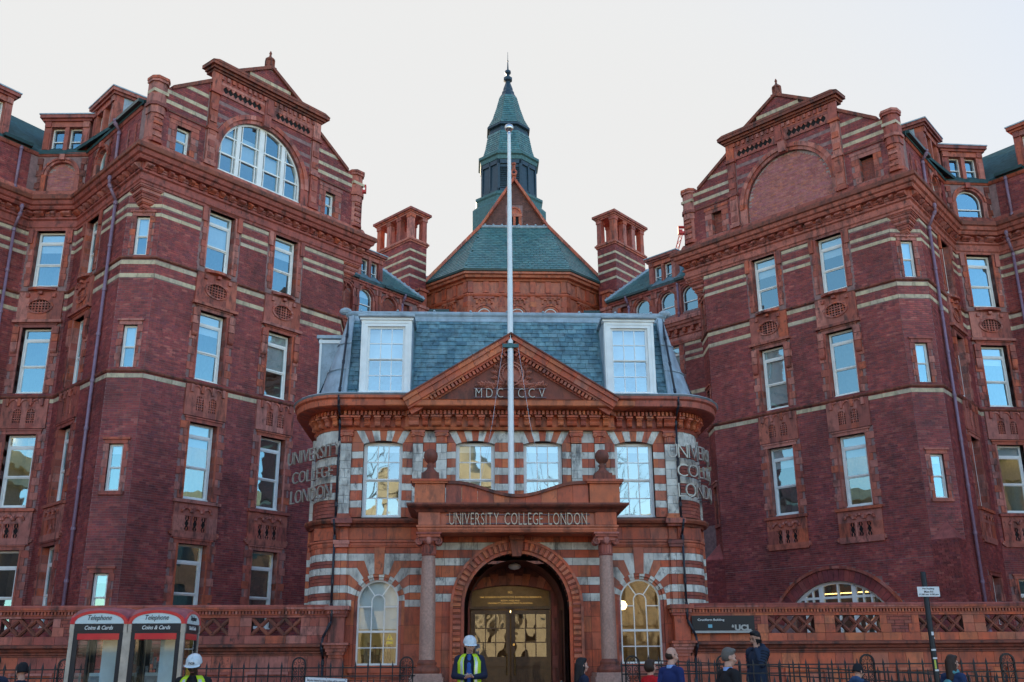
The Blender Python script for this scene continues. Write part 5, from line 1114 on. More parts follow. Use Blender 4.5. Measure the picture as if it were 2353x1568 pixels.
for sg in (-1, 1):
    c = sg * 3.07; lo, hi = sorted((sg * 1.9, sg * 4.05))
    zr = [0.12, 0.55, 1.0, 1.42, 1.74, 2.2, 2.62, 3.03]
    for z0, z1 in zip(zr, zr[1:]): blk += courses(LW, lo, hi, z0, z1, TERR, 0.42, -0.02, 0.004, [(c - 0.62, c + 0.62, 1.6, 3.2)] , 0.008)
    for z0, z1, cr in rows_low:
        if z1 > 4.3: blk += courses(LW, lo, hi, z0, z1, TERR, 0.45, -0.02, 0.004, [(c - 0.13, c + 0.13, 3, 5)])
        else: blk += courses(LW, lo, hi, z0, z1, CREAM if cr else TERR, 0.3, -0.02, 0.004, [(c - 0.72, c + 0.72, 3, 4.3)])
    # stepped voussoirs radiating from the arched window
    zc = 3.17; r = 0.62; cp = lambda a: (r * math.sin(a), zc + r * math.cos(a))
    wed = [([cp(.17), (.12, 4.25), (.35, 4.25), (.35, 4.08), cp(.367)], 1), ([cp(.367), (.35, 4.08), (.515, 4.08), (.515, 3.92), cp(.60)], 0), ([cp(.60), (.515, 3.92), (.68, 3.92), (.68, 3.76), cp(.856)], 1),
           ([cp(.856), (.68, 3.76), (.715, 3.76), (.715, 3.52), cp(1.12)], 0), ([cp(1.12), (.715, 3.52), (.715, 3.35), cp(1.33)], 1), ([cp(1.33), (.715, 3.35), (.715, 3.19), cp(1.54)], 0), ([cp(1.54), (.715, 3.19), (.715, 3.03), (r, 3.03)], 1)]
    for g in (-1, 1):
        for poly, cr in wed:
            mx_, mz_ = sum(p[0] for p in poly) / len(poly), sum(p[1] for p in poly) / len(poly)
            poly = [(mx_ + (x - mx_) * 0.985, mz_ + (z - mz_) * 0.985) for x, z in poly]
            v = MB(); v.prism(LW, [(c + g * x, z) for x, z in poly], -0.02, 0.006); part('voussoir', v.mesh('voussoir', CREAM if cr else TERR), lodge)
        fill = [(c + g * 0.35, 4.25), (c + g * 0.715, 4.25)]
        for x0, x1, z0, z1, cr in ((.35, .72, 4.08, 4.25, 1), (.515, .72, 3.92, 4.08, 0), (.68, .72, 3.76, 3.92, 1)): a_, c_ = sorted((c + g * x0, c + g * x1)); blk.append((LW, a_ + .003, c_ - .003, -0.02, 0.005, z0 + .004, z1 - .004, CREAM if cr else TERR))
    v = MB(); v.prism(LW, [(c - 0.10, 3.77), (c - 0.13, 4.39), (c + 0.13, 4.39), (c + 0.10, 3.77)], -0.02, 0.02); part('keystone', v.mesh('keystone', TERR), lodge)
    for k in range(14):
        a0, a1 = -math.pi / 2 + math.pi * k / 14, -math.pi / 2 + math.pi * (k + 1) / 14; v = MB(); v.ring(LW, c, zc, 0.545, 0.62, a0 + .004, a1 - .004, -0.1, -0.006, 2); v.ring(LW, c, zc, 0.48, 0.545, a0 + .004, a1 - .004, -0.2, -0.045, 2); part('arch_stone', v.mesh('arch_stone', CREAM if k % 2 else TERR), lodge)
    for g in (-1, 1):
        for z0, z1 in zip([1.74, 2.2, 2.62, 3.03], [2.2, 2.62, 3.17]): a_, c_ = sorted((c + g * 0.548, c + g * 0.62)); blk.append((LW, a_, c_, -0.1, 0.0, z0 + .003, z1 - .003, TERR)); a_, c_ = sorted((c + g * 0.48, c + g * 0.548)); blk.append((LW, a_, c_, -0.2, -0.045, z0 + .003, z1 - .003, 'terracotta'))
    sl_ = MB(); sl_.box(LW, c - 0.62, c + 0.62, -0.14, 0.10, 1.58, 1.72); sl_.box(LW, c - 0.58, c + 0.58, -0.14, 0.06, 1.48, 1.58); sl_.build('window_sill', 'terracotta', lodge)
    # corner pilaster with alternate blocks
    px = sg * 3.965
    for z0, z1, cr in rows_low[:-1]: blk += courses(LW, px - 0.14, px + 0.14, z0, z1, CREAM if cr else TERR, 0.16, 0, 0.055)
    blk += courses(LW, px - 0.14, px + 0.14, 4.25, 4.39, TERR, 0.3, 0, 0.055)
    # round bay: bands on the curve with brick between
    F = AL if sg < 0 else AR_
    for z0, z1, cr in rows_low:
        if cr or z1 > 4.3: blk += courses(F, 0.06, LA, z0, z1, CREAM if cr else TERR, 0.24, -0.02, 0.012)
        else: bricks(F, 0.06, LA, z0, z1, [], 'brick_red', bw=0.19, bh=(z1 - z0) / (3 if z1 - z0 > 0.2 else 2), out=lbr)
    blk += courses(F, 0.06, LA, 0.12, 1.7, TERR, 0.3, -0.02, 0.006) + courses(F, 0.06, LA, 1.7, 2.4, TERR, 0.3, -0.02, 0.006) + courses(F, 0.06, LA, 2.4, 3.03, TERR, 0.3, -0.02, 0.006)
    for z0, z1 in ((6.85, 7.21), (6.36, 6.56), (5.93, 6.10), (5.52, 5.69)): blk += courses(F, 0.06, LA, z0, z1, CREAM, 0.30 if z1 - z0 > .3 else 0.24, -0.02, 0.012)
    for z0, z1 in ((5.1, 5.52), (5.69, 5.93), (6.10, 6.36), (6.56, 6.85)): bricks(F, 0.06, LA, z0, z1, [], 'brick_red', bw=0.19, bh=(z1 - z0) / round((z1 - z0) / 0.078), out=lbr)
    # return pilaster on the flank
    SF = Face((sg * 4.83, 24.02 + RY, 0), (0, 1, 0), (sg, 0, 0))
    for k in range(11): z0 = 3.03 + k * 0.17; blk.append((SF, 0.0, 0.3, 0, 0.12, z0, z0 + 0.164, CREAM if k % 2 == 0 and k < 8 else TERR))
    for k in range(8): z0 = 5.1 + k * 0.264; blk.append((SF, 0.0, 0.3, 0, 0.12, z0, z0 + 0.256, CREAM))
    # upper storey pilasters
    for px, w in ((sg * 3.965, 0.135), (sg * 2.225, 0.125), (sg * 1.65, 0.13)):
        z = 5.18; k = 0
        while z < 6.88:
            h_ = (0.2, 0.25, 0.17, 0.23)[(k + int(abs(px) * 3)) % 4]; h_ = min(h_, 6.9 - z)
            if k % 3 == 1: blk += courses(LW, px - w, px + w, z, z + h_, CREAM, 0.14, 0, 0.07)
            else: blk += courses(LW, px - w, px + w, z, z + h_, CREAM, 0.4, 0, 0.07)
            z += h_; k += 1
        bs = MB(); bs.box(LW, px - w - 0.05, px + w + 0.05, 0, 0.12, 5.05, 5.10); bs.box(LW, px - w - 0.03, px + w + 0.03, 0, 0.10, 5.10, 5.18); bs.build('pilaster_base', TERR, lodge)
        cp_ = MB(); cp_.box(LW, px - w, px + w, 0, 0.07, 6.90, 7.07); cp_.box(LW, px - w - 0.04, px + w + 0.04, 0, 0.13, 7.155, 7.20)
        for k in range(5): q_ = px - w + 2 * w * (k + 0.5) / 5; cp_.box(LW, q_ - 0.016, q_ + 0.016, 0.07, 0.085, 6.93, 7.05)
        for g in (-1, 1): cp_.ring(LW, px + g * (w - 0.015), 7.10, 0.0, 0.055, -3.1416, 3.1416, 0.0, 0.13, 12); cp_.ring(LW, px + g * (w - 0.015), 7.10, 0.0, 0.02, -3.1416, 3.1416, 0.13, 0.15, 8)
        cp_.box(LW, px - w + 0.03, px + w - 0.03, 0, 0.11, 7.07, 7.155); cp_.build('pilaster_capital', TERR, lodge)
    # banded walling between windows and pilasters
    zz = [(5.10, 5.33, 0), (5.33, 5.50, 1), (5.50, 5.74, 0), (5.74, 5.91, 1), (5.91, 6.12, 0), (6.12, 6.30, 1), (6.30, 6.52, 0), (6.52, 6.69, 1), (6.69, 6.92, 0)]
    for z0, z1, cr in zz:
        for x0, x1 in ((0.0, 0.35), (1.30, 1.52), (1.78, 2.10), (2.35, 2.595), (3.545, 3.83)):
            a_, c_ = sorted((sg * x0, sg * x1)); blk += courses(LW, a_, c_, z0, z1, CREAM if cr else TERR, 0.2, -0.02, 0.004)
    for x0, x1, m_ in ((1.78, 2.10, CREAM), (0.0, 0.35, CREAM), (1.30, 1.52, TERR), (2.35, 2.595, TERR), (3.545, 3.83, TERR)): a_, c_ = sorted((sg * x0, sg * x1)); blk += courses(LW, a_, c_, 6.92, 7.21, m_, 0.3, -0.02, 0.004)
# gauged flat arches over the upper windows
for c in UX:
    n = 7
    for k in range(n):
        t0, t1 = -1 + 2 * k / n, -1 + 2 * (k + 1) / n; zl = lambda t: 6.88 + 0.085 * (1 - t * t); sl0 = 0.475
        v = MB(); v.prism(LW, [(c + t0 * sl0, zl(t0)), (c + t1 * sl0, zl(t1)), (c + t1 * 0.66, 7.21), (c + t0 * 0.66, 7.21)], -0.14, 0.012); part('voussoir', v.mesh('voussoir', CREAM if k % 2 == 0 else TERR), lodge)
    for g in (-1, 1):
        for k, (z0, z1) in enumerate(((5.10, 5.33), (5.33, 5.50), (5.50, 5.74), (5.74, 5.91), (5.91, 6.12), (6.12, 6.30), (6.30, 6.52), (6.52, 6.69), (6.69, 6.90))):
            a_, c_ = sorted((c + g * 0.475, c + g * 0.58)); blk.append((LW, a_, c_, -0.12, 0.03, z0 + .003, z1 - .003, CREAM if k % 2 else TERR))
pieces(lodge, 'block', 'facing_blocks', blk, cap=300); pieces(lodge, 'brick', 'brickwork', lbr, cap=300)
# windows
def warn_sign(wo_, w, h):
    pass
for c in UX: window(lodge, LW, c, 5.10, 0.95, 1.84, grid=(3, 2), o=-0.16, blind=0.12, dp=1.6, ex=0.3, bar=0.05, gm='glass_pale')
for i, c in enumerate(WX):
    w_ = round_window(lodge, LW, c, 1.74, 0.97, 1.43, o=-0.1, fan=True, mt='glass_clear' if i == 0 else 'glass_old', room='room_wall' if i == 0 else 'room_wood', dp=1.8, ex=0.25, bar=0.045, lamp='lamp_warm')
    if i == 0:
        part('roller_blind', slab_mesh(-0.5, 0.5, 0.14, 0.15, 0.80, 1.95, 'blind'), w_, local=True); flat('warn_yellow', (0.85, 0.62, 0.02), 0.5, var=0.05)
        t = MB(); t.prism(LF, [(0.20, 0.56), (0.36, 0.56), (0.28, 0.70)], -0.125, -0.12); t.box(LF, 0.2, 0.36, -0.125, -0.12, 0.47, 0.53); part('warning_sticker', t.mesh('warning_sticker', 'warn_yellow'), w_, local=True)
        t = MB(); t.prism(LF, [(0.285, 0.66), (0.265, 0.615), (0.28, 0.615), (0.27, 0.575), (0.30, 0.63), (0.285, 0.63)], -0.12, -0.118); part('warning_bolt', t.mesh('warning_bolt', 'iron_black'), w_, local=True)
        sh = MB()
        for k in range(10): sh.box(LF, -0.45 + k * 0.07, -0.39 + k * 0.07, -1.2, -1.0, 0.05, 0.25 + 0.07 * ((k * 7) % 5))
        part('books', sh.mesh('books', 'book'), w_, local=True)
    else:
        t = MB(); t.lathe((-0.36, 0.75, 1.35), [(0.0, 0.12), (0.12, 0.1), (0.18, 0.0), (0.12, -0.09), (0, -0.11)], 14); part('globe_lamp', t.mesh('globe_lamp', 'lamp_warm'), w_, local=True)
# string courses and frieze between the storeys
st = MB(); st.sweep(LP, [(-0.02, 4.87), (0.06, 4.87), (0.08, 4.92), (0.16, 4.94), (0.2, 5.0), (0.2, 5.04), (-0.02, 5.08)]); st.build('storey_cornice', 'terracotta_dark', lodge)
st = MB(); st.sweep(LP, [(-0.02, 4.39), (0.03, 4.39), (0.05, 4.45), (0.05, 4.49), (0.08, 4.51), (0.08, 4.55), (-0.02, 4.57)]); st.build('architrave', TERR, lodge)
fb = courses(LW, -4.05, 4.05, 4.57, 4.87, TERR, 0.62, -0.02, 0.004, [(PX - 1.9, PX + 1.9, 4, 5)])
for F in (AL, AR_): fb += courses(F, 0, LA, 4.57, 4.87, TERR, 0.7, -0.02, 0.004)
for sg in (-1, 1): fb.append((LW, sg * 3.965 - 0.15, sg * 3.965 + 0.15, 0, 0.055, 4.57, 4.87, TERR))
pieces(lodge, 'frieze_block', 'frieze_blocks', fb)
for sg in (-1, 1):
    e_ = MB(); px = sg * 3.965
    e_.box(LW, px - 0.17, px + 0.17, 0.05, 0.13, 4.39, 4.46); e_.box(LW, px - 0.19, px + 0.19, 0.06, 0.15, 4.46, 4.55); e_.build('pilaster_moulding', 'terracotta', lodge); e_ = MB(); e_.box(LW, px - 0.2, px + 0.2, 0.06, 0.2, 4.87, 4.93); e_.box(LW, px - 0.24, px + 0.24, 0.1, 0.27, 4.93, 5.05); e_.build('pilaster_moulding', 'terracotta', lodge)
# main cornice
LPL = [p for p in LP if p[0] < 0] + [(-2.45, 24.0)]; LPR = [(2.5, 24.0)] + [p for p in LP if p[0] > 0]
for lp_ in (LPL, LPR):
    cn = MB(); cn.sweep(lp_, [(-0.02, 7.21), (0.04, 7.21), (0.06, 7.25), (0.08, 7.27), (0.04, 7.29), (0.04, 7.54), (0.10, 7.545), (0.10, 7.66), (0.26, 7.67), (0.50, 7.70), (0.54, 7.72), (0.55, 7.86), (0.60, 7.90), (0.60, 7.97), (-0.02, 8.04)])
    cno = cn.build('main_cornice', TERR, lodge)
cc = MB(); cc.sweep([(-2.5, 24.3), (-2.5, 23.9), (2.55, 23.9), (2.55, 24.3)], [(-0.02, 7.21), (0.04, 7.21), (0.08, 7.27), (0.04, 7.29), (0.04, 7.54), (0.10, 7.545), (0.10, 7.66), (0.26, 7.67), (0.48, 7.70), (0.5, 7.72), (0.51, 7.84), (0.54, 7.85), (-0.02, 7.86)]); cc.build('pediment_cornice', TERR, lodge)
_bk = {}
def bracket_mesh(w, big):
    key = (w, big)
    if key not in _bk:
        m = MB(); pr = [(0.0, 0.0), (0.05, 0.0), (0.10, 0.025), (0.115, 0.07), (0.10, 0.11), (0.11, 0.13), (0.15, 0.17), (0.15, 0.19), (0.19, 0.20), (0.19, 0.245), (0, 0.245)]
        n = len(pr); m.add([(-w / 2, -o, z) for o, z in pr] + [(w / 2, -o, z) for o, z in pr], [tuple(range(n)), tuple(range(2 * n - 1, n - 1, -1))] + [(i, (i + 1) % n, n + (i + 1) % n, n + i) for i in range(n)])
        m.box(LF, -w / 2 - 0.02, w / 2 + 0.02, 0, 0.2, 0.2, 0.245); _bk[key] = m.mesh('bracket', TERR)
    return _bk[key]
CF = Face((0, 23.9, 0), (1, 0, 0), (0, -1, 0))
for k in range(18):
    s = -2.33 + 4.7 * k / 17; big = any(abs(s - q_) < 0.14 for q_ in (-2.225, -1.65, 1.65, 2.225, 0.0)); part('bracket', bracket_mesh(0.24 if big else 0.13, big), cno, CF.mat(s, 0.04, 7.29))
for sg in (-1, 1):
    for k in range(5): part('bracket', bracket_mesh(0.13, False), cno, LW.mat(sg * (2.72 + 0.25 * k), 0.04, 7.29))
    part('bracket', bracket_mesh(0.27, True), cno, LW.mat(sg * 3.965, 0.05, 7.29))
    for k in range(5): part('bracket', bracket_mesh(0.12, False), cno, (AL if sg < 0 else AR_).mat(0.2 + k * 0.23, 0.04, 7.29))
dt = [(CF, -2.5 + k * 0.1, -2.5 + k * 0.1 + 0.06, 0.10, 0.23, 7.555, 7.655, TERR) for k in range(51)]
for sg in (-1, 1): dt += [(LW, sg * (2.6 + k * 0.1) - 0.03, sg * (2.6 + k * 0.1) + 0.03, 0.10, 0.23, 7.555, 7.655, TERR) for k in range(15)] + [(AL if sg < 0 else AR_, 0.06 + k * 0.09, 0.11 + k * 0.09, 0.10, 0.23, 7.555, 7.655, TERR) for k in range(13)]
pieces(cno, 'dentil', 'dentils', dt)

for lp_ in (LPL, LPR): ld = MB(); ld.sweep(lp_, [(-0.3, 8.02), (0.60, 7.965), (0.64, 8.00), (0.60, 8.03), (-0.3, 8.12)]); ld.build('lead_gutter', 'lead', lodge)
# pediment
AP, EL, ER, EZ = (0.03, 9.50), -2.60, 2.66, 7.86
PFc = Face((0, 23.60, 0), (1, 0, 0), (0, -1, 0))
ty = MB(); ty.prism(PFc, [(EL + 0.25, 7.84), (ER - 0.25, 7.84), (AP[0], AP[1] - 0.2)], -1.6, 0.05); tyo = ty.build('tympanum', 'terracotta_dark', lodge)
for g, ex in ((-1, EL), (1, ER)):
    L_ = math.hypot(ex - AP[0], AP[1] - EZ); d = Vector((ex - AP[0], 0, EZ - AP[1])).normalized(); v = Vector((-d.z, 0, d.x)) if g < 0 else Vector((d.z, 0, -d.x)) * -1
    if v.z < 0: v = -v
    RF = Face((AP[0], 23.9, AP[1]), d, (0, -1, 0), v=v); n = 8
    for k in range(n):
        a, c = L_ * k / n, L_ * (k + 1) / n - 0.006; m = MB()
        sk = 0.0 if k else 0.0
        for s0, s1, o1, z0, z1 in ((a, c, 0.62, -0.10, 0.0), (a, c, 0.57, -0.24, -0.10), (a, c, 0.52, -0.29, -0.24), (a, c, 0.39, -0.42, -0.29)): m.box(RF, s0, s1, -0.5, o1, z0, z1)
        part('raking_stone', m.mesh('raking_stone', TERR), tyo)
    tp_ = MB(); tp_.box(RF, -0.02, L_ + 0.03, -0.9, 0.66, 0.0, 0.03); part('raking_capping', tp_.mesh('raking_capping', 'terracotta_dark'), tyo)
    pieces(tyo, 'dentil', 'rake_dentils', [(RF, 0.35 + k * 0.1, 0.41 + k * 0.1, 0.39, 0.50, -0.39, -0.295, TERR) for k in range(int((L_ - 0.7) / 0.1))], cap=60)
# wreath and date
WC = (0.05, 8.53); wr = MB(); wr.ring(PFc, WC[0], WC[1], 0.205, 0.235, -3.1416, 3.1416, 0.05, 0.15, 28); wr.ring(PFc, WC[0], WC[1], 0.28, 0.31, -3.1416, 3.1416, 0.05, 0.15, 28); wr.ring(PFc, WC[0], WC[1], 0.0, 0.205, -3.1416, 3.1416, 0.05, 0.07, 28)
for k in range(28): a = 2 * math.pi * k / 28; wr.ball(PFc.pt(WC[0] + 0.258 * math.sin(a), 0.10, WC[1] + 0.258 * math.cos(a)), 0.027, 6, 4)
part('wreath', wr.mesh('wreath', 'terracotta_pale'), tyo)  # relief shading put into colour: paler wreath and leaves on a darker ground
random.seed(11)
lfm = MB(); pts = [(0, 0), (0.035, 0.05), (0.04, 0.10), (0.0, 0.17), (-0.04, 0.10), (-0.035, 0.05)]; lfm.add([(x, -0.03 if i else 0.0, z) for i, (x, z) in enumerate(pts)] + [(0, -0.10, 0.08)], [(i, (i + 1) % 6, 6) for i in range(6)]); lfm = lfm.mesh('leaf', 'terracotta_pale')
for g in (-1, 1):
    for k in range(26):
        t = k / 25; x = g * (0.10 + 0.66 * t); z = -0.32 + 0.03 * math.sin(t * 9) ; a = g * (1.3 if k % 2 else 0.6) + random.uniform(-.3, .3)
        part('leaf', lfm, tyo, PFc.mat(WC[0] + x, 0.05, WC[1] + z) @ Matrix.Rotation(a, 4, 'Y') @ Matrix.Scale(1.3 - 0.4 * t, 4))
    for k in range(14):
        a0 = g * (2.7 - 0.17 * k); x, z = 0.36 * math.sin(a0), 0.36 * math.cos(a0); part('leaf', lfm, tyo, PFc.mat(WC[0] + x, 0.05, WC[1] + z) @ Matrix.Rotation(a0 - g * 1.2 + (0.9 if k % 2 else -0.2) * g, 4, 'Y') @ Matrix.Scale(1.0, 4))
line_of_letters(tyo, 'letter', 'MDCCCCV', PFc, -0.83, 0.86, 0.10, 7.93, 8.16, 'steel_letter', ext=0.02, gap=0.42, bold=-0.018)
rl = MB(); rl.box(PFc, -0.88, 0.9, 0.06, 0.08, 7.93, 7.96); rl.box(PFc, -0.88, 0.9, 0.06, 0.08, 8.15, 8.18); part('letter_rail', rl.mesh('letter_rail', 'rail_mauve'), tyo)
# ------------------------------------------------------------------ mansard roof
MB_, MT = Vector((0, 24.30, 8.08)), Vector((0, 25.35, 10.62)); mv = (MT - MB_); ML = mv.length; mv.normalize(); mn = Vector((0, -mv.z, mv.y))
MF = Face((0, 24.30, 8.08), (1, 0, 0), mn, v=mv)
m = MB(); m.box(MF, -4.12, 4.12, -0.3, -0.03, 0, ML); m.box(WORLD, -4.2, 4.2, -29, -25.3, 8.0, 10.5)
for sg in (-1, 1):
    m.add([Vector((sg * 4.12, 25.35, 10.62)), Vector((sg * 4.12, 29, 10.62)), Vector((sg * 4.95, 29, 8.08)), Vector((sg * 4.95, 24.9, 8.08))], [(0, 1, 2, 3)])
mo = m.build('mansard_roof', 'slate_blue', lodge)
sl = []; y = 0.02; row = 0; rr = random.Random(3)
while y < ML - 0.14:
    z = 8.08 + y * mv.z; ph_half = (AP[1] - z + 0.1) * (2.62 / 1.64)
    hl = [(-3.82, -2.40, -1, 9), (2.42, 3.84, -1, 9)] + ([(-ph_half, ph_half, -1, 9)] if ph_half > 0 else [])
    for x0, x1 in free(-4.08, 4.08, y, hl):
        p = x0 - rr.uniform(0, 0.2); 
        while p < x1:
            w = rr.choice((0.19, 0.21, 0.235, 0.26)); a, c = max(p, x0), min(p + w - 0.011, x1)
            if c - a > 0.03: sl.append((MF, a, c, -0.03 + rr.uniform(-.004, .004), -0.002 + rr.uniform(-.005, .006), y - rr.uniform(0, 0.012), y + 0.2, 'slate_blue'))
            p += w
    y += 0.148; row += 1
pieces(mo, 'slate', 'mansard_slating', sl, cap=300, tilt=0.11)
rg = MB(); rg.tube((-4.3, 25.38, 10.73), (4.35, 25.38, 10.73), 0.085, n=10); rg.box(WORLD, -4.25, 4.3, -25.6, -25.33, 10.56, 10.76)
for k in range(9): rg.ball((-3.9 + k * 0.98, 25.34, 10.82), 0.035, 8, 5)
for sg in (-1, 1): rg.ball((sg * 4.32, 25.38, 10.8), 0.13, 10, 6, (1.3, 1, 0.8))
part('lead_ridge', rg.mesh('lead_ridge', 'lead'), mo)
fp = MB(); fp.box(MF, -4.1, 4.1, -0.03, 0.012, ML - 0.12, ML); part('lead_flashing', fp.mesh('lead_flashing', 'lead'), mo)
for sg in (-1, 1):
    a0 = (math.pi if sg < 0 else 1.5 * math.pi); c_ = MB(); c_.smooth = True; c_.lathe((sg * 4.05, 25.16, 0), [(0.92, 8.05), (0.90, 8.18), (0.84, 8.2), (0.62, 8.95), (0.60, 8.96), (0.385, 9.72), (0.37, 9.73), (0.16, 10.55), (0.0, 10.62)], 14, a0, a0 + math.pi / 2); part('lead_corner', c_.mesh('lead_corner', 'lead'), mo)
    rolls = MB()
    for z, r_ in ((8.2, 0.86), (8.955, 0.635), (9.725, 0.40)):
        for k in range(10): p, q_ = a0 + math.pi / 2 * k / 10, a0 + math.pi / 2 * (k + 1) / 10; rolls.tube((sg * 4.05 + r_ * math.cos(p), 25.16 + r_ * math.sin(p), z), (sg * 4.05 + r_ * math.cos(q_), 25.16 + r_ * math.sin(q_), z), 0.016, n=6)
    rolls.tube((sg * 4.10, 24.22, 8.1), (sg * 4.10, 25.25, 10.62), 0.05, n=8); part('lead_roll', rolls.mesh('lead_roll', 'lead'), mo)
    drainpipe(lodge, [(sg * 4.2, 24.05, 8.2), (sg * 4.18, 25.1, 10.55)], 0.028, 'pipe_black', 0.9, 'roof_conductor')
    # front dormer
    DC = sg * 3.12 + 0.01; DF = Face((DC, 24.28, 8.19), (1, 0, 0), (0, -1, 0)); d = MB()
    for x0, x1, o0, o1, z0, z1 in ((-0.64, -0.48, -0.15, 0.02, 0.05, 2.0), (0.48, 0.64, -0.15, 0.02, 0.05, 2.0), (-0.48, 0.48, -0.15, 0.02, 1.82, 2.0), (-0.66, 0.66, -0.15, 0.05, -0.02, 0.08), (-0.60, -0.57, 0.02, 0.035, 0.1, 1.95), (0.57, 0.60, 0.02, 0.035, 0.1, 1.95), (-0.57, 0.57, 0.02, 0.035, 1.9, 1.93), (-0.68, 0.68, -0.15, 0.06, 1.985, 2.06)): d.box(DF, x0, x1, o0, o1, z0, z1)
    do = part('dormer', d.mesh('dormer', 'white_paint'), lodge)
    dl = MB(); dl.box(DF, -0.72, 0.72, -1.6, 0.1, 2.06, 2.10); dl.box(DF, -0.7, 0.7, -1.6, 0.06, 2.10, 2.17); dl.box(DF, -0.655, -0.62, -1.5, -0.15, -0.05, 2.06); dl.box(DF, 0.62, 0.655, -1.5, -0.15, -0.05, 2.06)
    for k in range(5): dl.tube(DF.pt(-0.72, 0.1, 2.08 + 0.0), DF.pt(0.72, 0.1, 2.08), 0.035, n=8) if k == 0 else None
    part('lead_roof', dl.mesh('lead_roof', 'lead'), do)
    fm, pm = sash_meshes(0.96, 1.74, 0.0, (3, 2), 0.035, gm='glass_pale'); M0 = DF.mat(0, -0.04, 0.08); fo = part('sash', fm, do, M0)
    for p in pm: part('pane', p, do, M0 @ tip(p))
    rm = MB(); rm.box(DF, -0.6, 0.6, -1.3, -1.25, 0.05, 2.0); part('room_interior', rm.mesh('room_interior', 'room_wall'), do); bl = MB(); bl.box(DF, -0.46, 0.46, -0.28, -0.27, 0.95, 1.8); part('blind', bl.mesh('blind', 'blind'), do)
# side dormer on the left flank
sd = MB(); sd.box(WORLD, -5.02, -4.96, -26.9, -25.75, 8.1, 10.15); sd.box(WORLD, -5.04, -4.2, -25.8, -25.74, 10.02, 10.12); sdo = sd.build('flank_dormer', 'white_paint', lodge)
sd = MB(); sd.box(WORLD, -4.96, -4.2, -26.85, -25.77, 8.1, 10.02); sd.box(WORLD, -5.1, -4.2, -26.95, -25.7, 10.15, 10.24); part('lead_cheek', sd.mesh('lead_cheek', 'lead'), sdo)
# ------------------------------------------------------------------ porch
PFW = Face((PX, 23.2, 0), (1, 0, 0), (0, -1, 0)); ZS, RI = 2.975, 1.185
pw = MB(); wall(pw, PFW, -2.0, 2.0, 0.12, 4.55, [(-RI, RI, 0.3, ZS + RI)], -0.35, -0.01); arch_fill(pw, PFW, 0, RI, ZS, ZS + RI, -0.35, -0.01, n=14)
for sg in (-1, 1): pw.box(WORLD, PX + min(sg * 1.7, sg * 2.0), PX + max(sg * 1.7, sg * 2.0), -24.0, -23.5, 0.12, 4.55)
pw.build('porch_wall', 'joint_dark', lodge)
pb = []
for z0, z1, cr in ((0.12, 0.5, 0), (0.5, 0.9, 0), (0.9, 1.28, 0), (1.28, 1.68, 0), (1.68, 2.05, 0), (2.05, 2.42, 0), (2.42, 2.76, 0), (2.76, 3.09, 0), (3.09, 3.27, 1), (3.27, 3.45, 0), (3.45, 3.63, 1), (3.63, 3.89, 0), (3.89, 4.06, 1), (4.06, 4.24, 0), (4.24, 4.41, 1), (4.41, 4.55, 0)):
    zc = (z0 + z1) / 2; ex = 1.36 if zc < ZS else math.sqrt(max(0, 1.36 ** 2 - (zc - ZS) ** 2)) if zc < ZS + 1.36 else 0
    for sg in (-1, 1):
        a_, c_ = sorted((sg * ex, sg * 2.0)); pb += courses(PFW, a_, c_, z0, z1, CREAM if cr else TERR, 0.34, -0.02, 0.004)
    for sg in (-1, 1): RFc = Face((PX + sg * 2.0, 23.2, 0), (0, 1, 0), (sg, 0, 0)); pb += courses(RFc, 0, 0.8, z0, z1, CREAM if cr else TERR, 0.4, -0.02, 0.004)
pieces(lodge, 'porch_block', 'porch_blocks', pb, cap=250)
ring = MB(); ring.ring(PFW, 0, ZS, RI, RI + 0.075, -math.pi / 2, math.pi / 2, -0.35, 0.03, 36); ring.ring(PFW, 0, ZS, 1.44, 1.50, -math.pi / 2, math.pi / 2, -0.02, 0.10, 36); bed = MB(); bed.ring(PFW, 0, ZS, RI + 0.075, 1.44, -math.pi / 2, math.pi / 2, -0.02, 0.008, 36)
for g in (-1, 1):
    for x0, x1, o0, o1 in ((RI, RI + 0.075, -0.35, 0.03), (1.44, 1.50, -0.02, 0.10)): a_, c_ = sorted((g * x0, g * x1)); ring.box(PFW, a_, c_, o0, o1, 0.6, ZS)
    a_, c_ = sorted((g * (RI + 0.075), g * 1.44)); bed.box(PFW, a_, c_, -0.02, 0.008, 0.6, ZS)
ro = ring.build('arch_moulding', TERR, lodge); part('arch_bed', bed.mesh('arch_bed', 'joint_dark'), ro)  # dark bed colour stands in for shade in the gaps between ribs
for k in range(35):
    a0 = -math.pi / 2 + math.pi * k / 35; a1 = a0 + math.pi / 35
    if abs((a0 + a1) / 2) < 0.06: continue
    v = MB(); v.ring(PFW, 0, ZS, 1.265, 1.435, a0 + 0.008, a0 + 0.063, 0.02, 0.095, 2); v.ring(PFW, 0, ZS, 1.265, 1.435, a0 + 0.068, a0 + 0.076, 0.02, 0.07, 1); v.ring(PFW, 0, ZS, 1.265, 1.435, a0 + 0.080, a1 - 0.001, 0.02, 0.07, 1); part('arch_rib', v.mesh('arch_rib', TERR), ro)
for g in (-1, 1):
    for k in range(19):
        z = 0.65 + k * 0.1225; a_, c_ = sorted((g * 1.265, g * 1.435)); v = MB(); v.box(PFW, a_, c_, 0.02, 0.095, z, z + 0.075); v.box(PFW, a_, c_, 0.02, 0.07, z + 0.085, z + 0.096); v.box(PFW, a_, c_, 0.02, 0.07, z + 0.103, z + 0.114); part('arch_rib', v.mesh('arch_rib', TERR), ro)
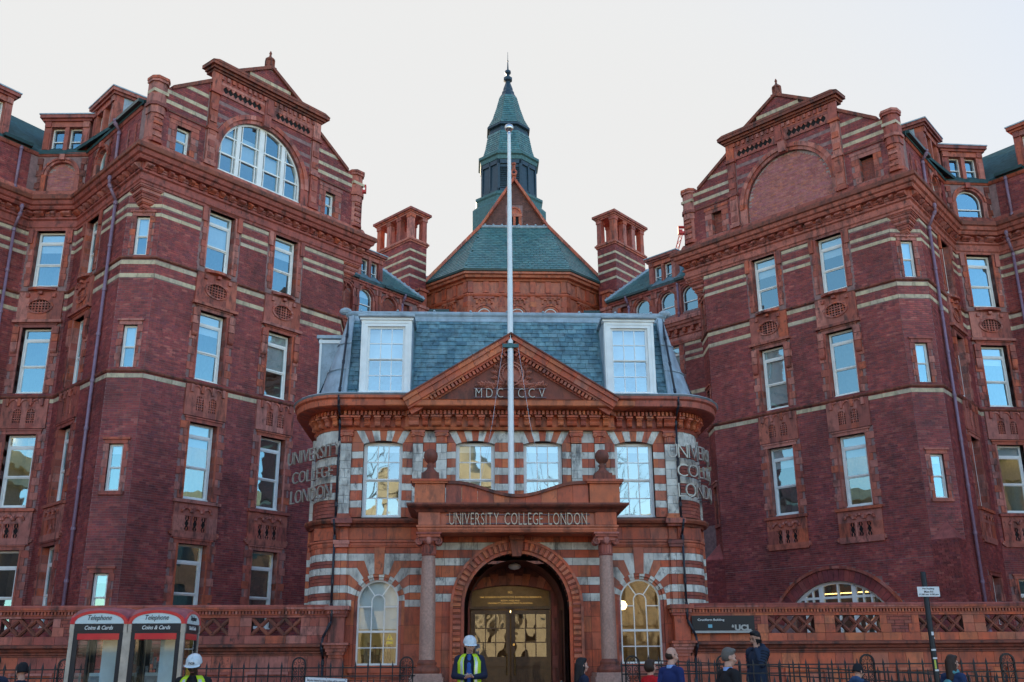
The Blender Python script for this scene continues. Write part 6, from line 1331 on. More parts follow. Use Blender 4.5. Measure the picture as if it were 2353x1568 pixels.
kz = MB(); kz.prism(PFW, [(-0.10, 4.08), (0.10, 4.08), (0.15, 4.44), (-0.15, 4.44)], -0.1, 0.2); kz.prism(PFW, [(-0.17, 4.44), (0.17, 4.44), (0.19, 4.72), (-0.19, 4.72)], 0.0, 0.27); kz.build('keystone', 'terracotta_dark', lodge)
# barrel-vaulted passage and door wall
ps = MB(); ps.smooth = True
arcp = [(PX + 1.1 * math.cos(math.pi * k / 20), 2.95 + 1.1 * math.sin(math.pi * k / 20)) for k in range(21)]
poly = [(PX + 1.1, 0.3)] + arcp + [(PX - 1.1, 0.3)]
ps.add([(x, 23.55, z) for x, z in poly] + [(x, 25.05, z) for x, z in poly], [(i, i + 1, len(poly) + i + 1, len(poly) + i) for i in range(len(poly) - 1)]); ps.build('passage_vault', 'terracotta_dark', lodge)  # darker terracotta puts the deep passage's shade into the vault's colour
fs = MB(); fs.box(WORLD, PX - 1.5, PX + 1.5, -25.2, -22.2, 0.12, 0.45); fs.box(WORLD, PX - 1.6, PX + 1.6, -22.2, -21.8, 0.12, 0.34); fs.box(WORLD, PX - 1.7, PX + 1.7, -21.8, -21.4, 0.12, 0.22); fs.build('entrance_steps', 'paving', lodge)
DX = 0.055; DWF = Face((DX, 25.0, 0), (1, 0, 0), (0, -1, 0)); dw = MB()
def seg(x): return 3.44 + 0.14 * (1 - (x / 0.98) ** 2)
dw.prism(DWF, [(-0.98, 0.45), (-1.25, 0.45), (-1.25, 4.1), (1.25, 4.1), (1.25, 0.45), (0.98, 0.45)] + [(0.98 - 1.96 * k / 10, seg(0.98 - 1.96 * k / 10)) for k in range(11)], -0.25, 0.0); dwo = dw.build('door_wall', 'terracotta_dark', lodge)
for k in range(11):
    x0, x1 = -0.98 + 1.96 * k / 11, -0.98 + 1.96 * (k + 1) / 11; v = MB(); v.prism(DWF, [(x0 + .005, seg(x0) + 0.02), (x1 - .005, seg(x1) + 0.02), (x1 * 1.12 - .005, seg(x1) + 0.24 + 0.05 * (k % 2)), (x0 * 1.12 + .005, seg(x0) + 0.24 + 0.05 * (k % 2))], 0.0, 0.035); part('door_voussoir', v.mesh('door_voussoir', TERR), dwo)
for g in (-1, 1):
    for k in range(10): a_, c_ = sorted((g * 1.0, g * (1.06 if k % 2 else 1.12))); v = MB(); v.box(DWF, a_, c_, 0, 0.04, 0.5 + k * 0.29, 0.78 + k * 0.29); part('door_quoin', v.mesh('door_quoin', 'brick_red'), dwo)
pq = MB(); pq.prism(DWF, [(-0.98, 3.09), (0.98, 3.09)] + [(0.98 - 1.96 * k / 10, seg(0.98 - 1.96 * k / 10)) for k in range(11)], -0.12, -0.06); pqo = pq.build('bronze_plaque', 'bronze', lodge)
fr = MB(); fr.box(DWF, -0.98, 0.98, -0.1, 0.0, 3.02, 3.09)
for k in range(40): fr.box(DWF, -0.96 + k * 0.049, -0.935 + k * 0.049, 0.0, 0.02, 3.03, 3.06)
fr.box(DWF, -0.98, -0.94, -0.12, -0.02, 3.09, 3.44); fr.box(DWF, 0.94, 0.98, -0.12, -0.02, 3.09, 3.44); fr.build('door_transom', 'oak_dark', lodge)
for txt, z, h, w in (('UCL', 3.40, 0.05, 0.12), ('THE WOLFSON INSTITUTE FOR BIOMEDICAL RESEARCH', 3.29, 0.04, 1.5), ('ROYAL FREE AND', 3.21, 0.036, 0.46), ('UNIVERSITY COLLEGE MEDICAL SCHOOL', 3.15, 0.036, 1.1)): sign_text(pqo, txt, DWF, 0.0, -0.058, z, h, 'brass', width=w)
for g in (-1, 1):
    dx = g * 0.485; D = Face((DX + dx, 25.0, 0.45), (1, 0, 0), (0, -1, 0)); hw_ = 0.475; m = MB()
    for x0, x1, z0, z1, o in ((-hw_, -hw_ + 0.1, 0, 2.55, 0), (hw_ - 0.1, hw_, 0, 2.55, 0), (-hw_ + .1, hw_ - .1, 2.46, 2.55, 0), (-hw_ + .1, hw_ - .1, 1.22, 1.47, 0), (-hw_ + .1, hw_ - .1, 0, 0.2, 0), (-hw_ + .1, hw_ - .1, 0.2, 1.22, -0.03)): m.box(D, x0, x1, -0.1, -0.04 + o, z0, z1)
    m.box(D, -hw_ + 0.12, hw_ - 0.12, -0.04, 0.0, 1.26, 1.36)
    for k in range(12): m.box(D, -hw_ + 0.13 + k * 0.058, -hw_ + 0.165 + k * 0.058, -0.07, -0.045, 0.25, 1.15)
    do = m.build('door', 'oak_dark', lodge)
    gb_ = MB(); a, c, z0, z1 = -hw_ + 0.1, hw_ - 0.1, 1.47, 2.46
    for k in (1, 2): gb_.box(D, a + (c - a) * k / 3 - 0.012, a + (c - a) * k / 3 + 0.012, -0.09, -0.05, z0, z1); gb_.box(D, a, c, -0.088, -0.052, z0 + (z1 - z0) * k / 3 - 0.012, z0 + (z1 - z0) * k / 3 + 0.012)
    part('glazing_bars', gb_.mesh('glazing_bars', 'oak_dark'), do)
    for i in range(3):
        for j in range(3):
            p = MB(); p.add([D.pt(a + (c - a) * (i + u) / 3, -0.07, z0 + (z1 - z0) * (j + w) / 3) for u, w in ((0, 0), (1, 0), (1, 1), (0, 1))], [(0, 1, 2, 3)]); p = p.mesh('pane', 'glass_door'); part('pane', p, do, tip(p))
    h = MB(); h.tube(D.pt(-g * 0.39, 0.04, 1.05), D.pt(-g * 0.39, 0.04, 1.55), 0.014, n=8); h.tube(D.pt(-g * 0.39, -0.05, 1.08), D.pt(-g * 0.39, 0.04, 1.08), 0.01, n=6); h.tube(D.pt(-g * 0.39, -0.05, 1.52), D.pt(-g * 0.39, 0.04, 1.52), 0.01, n=6)
    part('pull_handle', h.mesh('pull_handle', 'brass'), do)
    if g > 0: h = MB(); h.ring(D, -0.41, 1.75, 0, 0.028, -3.1416, 3.1416, -0.04, -0.02, 12); h.ring(D, -0.41, 0.86, 0, 0.028, -3.1416, 3.1416, -0.04, -0.02, 12); part('lock_plate', h.mesh('lock_plate', 'brass'), do)
hb = MB(); hb.box(DWF, -1.1, 1.1, -2.6, -2.5, 0.4, 3.5); hb.box(DWF, -1.1, 1.1, -2.5, -0.2, 3.1, 3.2); hb.build('hall_interior', 'room_wood', lodge)
hl_ = MB(); hl_.box(DWF, -0.5, 0.5, -1.5, -1.3, 3.02, 3.06); hl_.build('hall_lamp', 'lamp_warm', lodge)
lmp = MB(); lmp.lathe((PX, 24.2, 0), [(0.02, 4.05), (0.14, 4.0), (0.16, 3.95), (0.1, 3.9), (0, 3.88)], 14); lmp.build('ceiling_light', 'white_paint', lodge)
# columns
for sg in (-1, 1):
    cx, cy = PX + sg * 1.98, 22.62; C2 = Face((cx, cy, 0), (1, 0, 0), (0, -1, 0))
    pd = MB(); pd.box(C2, -0.36, 0.36, -0.6, 0.36, 0.12, 1.48); pd.box(C2, -0.33, 0.33, -0.6, 0.33, 1.48, 1.56); pdo = pd.build('column_pedestal', 'granite_pink', lodge)
    c = MB(); c.smooth = True; c.lathe((cx, cy, 0), [(0.172, 1.83), (0.172, 2.3), (0.168, 3.0), (0.158, 3.6), (0.146, 4.06)], 24); co = c.build('column', 'granite_pink', lodge)
    bs = MB(); bs.smooth = True; bs.lathe((cx, cy, 0), [(0.27, 1.56), (0.29, 1.60), (0.28, 1.66), (0.23, 1.69), (0.20, 1.72), (0.21, 1.75), (0.215, 1.78), (0.19, 1.81), (0.172, 1.84)], 24); part('column_base', bs.mesh('column_base', 'terracotta_dark'), co)
    cp_ = MB(); cp_.lathe((cx, cy, 0), [(0.15, 4.04), (0.165, 4.06), (0.15, 4.08), (0.15, 4.28), (0.19, 4.33), (0.2, 4.38)], 20)
    for k in range(14): a = 2 * math.pi * k / 14; cp_.tube((cx + 0.15 * math.cos(a), cy + 0.15 * math.sin(a), 4.09), (cx + 0.155 * math.cos(a), cy + 0.155 * math.sin(a), 4.27), 0.014, n=5)
    for g in (-1, 1):
        for yo in (-0.13, 0.13):
            VF = Face((cx, cy + yo, 0), (1, 0, 0), (0, -1, 0)); 
            for t in range(22):
                a0, a1 = t * 0.5, (t + 1) * 0.5; r0_, r1_ = 0.095 - 0.0038 * t, 0.095 - 0.0038 * (t + 1)
                cp_.add([VF.pt(g * 0.215 + q_ * g * math.sin(a), o, 4.355 + q_ * math.cos(a)) for a, rr_ in ((a0, r0_), (a1, r1_)) for o in (-0.04, 0.06) for q_ in (rr_ - 0.02, rr_)], BOXF)
            cp_.ring(VF, g * 0.215, 4.355, 0, 0.085, -3.1416, 3.1416, -0.04, 0.035, 12)
    cp_.box(C2, -0.2, 0.2, -0.2, 0.2, 4.36, 4.44); cp_.box(C2, -0.25, 0.25, -0.25, 0.25, 4.44, 4.50); cp_.box(C2, -0.28, 0.28, -0.28, 0.28, 4.50, 4.54)
    cp_.ball((cx, cy - 0.2, 4.38), 0.07, 8, 6, (1, 0.7, 1.5)); part('column_capital', cp_.mesh('column_capital', 'terracotta'), co)
# porch entablature
epath = [(PX - 2.2, 24.0), (PX - 2.2, 22.42), (PX + 2.2, 22.42), (PX + 2.2, 24.0)]
en = MB(); en.sweep(epath, [(-0.3, 4.54), (0.0, 4.54), (0.03, 4.60), (0.03, 4.63), (0.06, 4.66), (0.06, 4.69), (-0.02, 4.70), (-0.02, 4.98), (-0.3, 4.98)]); en.box(WORLD, PX - 2.2, PX + 2.2, -24.0, -22.7, 4.54, 4.6); eno = en.build('entablature', TERR, lodge)
EF = Face((PX, 22.44, 0), (1, 0, 0), (0, -1, 0))
for sg in (-1, 1): v = MB(); v.box(EF, sg * 1.98 - 0.24, sg * 1.98 + 0.24, 0, 0.06, 4.70, 4.98); part('frieze_pedestal', v.mesh('frieze_pedestal', TERR), eno)
pieces(eno, 'frieze_block', 'frieze_blocks', courses(EF, -1.72, 1.72, 4.71, 4.97, TERR, 0.55, -0.01, 0.004))
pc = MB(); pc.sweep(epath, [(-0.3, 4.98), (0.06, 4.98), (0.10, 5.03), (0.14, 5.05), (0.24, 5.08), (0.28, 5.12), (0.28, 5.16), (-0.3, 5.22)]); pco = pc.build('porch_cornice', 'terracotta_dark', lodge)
pf = MB(); pf.box(WORLD, PX - 2.2, PX + 2.2, -24.0, -22.72, 5.0, 5.1); pf.build('porch_roof', 'lead', lodge)
def pz(x):
    x = abs(x); return 5.70 if x > 1.45 else (5.70 - 0.30 * (0.5 + 0.5 * math.cos(math.pi * x / 1.45)))
PP = Face((PX, 22.5, 0), (1, 0, 0), (0, -1, 0)); n = 9
for k in range(n):
    x0, x1 = -1.62 + 3.24 * k / n, -1.62 + 3.24 * (k + 1) / n; xs_ = [x0 + (x1 - x0) * j / 5 for j in range(6)]; m = MB(); m.prism(PP, [(x0 + .003, 5.2), (x1 - .003, 5.2)] + [(min(max(x, x0 + .003), x1 - .003), pz(x) - 0.07) for x in reversed(xs_)], -0.3, 0); part('parapet_block', m.mesh('parapet_block', TERR), pco)
    cq = MB(); cq.prism(PP, [(x, pz(x) - 0.07) for x in xs_] + [(x, pz(x)) for x in reversed(xs_)], -0.36, 0.06); part('parapet_coping', cq.mesh('parapet_coping', 'terracotta_dark'), pco)
for sg in (-1, 1):
    x = sg * 1.98; m = MB(); m.box(PP, x - 0.34, x + 0.34, -0.45, 0.06, 5.2, 5.64); m.box(PP, x - 0.40, x + 0.40, -0.5, 0.12, 5.64, 5.68); m.box(PP, x - 0.43, x + 0.43, -0.53, 0.15, 5.68, 5.73); m.build('parapet_pier', TERR, lodge)
    f = MB(); c_ = PP.pt(x, -0.2, 0); f.box(PP, x - 0.2, x + 0.2, -0.4, 0.0, 5.73, 5.90); f.smooth = True; f.lathe((c_.x, c_.y, 0), [(0.17, 5.90), (0.17, 5.93), (0.1, 5.99), (0.07, 6.05), (0.10, 6.09), (0.06, 6.13), (0.09, 6.16), (0.145, 6.22), (0.165, 6.31), (0.15, 6.39), (0.09, 6.46), (0.0, 6.48)], 20); f.build('ball_finial', 'terracotta_dark', lodge)
line_of_letters(eno, 'letter', 'UNIVERSITY COLLEGE LONDON', EF, -1.53, 1.55, 0.06, 4.70, 4.965, 'steel_letter_warm', ext=0.018, gap=0.15, bold=-0.012)
rl = MB(); rl.box(EF, -1.6, 1.62, 0.02, 0.04, 4.715, 4.745); rl.box(EF, -1.6, 1.62, 0.02, 0.04, 4.915, 4.945); part('letter_rail', rl.mesh('letter_rail', 'rail_mauve'), eno)
# lettering on the round corners, standing off on curved rails
for sg in (-1, 1):
    if sg < 0:
        LFc = Face((-5.63, 25.20, 0), (1.45, -1.5, 0), (-1.5, -1.45, 0)); rows_ = (('UNIVERSITY', 6.545, 6.86, 0.12, 2.25), ('COLLEGE', 6.045, 6.335, 0.36, 2.0), ('LONDON', 5.55, 5.875, 0.33, 1.99))
    else:
        LFc = Arc((4.05, 24 + RY), RB + 0.3, RY + 0.3, 1); La = LFc.r * math.pi / 2; rows_ = (('UNIVERSITY', 6.50, 6.83, -0.2, 1.95), ('COLLEGE', 6.04, 6.34, 0.03, 1.85), ('LONDON', 5.55, 5.88, 0.02, 1.80))
    for txt, z0, z1, s0, s1 in rows_:
        line_of_letters(lodge, 'letter', txt, LFc, s0, s1, 0, z0, z1, 'steel_letter', ext=0.022, gap=0.12, bold=-0.015)
        r_ = MB(); n_ = 12; t0, t1 = s0 + 0.05, s1 - 0.05
        for zz in (z0 + 0.05, z1 - 0.06):
            for j in range(n_): r_.tube(LFc.pt(t0 + (t1 - t0) * j / n_, -0.05, zz), LFc.pt(t0 + (t1 - t0) * (j + 1) / n_, -0.05, zz), 0.008, n=5)
        for j in (0.35, 0.62, 0.92): p_ = LFc.pt(t0 + (t1 - t0) * j, -0.05, z0 + 0.05); r_.tube(p_, p_ + (Vector((sg * 4.1, 25.1, p_.z)) - p_) * 0.5, 0.012, n=5)
        part('letter_rail', r_.mesh('letter_rail', 'rail_mauve'), lodge)
    # thin black rainwater pipe by the round corner
    x = sg * 4.13; pts = [LW.pt(x, 0.58, 7.95), LW.pt(x, 0.56, 7.75), LW.pt(x, 0.12, 7.5), LW.pt(x, 0.10, 5.1), LW.pt(x + sg * 0.02, 0.26, 5.02), LW.pt(x, 0.26, 4.85), LW.pt(x, 0.10, 4.7), LW.pt(x, 0.12, 3.1), LW.pt(x - sg * 0.05, 0.36, 3.0), LW.pt(x - sg * 0.05, 0.36, 2.7), LW.pt(x + sg * 0.12, 0.36, 2.35), LW.pt(x + sg * 0.14, 0.42, 2.15), LW.pt(x + sg * 0.12, 0.2, 1.9), LW.pt(x + sg * 0.12, 0.2, 0.2)]
    drainpipe(lodge, pts, 0.028, 'pipe_black', 1.0)

# ------------------------------------------------------------------ flagpole
fpx, fpy = 0.02, 23.35
fpo = thing('flagpole', (fpx, fpy, 5.1), 'tall white flagpole with silver ball standing on the porch roof', 'flagpole')
b = MB(); b.smooth = True; b.lathe((fpx, fpy, 0), [(0.075, 5.1), (0.072, 9.3), (0.06, 12.5), (0.042, 15.12)], 16); b.build('pole', 'pole_white', fpo)
b = MB(); b.smooth = True; b.lathe((fpx, fpy, 0), [(0.045, 15.08), (0.05, 15.14), (0.03, 15.16), (0.05, 15.18), (0.105, 15.24), (0.12, 15.30), (0.10, 15.36), (0.03, 15.40), (0.0, 15.43)], 16); b.build('ball', 'steel', fpo)
b = MB(); b.lathe((fpx, fpy, 0), [(0.082, 9.13), (0.085, 9.14), (0.085, 9.25), (0.082, 9.26)], 16); b.box(WORLD, fpx - 0.2, fpx + 0.2, -fpy + 0.06, -fpy + 0.08, 9.15, 9.24); b.build('bracket', 'verdigris', fpo)
for g in (-1, 1): b = MB(); b.path([(fpx + g * 0.19, fpy - 0.08, 9.14), (fpx + g * 0.45, fpy - 0.2, 7.2), (fpx + g * 0.78, fpy - 0.45, 5.55)], 0.003, 5); b.build('stay_wire', 'steel', fpo)
# ------------------------------------------------------------------ boundary walls with pierced balustrade
def xlattice(root, BW, a, c):
    n = 3; z0, z1 = 2.42, 2.77
    fr = MB(); fr.box(BW, a, c, -0.16, -0.02, 2.77, 2.79); fr.box(BW, a, c, -0.16, -0.02, 2.40, 2.42)
    w = (c - a) / n; t = 0.038
    for k in range(n):
        x0, x1 = a + k * w, a + (k + 1) * w
        for g in (0, 1):
            p, q = ((x0, z0), (x1, z1)) if g == 0 else ((x0, z1), (x1, z0)); L_ = math.hypot(q[0] - p[0], q[1] - p[1]); nx, nz = -(q[1] - p[1]) / L_ * t, (q[0] - p[0]) / L_ * t
            b = MB(); b.prism(BW, [(p[0] - nx, p[1] - nz), (q[0] - nx, q[1] - nz), (q[0] + nx, q[1] + nz), (p[0] + nx, p[1] + nz)], -0.15 + 0.003 * g, -0.04); b.prism(BW, [(p[0] - nx * .4, p[1] - nz * .4), (q[0] - nx * .4, q[1] - nz * .4), (q[0] + nx * .4, q[1] + nz * .4), (p[0] + nx * .4, p[1] + nz * .4)], -0.05, -0.015 + 0.002 * g); part('lattice_bar', b.mesh('lattice_bar', 'terracotta_dark'), root)
def boundary(sg, label, lat, XE):
    root = thing('balustrade_wall', (sg * 8, 23.8, 0), label, 'wall'); BW = Face((0, 23.8, 0), (1, 0, 0), (0, -1, 0)); T_ = 'terracotta_orange' if sg > 0 else 'terracotta'
    X = lambda a, c: tuple(sorted((sg * a, sg * c))); S0 = 4.17
    core = MB(); a, c = X(3.9, XE); core.box(BW, a, c, -0.2, -0.012, 0.12, 2.40); core.box(BW, a, c, -0.2, -0.02, 2.79, 2.97)
    sol = []; x = S0
    for l0, l1 in lat: sol.append((x, l0)); x = l1
    sol.append((x, XE))
    pb = []
    for s0, s1 in sol:
        a, c = X(s0, s1); core.box(BW, a, c, -0.2, -0.012, 2.40, 2.79)
        if s1 - s0 > 0.8:   # wide pier: toothed brick panel between blocks
            for k, (z0, z1) in enumerate(((2.40, 2.60), (2.60, 2.79))):
                e = 0.17 if k else 0.26
                for q0, q1 in ((a, a + e), (c - e, c)): pb.append((BW, q0 + .003, q1 - .003, -0.02, 0.006, z0 + .003, z1 - .003, T_))
                bricks(BW, a + e, c - e, z0, z1, [], 'brick_red', out=pb, o0=-0.02, o1=-0.002)
        else: pb += courses(BW, a, c, 2.40, 2.60, T_, 0.3, -0.02, 0.006) + courses(BW, a, c, 2.60, 2.79, T_, 0.24, -0.02, 0.006)
    a, c = X(S0, XE)
    pb += courses(BW, a, c, 2.22, 2.40, T_, 0.46, -0.02, 0.004) + courses(BW, a, c, 2.79, 2.85, T_, 0.5, -0.02, 0.004)
    core.build('wall_core', 'joint_dark', root)
    for z0, z1, w in ((1.62, 1.96, 0.42), (1.30, 1.62, 0.55), (0.9, 1.3, 0.5), (0.5, 0.9, 0.55), (0.12, 0.5, 0.6)): pb += courses(BW, a, c, z0, z1, T_, w, -0.02, 0.004 if z0 != 1.30 else -0.006)
    pieces(root, 'block', 'blocks', pb, cap=280)
    for l0, l1 in lat: xlattice(root, BW, *X(l0, l1))
    mo = MB(); mo.box(BW, a, c, -0.2, 0.03, 2.85, 2.865); mo.box(BW, a, c, -0.2, 0.07, 2.94, 2.975); mo.build('balustrade_moulding', T_, root)
    dn = [(BW, a + k * 0.075, a + k * 0.075 + 0.042, 0.0, 0.045, 2.87, 2.935, T_) for k in range(int((c - a) / 0.075))]
    pieces(root, 'dentil', 'dentils', dn, cap=160); bk_ = MB(); bk_.box(BW, a, c, -0.2, 0.0, 2.865, 2.94); bk_.build('dentil_bed', 'terracotta_dark', root)
    cps = [(BW, x0, x1 - 0.006, -0.24, 0.10, 2.975, 3.035, 'terracotta') for x0, x1 in [(a + (c - a) * k / 20, a + (c - a) * (k + 1) / 20) for k in range(20)]]; pieces(root, 'coping_stone', 'coping_stones', cps)
    ro = MB(); ro.smooth = True; ro.tube((a, 23.74, 3.03), (c, 23.74, 3.03), 0.045, n=10); ro.build('coping_roll', 'terracotta', root)
    lg = MB(); pth = [(a, 23.8), (c, 23.8)]; lg.sweep(pth, [(-0.05, 1.96), (0.03, 1.96), (0.03, 1.99), (0.06, 2.01), (0.06, 2.04), (0.11, 2.07), (0.13, 2.12), (0.20, 2.15), (0.20, 2.20), (-0.05, 2.235)]); lg.build('ledge', 'terracotta_dark', root)
    # recessed window heads low in the wall
    ln = MB(); x = 5.0
    while x < XE - 1: a2, c2 = X(x, x + 0.95); ln.box(BW, a2, c2, 0.0, 0.05, 1.56, 1.62); ln.box(BW, a2, a2 + 0.05, 0, 0.04, 0.6, 1.56); ln.box(BW, c2 - 0.05, c2, 0, 0.04, 0.6, 1.56); x += 1.3
    ln.build('panel_mouldings', T_, root)
    # end pier against the lodge
    a, c = X(3.79, 4.15); ep = MB(); ep.box(BW, a, c, -0.2, 0.10, 0.12, 1.9); ep.box(BW, a, c, -0.2, 0.10, 2.24, 2.80); ep.build('end_pier', T_, root)
    em = MB(); a, c = X(3.72, 4.2)
    for k, (z0, z1) in enumerate(((1.9, 1.97), (1.97, 2.04), (2.04, 2.11), (2.11, 2.18))): em.box(BW, a + 0.09 - 0.03 * k - .01, c - 0.09 + 0.03 * k + .01, -0.2, 0.13 + 0.035 * k, z0, z1)
    em.box(BW, a - 0.05, c + 0.05, -0.2, 0.29, 2.18, 2.23); em.box(BW, a + 0.03, c - 0.03, -0.2, 0.14, 2.80, 2.86); em.box(BW, a + 0.01, c - 0.01, -0.2, 0.17, 2.86, 2.95); em.box(BW, a - 0.04, c + 0.04, -0.2, 0.22, 2.95, 3.04); em.build('pier_cap', 'terracotta', root)
    pieces(root, 'pier_dentil', 'pier_dentils', [(BW, a + 0.03 + k * 0.06, a + 0.065 + k * 0.06, 0.17, 0.19, 2.87, 2.93, T_) for k in range(7)])
    return root
boundary(-1, 'terracotta boundary wall with crossed lattice balustrade, behind the telephone boxes', [(4.79, 5.90), (6.42, 7.5), (8.4, 9.35), (10.34, 11.49)], 14.0)
boundary(1, 'terracotta boundary wall with crossed lattice balustrade, carrying the black sign', [(6.0, 7.09), (7.58, 8.65), (9.58, 10.63), (11.17, 12.3)], 15.0)

# ------------------------------------------------------------------ signs
flat('sign_black', (0.008, 0.012, 0.018), 0.35, var=0.1); flat('sign_grey', (0.40, 0.40, 0.38), 0.4, var=0.1); flat('sign_blue', (0.16, 0.42, 0.55), 0.4, var=0.05)
SGF = Face((4.915, 23.66, 2.40), (1, 0, 0), (0, -1, 0))
sg_ = thing('building_sign', (4.915, 23.66, 2.40), 'black panel reading Cruciform Building with a grey strip, on the balustrade', 'sign')
b = MB(); b.box(SGF, -0.725, 0.725, -0.05, 0.0, 0.055, 0.385); b.build('panel', 'sign_black', sg_); b = MB(); b.box(SGF, -0.725, 0.725, -0.05, 0.002, 0.0, 0.05); b.build('base_strip', 'sign_grey', sg_)
sign_text(sg_, 'Cruciform Building', SGF, -0.285, 0.002, 0.255, 0.062, 'ink_white', bold=0.012, width=0.62)
sign_text(sg_, 'UCL', SGF, 0.45, 0.002, 0.05, 0.135, 'sign_grey', bold=0.05, width=0.38)
b = MB(); b.box(SGF, -0.36, -0.265, 0, 0.004, 0.115, 0.19); b.build('blue_emblem', 'sign_blue', sg_)
b = MB(); b.prism(SGF, [(0.19, 0.12), (0.24, 0.12), (0.24, 0.155), (0.215, 0.19), (0.19, 0.155)], 0, 0.004); b.build('portico_emblem', 'sign_grey', sg_)
flat('sign_white', (0.74, 0.76, 0.78), 0.4, var=0.05)
bs = thing('notice_board', (-3.76, 20.93, 1.3), 'small white notice about chained bicycles tied to the left railings', 'sign')
BSF = Face((-3.77, 20.93, 1.40), Vector((1, 0, -0.05)), (0, -1, 0), v=Vector((0.05, 0, 1)))
b = MB(); b.box(BSF, -0.41, 0.41, -0.01, 0.004, -0.10, 0.10); b.build('plate', 'sign_white', bs)
M_ = Matrix((BSF.d, Vector((0, 1, 0)), BSF.v)).transposed().to_4x4(); M_.translation = BSF.pt(0, 0.006, 0.015)
sign_text(bs, 'Bicycles chained to these railings will be removed', None, 0, 0, 0, 0.048, 'ink_black', bold=0.01, width=0.74, M0=M_)
b = MB()
for x in (-0.38, 0.0, 0.38): b.ball(BSF.pt(x, 0.006, 0.085), 0.007, 6, 4)
b.build('rivets', 'iron_black', bs)
nl = thing('sign_post', (7.19, 18.0, 0.13), 'black street post with white no loading plate and torn stickers', 'sign post')
b = MB(); b.smooth = True; b.lathe((7.19, 18.0, 0), [(0.05, 0.13), (0.048, 3.24), (0.04, 3.26), (0.0, 3.265)], 14); b.build('post', 'iron_black', nl)
NF = Face((7.22, 17.94, 2.82), (1, 0, 0), (0, -1, 0)); b = MB(); b.box(NF, -0.2, 0.2, -0.006, 0.0, 0.0, 0.172); b.build('plate', 'sign_white', nl)
for t_, z, w in (('No loading', 0.118, 0.21), ('Mon Fri', 0.068, 0.16), ('11.00 am  6.30 pm', 0.018, 0.35)): sign_text(nl, t_, NF, 0.0, 0.003, z, 0.034, 'ink_black', bold=0.01, width=w)
flat('sticker_yellow', (0.55, 0.62, 0.1), 0.5)
for z, h, w, a, m in ((2.16, 0.06, 0.5, 0.2, 'sign_white'), (2.10, 0.03, 0.35, 0.9, 'sign_white'), (1.90, 0.03, 0.9, -0.2, 'sign_white'), (1.76, 0.03, 0.9, 0.0, 'sign_white'), (1.60, 0.15, 0.3, -0.3, 'sticker_yellow'), (1.56, 0.03, 0.9, 0.2, 'sign_white')):
    b = MB(); b.lathe((7.19, 18.0, 0), [(0.0505, z), (0.0505, z + h)], 8, -math.pi / 2 - w + a, -math.pi / 2 + w + a); b.build('sticker', m, nl)

# ------------------------------------------------------------------ iron railings
def spear(h, z0=0.13):
    b = MB(); b.box(WORLD, -0.011, 0.011, -0.011, 0.011, z0, h - 0.13); b.add([(x * 0.02, y * 0.02, h - 0.13) for x, y in ((-1, -1), (1, -1), (1, 1), (-1, 1))] + [(x * 0.016, y * 0.016, h - 0.10) for x, y in ((-1, -1), (1, -1), (1, 1), (-1, 1))] + [(0, 0, h)], [(3, 2, 1, 0), (0, 1, 5, 4), (1, 2, 6, 5), (2, 3, 7, 6), (3, 0, 4, 7), (4, 5, 8), (5, 6, 8), (6, 7, 8), (7, 4, 8)]); return b.mesh('spear_bar', 'iron_black')
def scroll_mesh(ht, w=0.28):
    """arched standard of flat iron filled with scrolls and three loops"""
    b = MB(); F = LF; hw = w / 2; zs_ = ht - hw
    b.box(F, -hw, -hw + 0.03, -0.02, 0.02, 0.0, zs_); b.box(F, hw - 0.03, hw, -0.02, 0.02, 0.0, zs_); b.ring(F, 0, zs_, hw - 0.03, hw, -1.5708, 1.5708, -0.02, 0.02, 16)
    b.box(F, -0.007, 0.007, -0.012, 0.012, 0.0, zs_)
    def curl(cx, cz, r, a0, turn, g):
        p = None
        for k in range(15):
            t = k / 14; a = a0 + g * turn * t; q = Vector((cx + r * (1 - 0.8 * t) * math.cos(a), 0, cz + r * (1 - 0.8 * t) * math.sin(a)))
            if p is not None: b.tube(p, q, 0.008, n=5)
            p = q
    for g in (-1, 1):
        for k in range(4):
            zc = zs_ - 0.10 - k * 0.17
            curl(g * 0.062, zc, 0.05, math.pi / 2 if g > 0 else math.pi / 2, 8.5, -g); curl(g * 0.062, zc - 0.085, 0.04, -math.pi / 2, 8.0, g)
        p = None
        for k in range(13):
            t = 2 * math.pi * k / 12; q = Vector((g * (0.05 + 0.045 * (1 - math.cos(t)) / 2), 0, zs_ + 0.015 + 0.028 * math.sin(t)))
            if p is not None: b.tube(p, q, 0.006, n=5)
            p = q
    p = None
    for k in range(13):
        t = 2 * math.pi * k / 12; q = Vector((0.028 * math.sin(t), 0, zs_ + 0.03 + 0.045 * (1 - math.cos(t)) / 1.2))
        if p is not None: b.tube(p, q, 0.006, n=5)
        p = q
    return b.mesh('scroll_standard', 'iron_black')
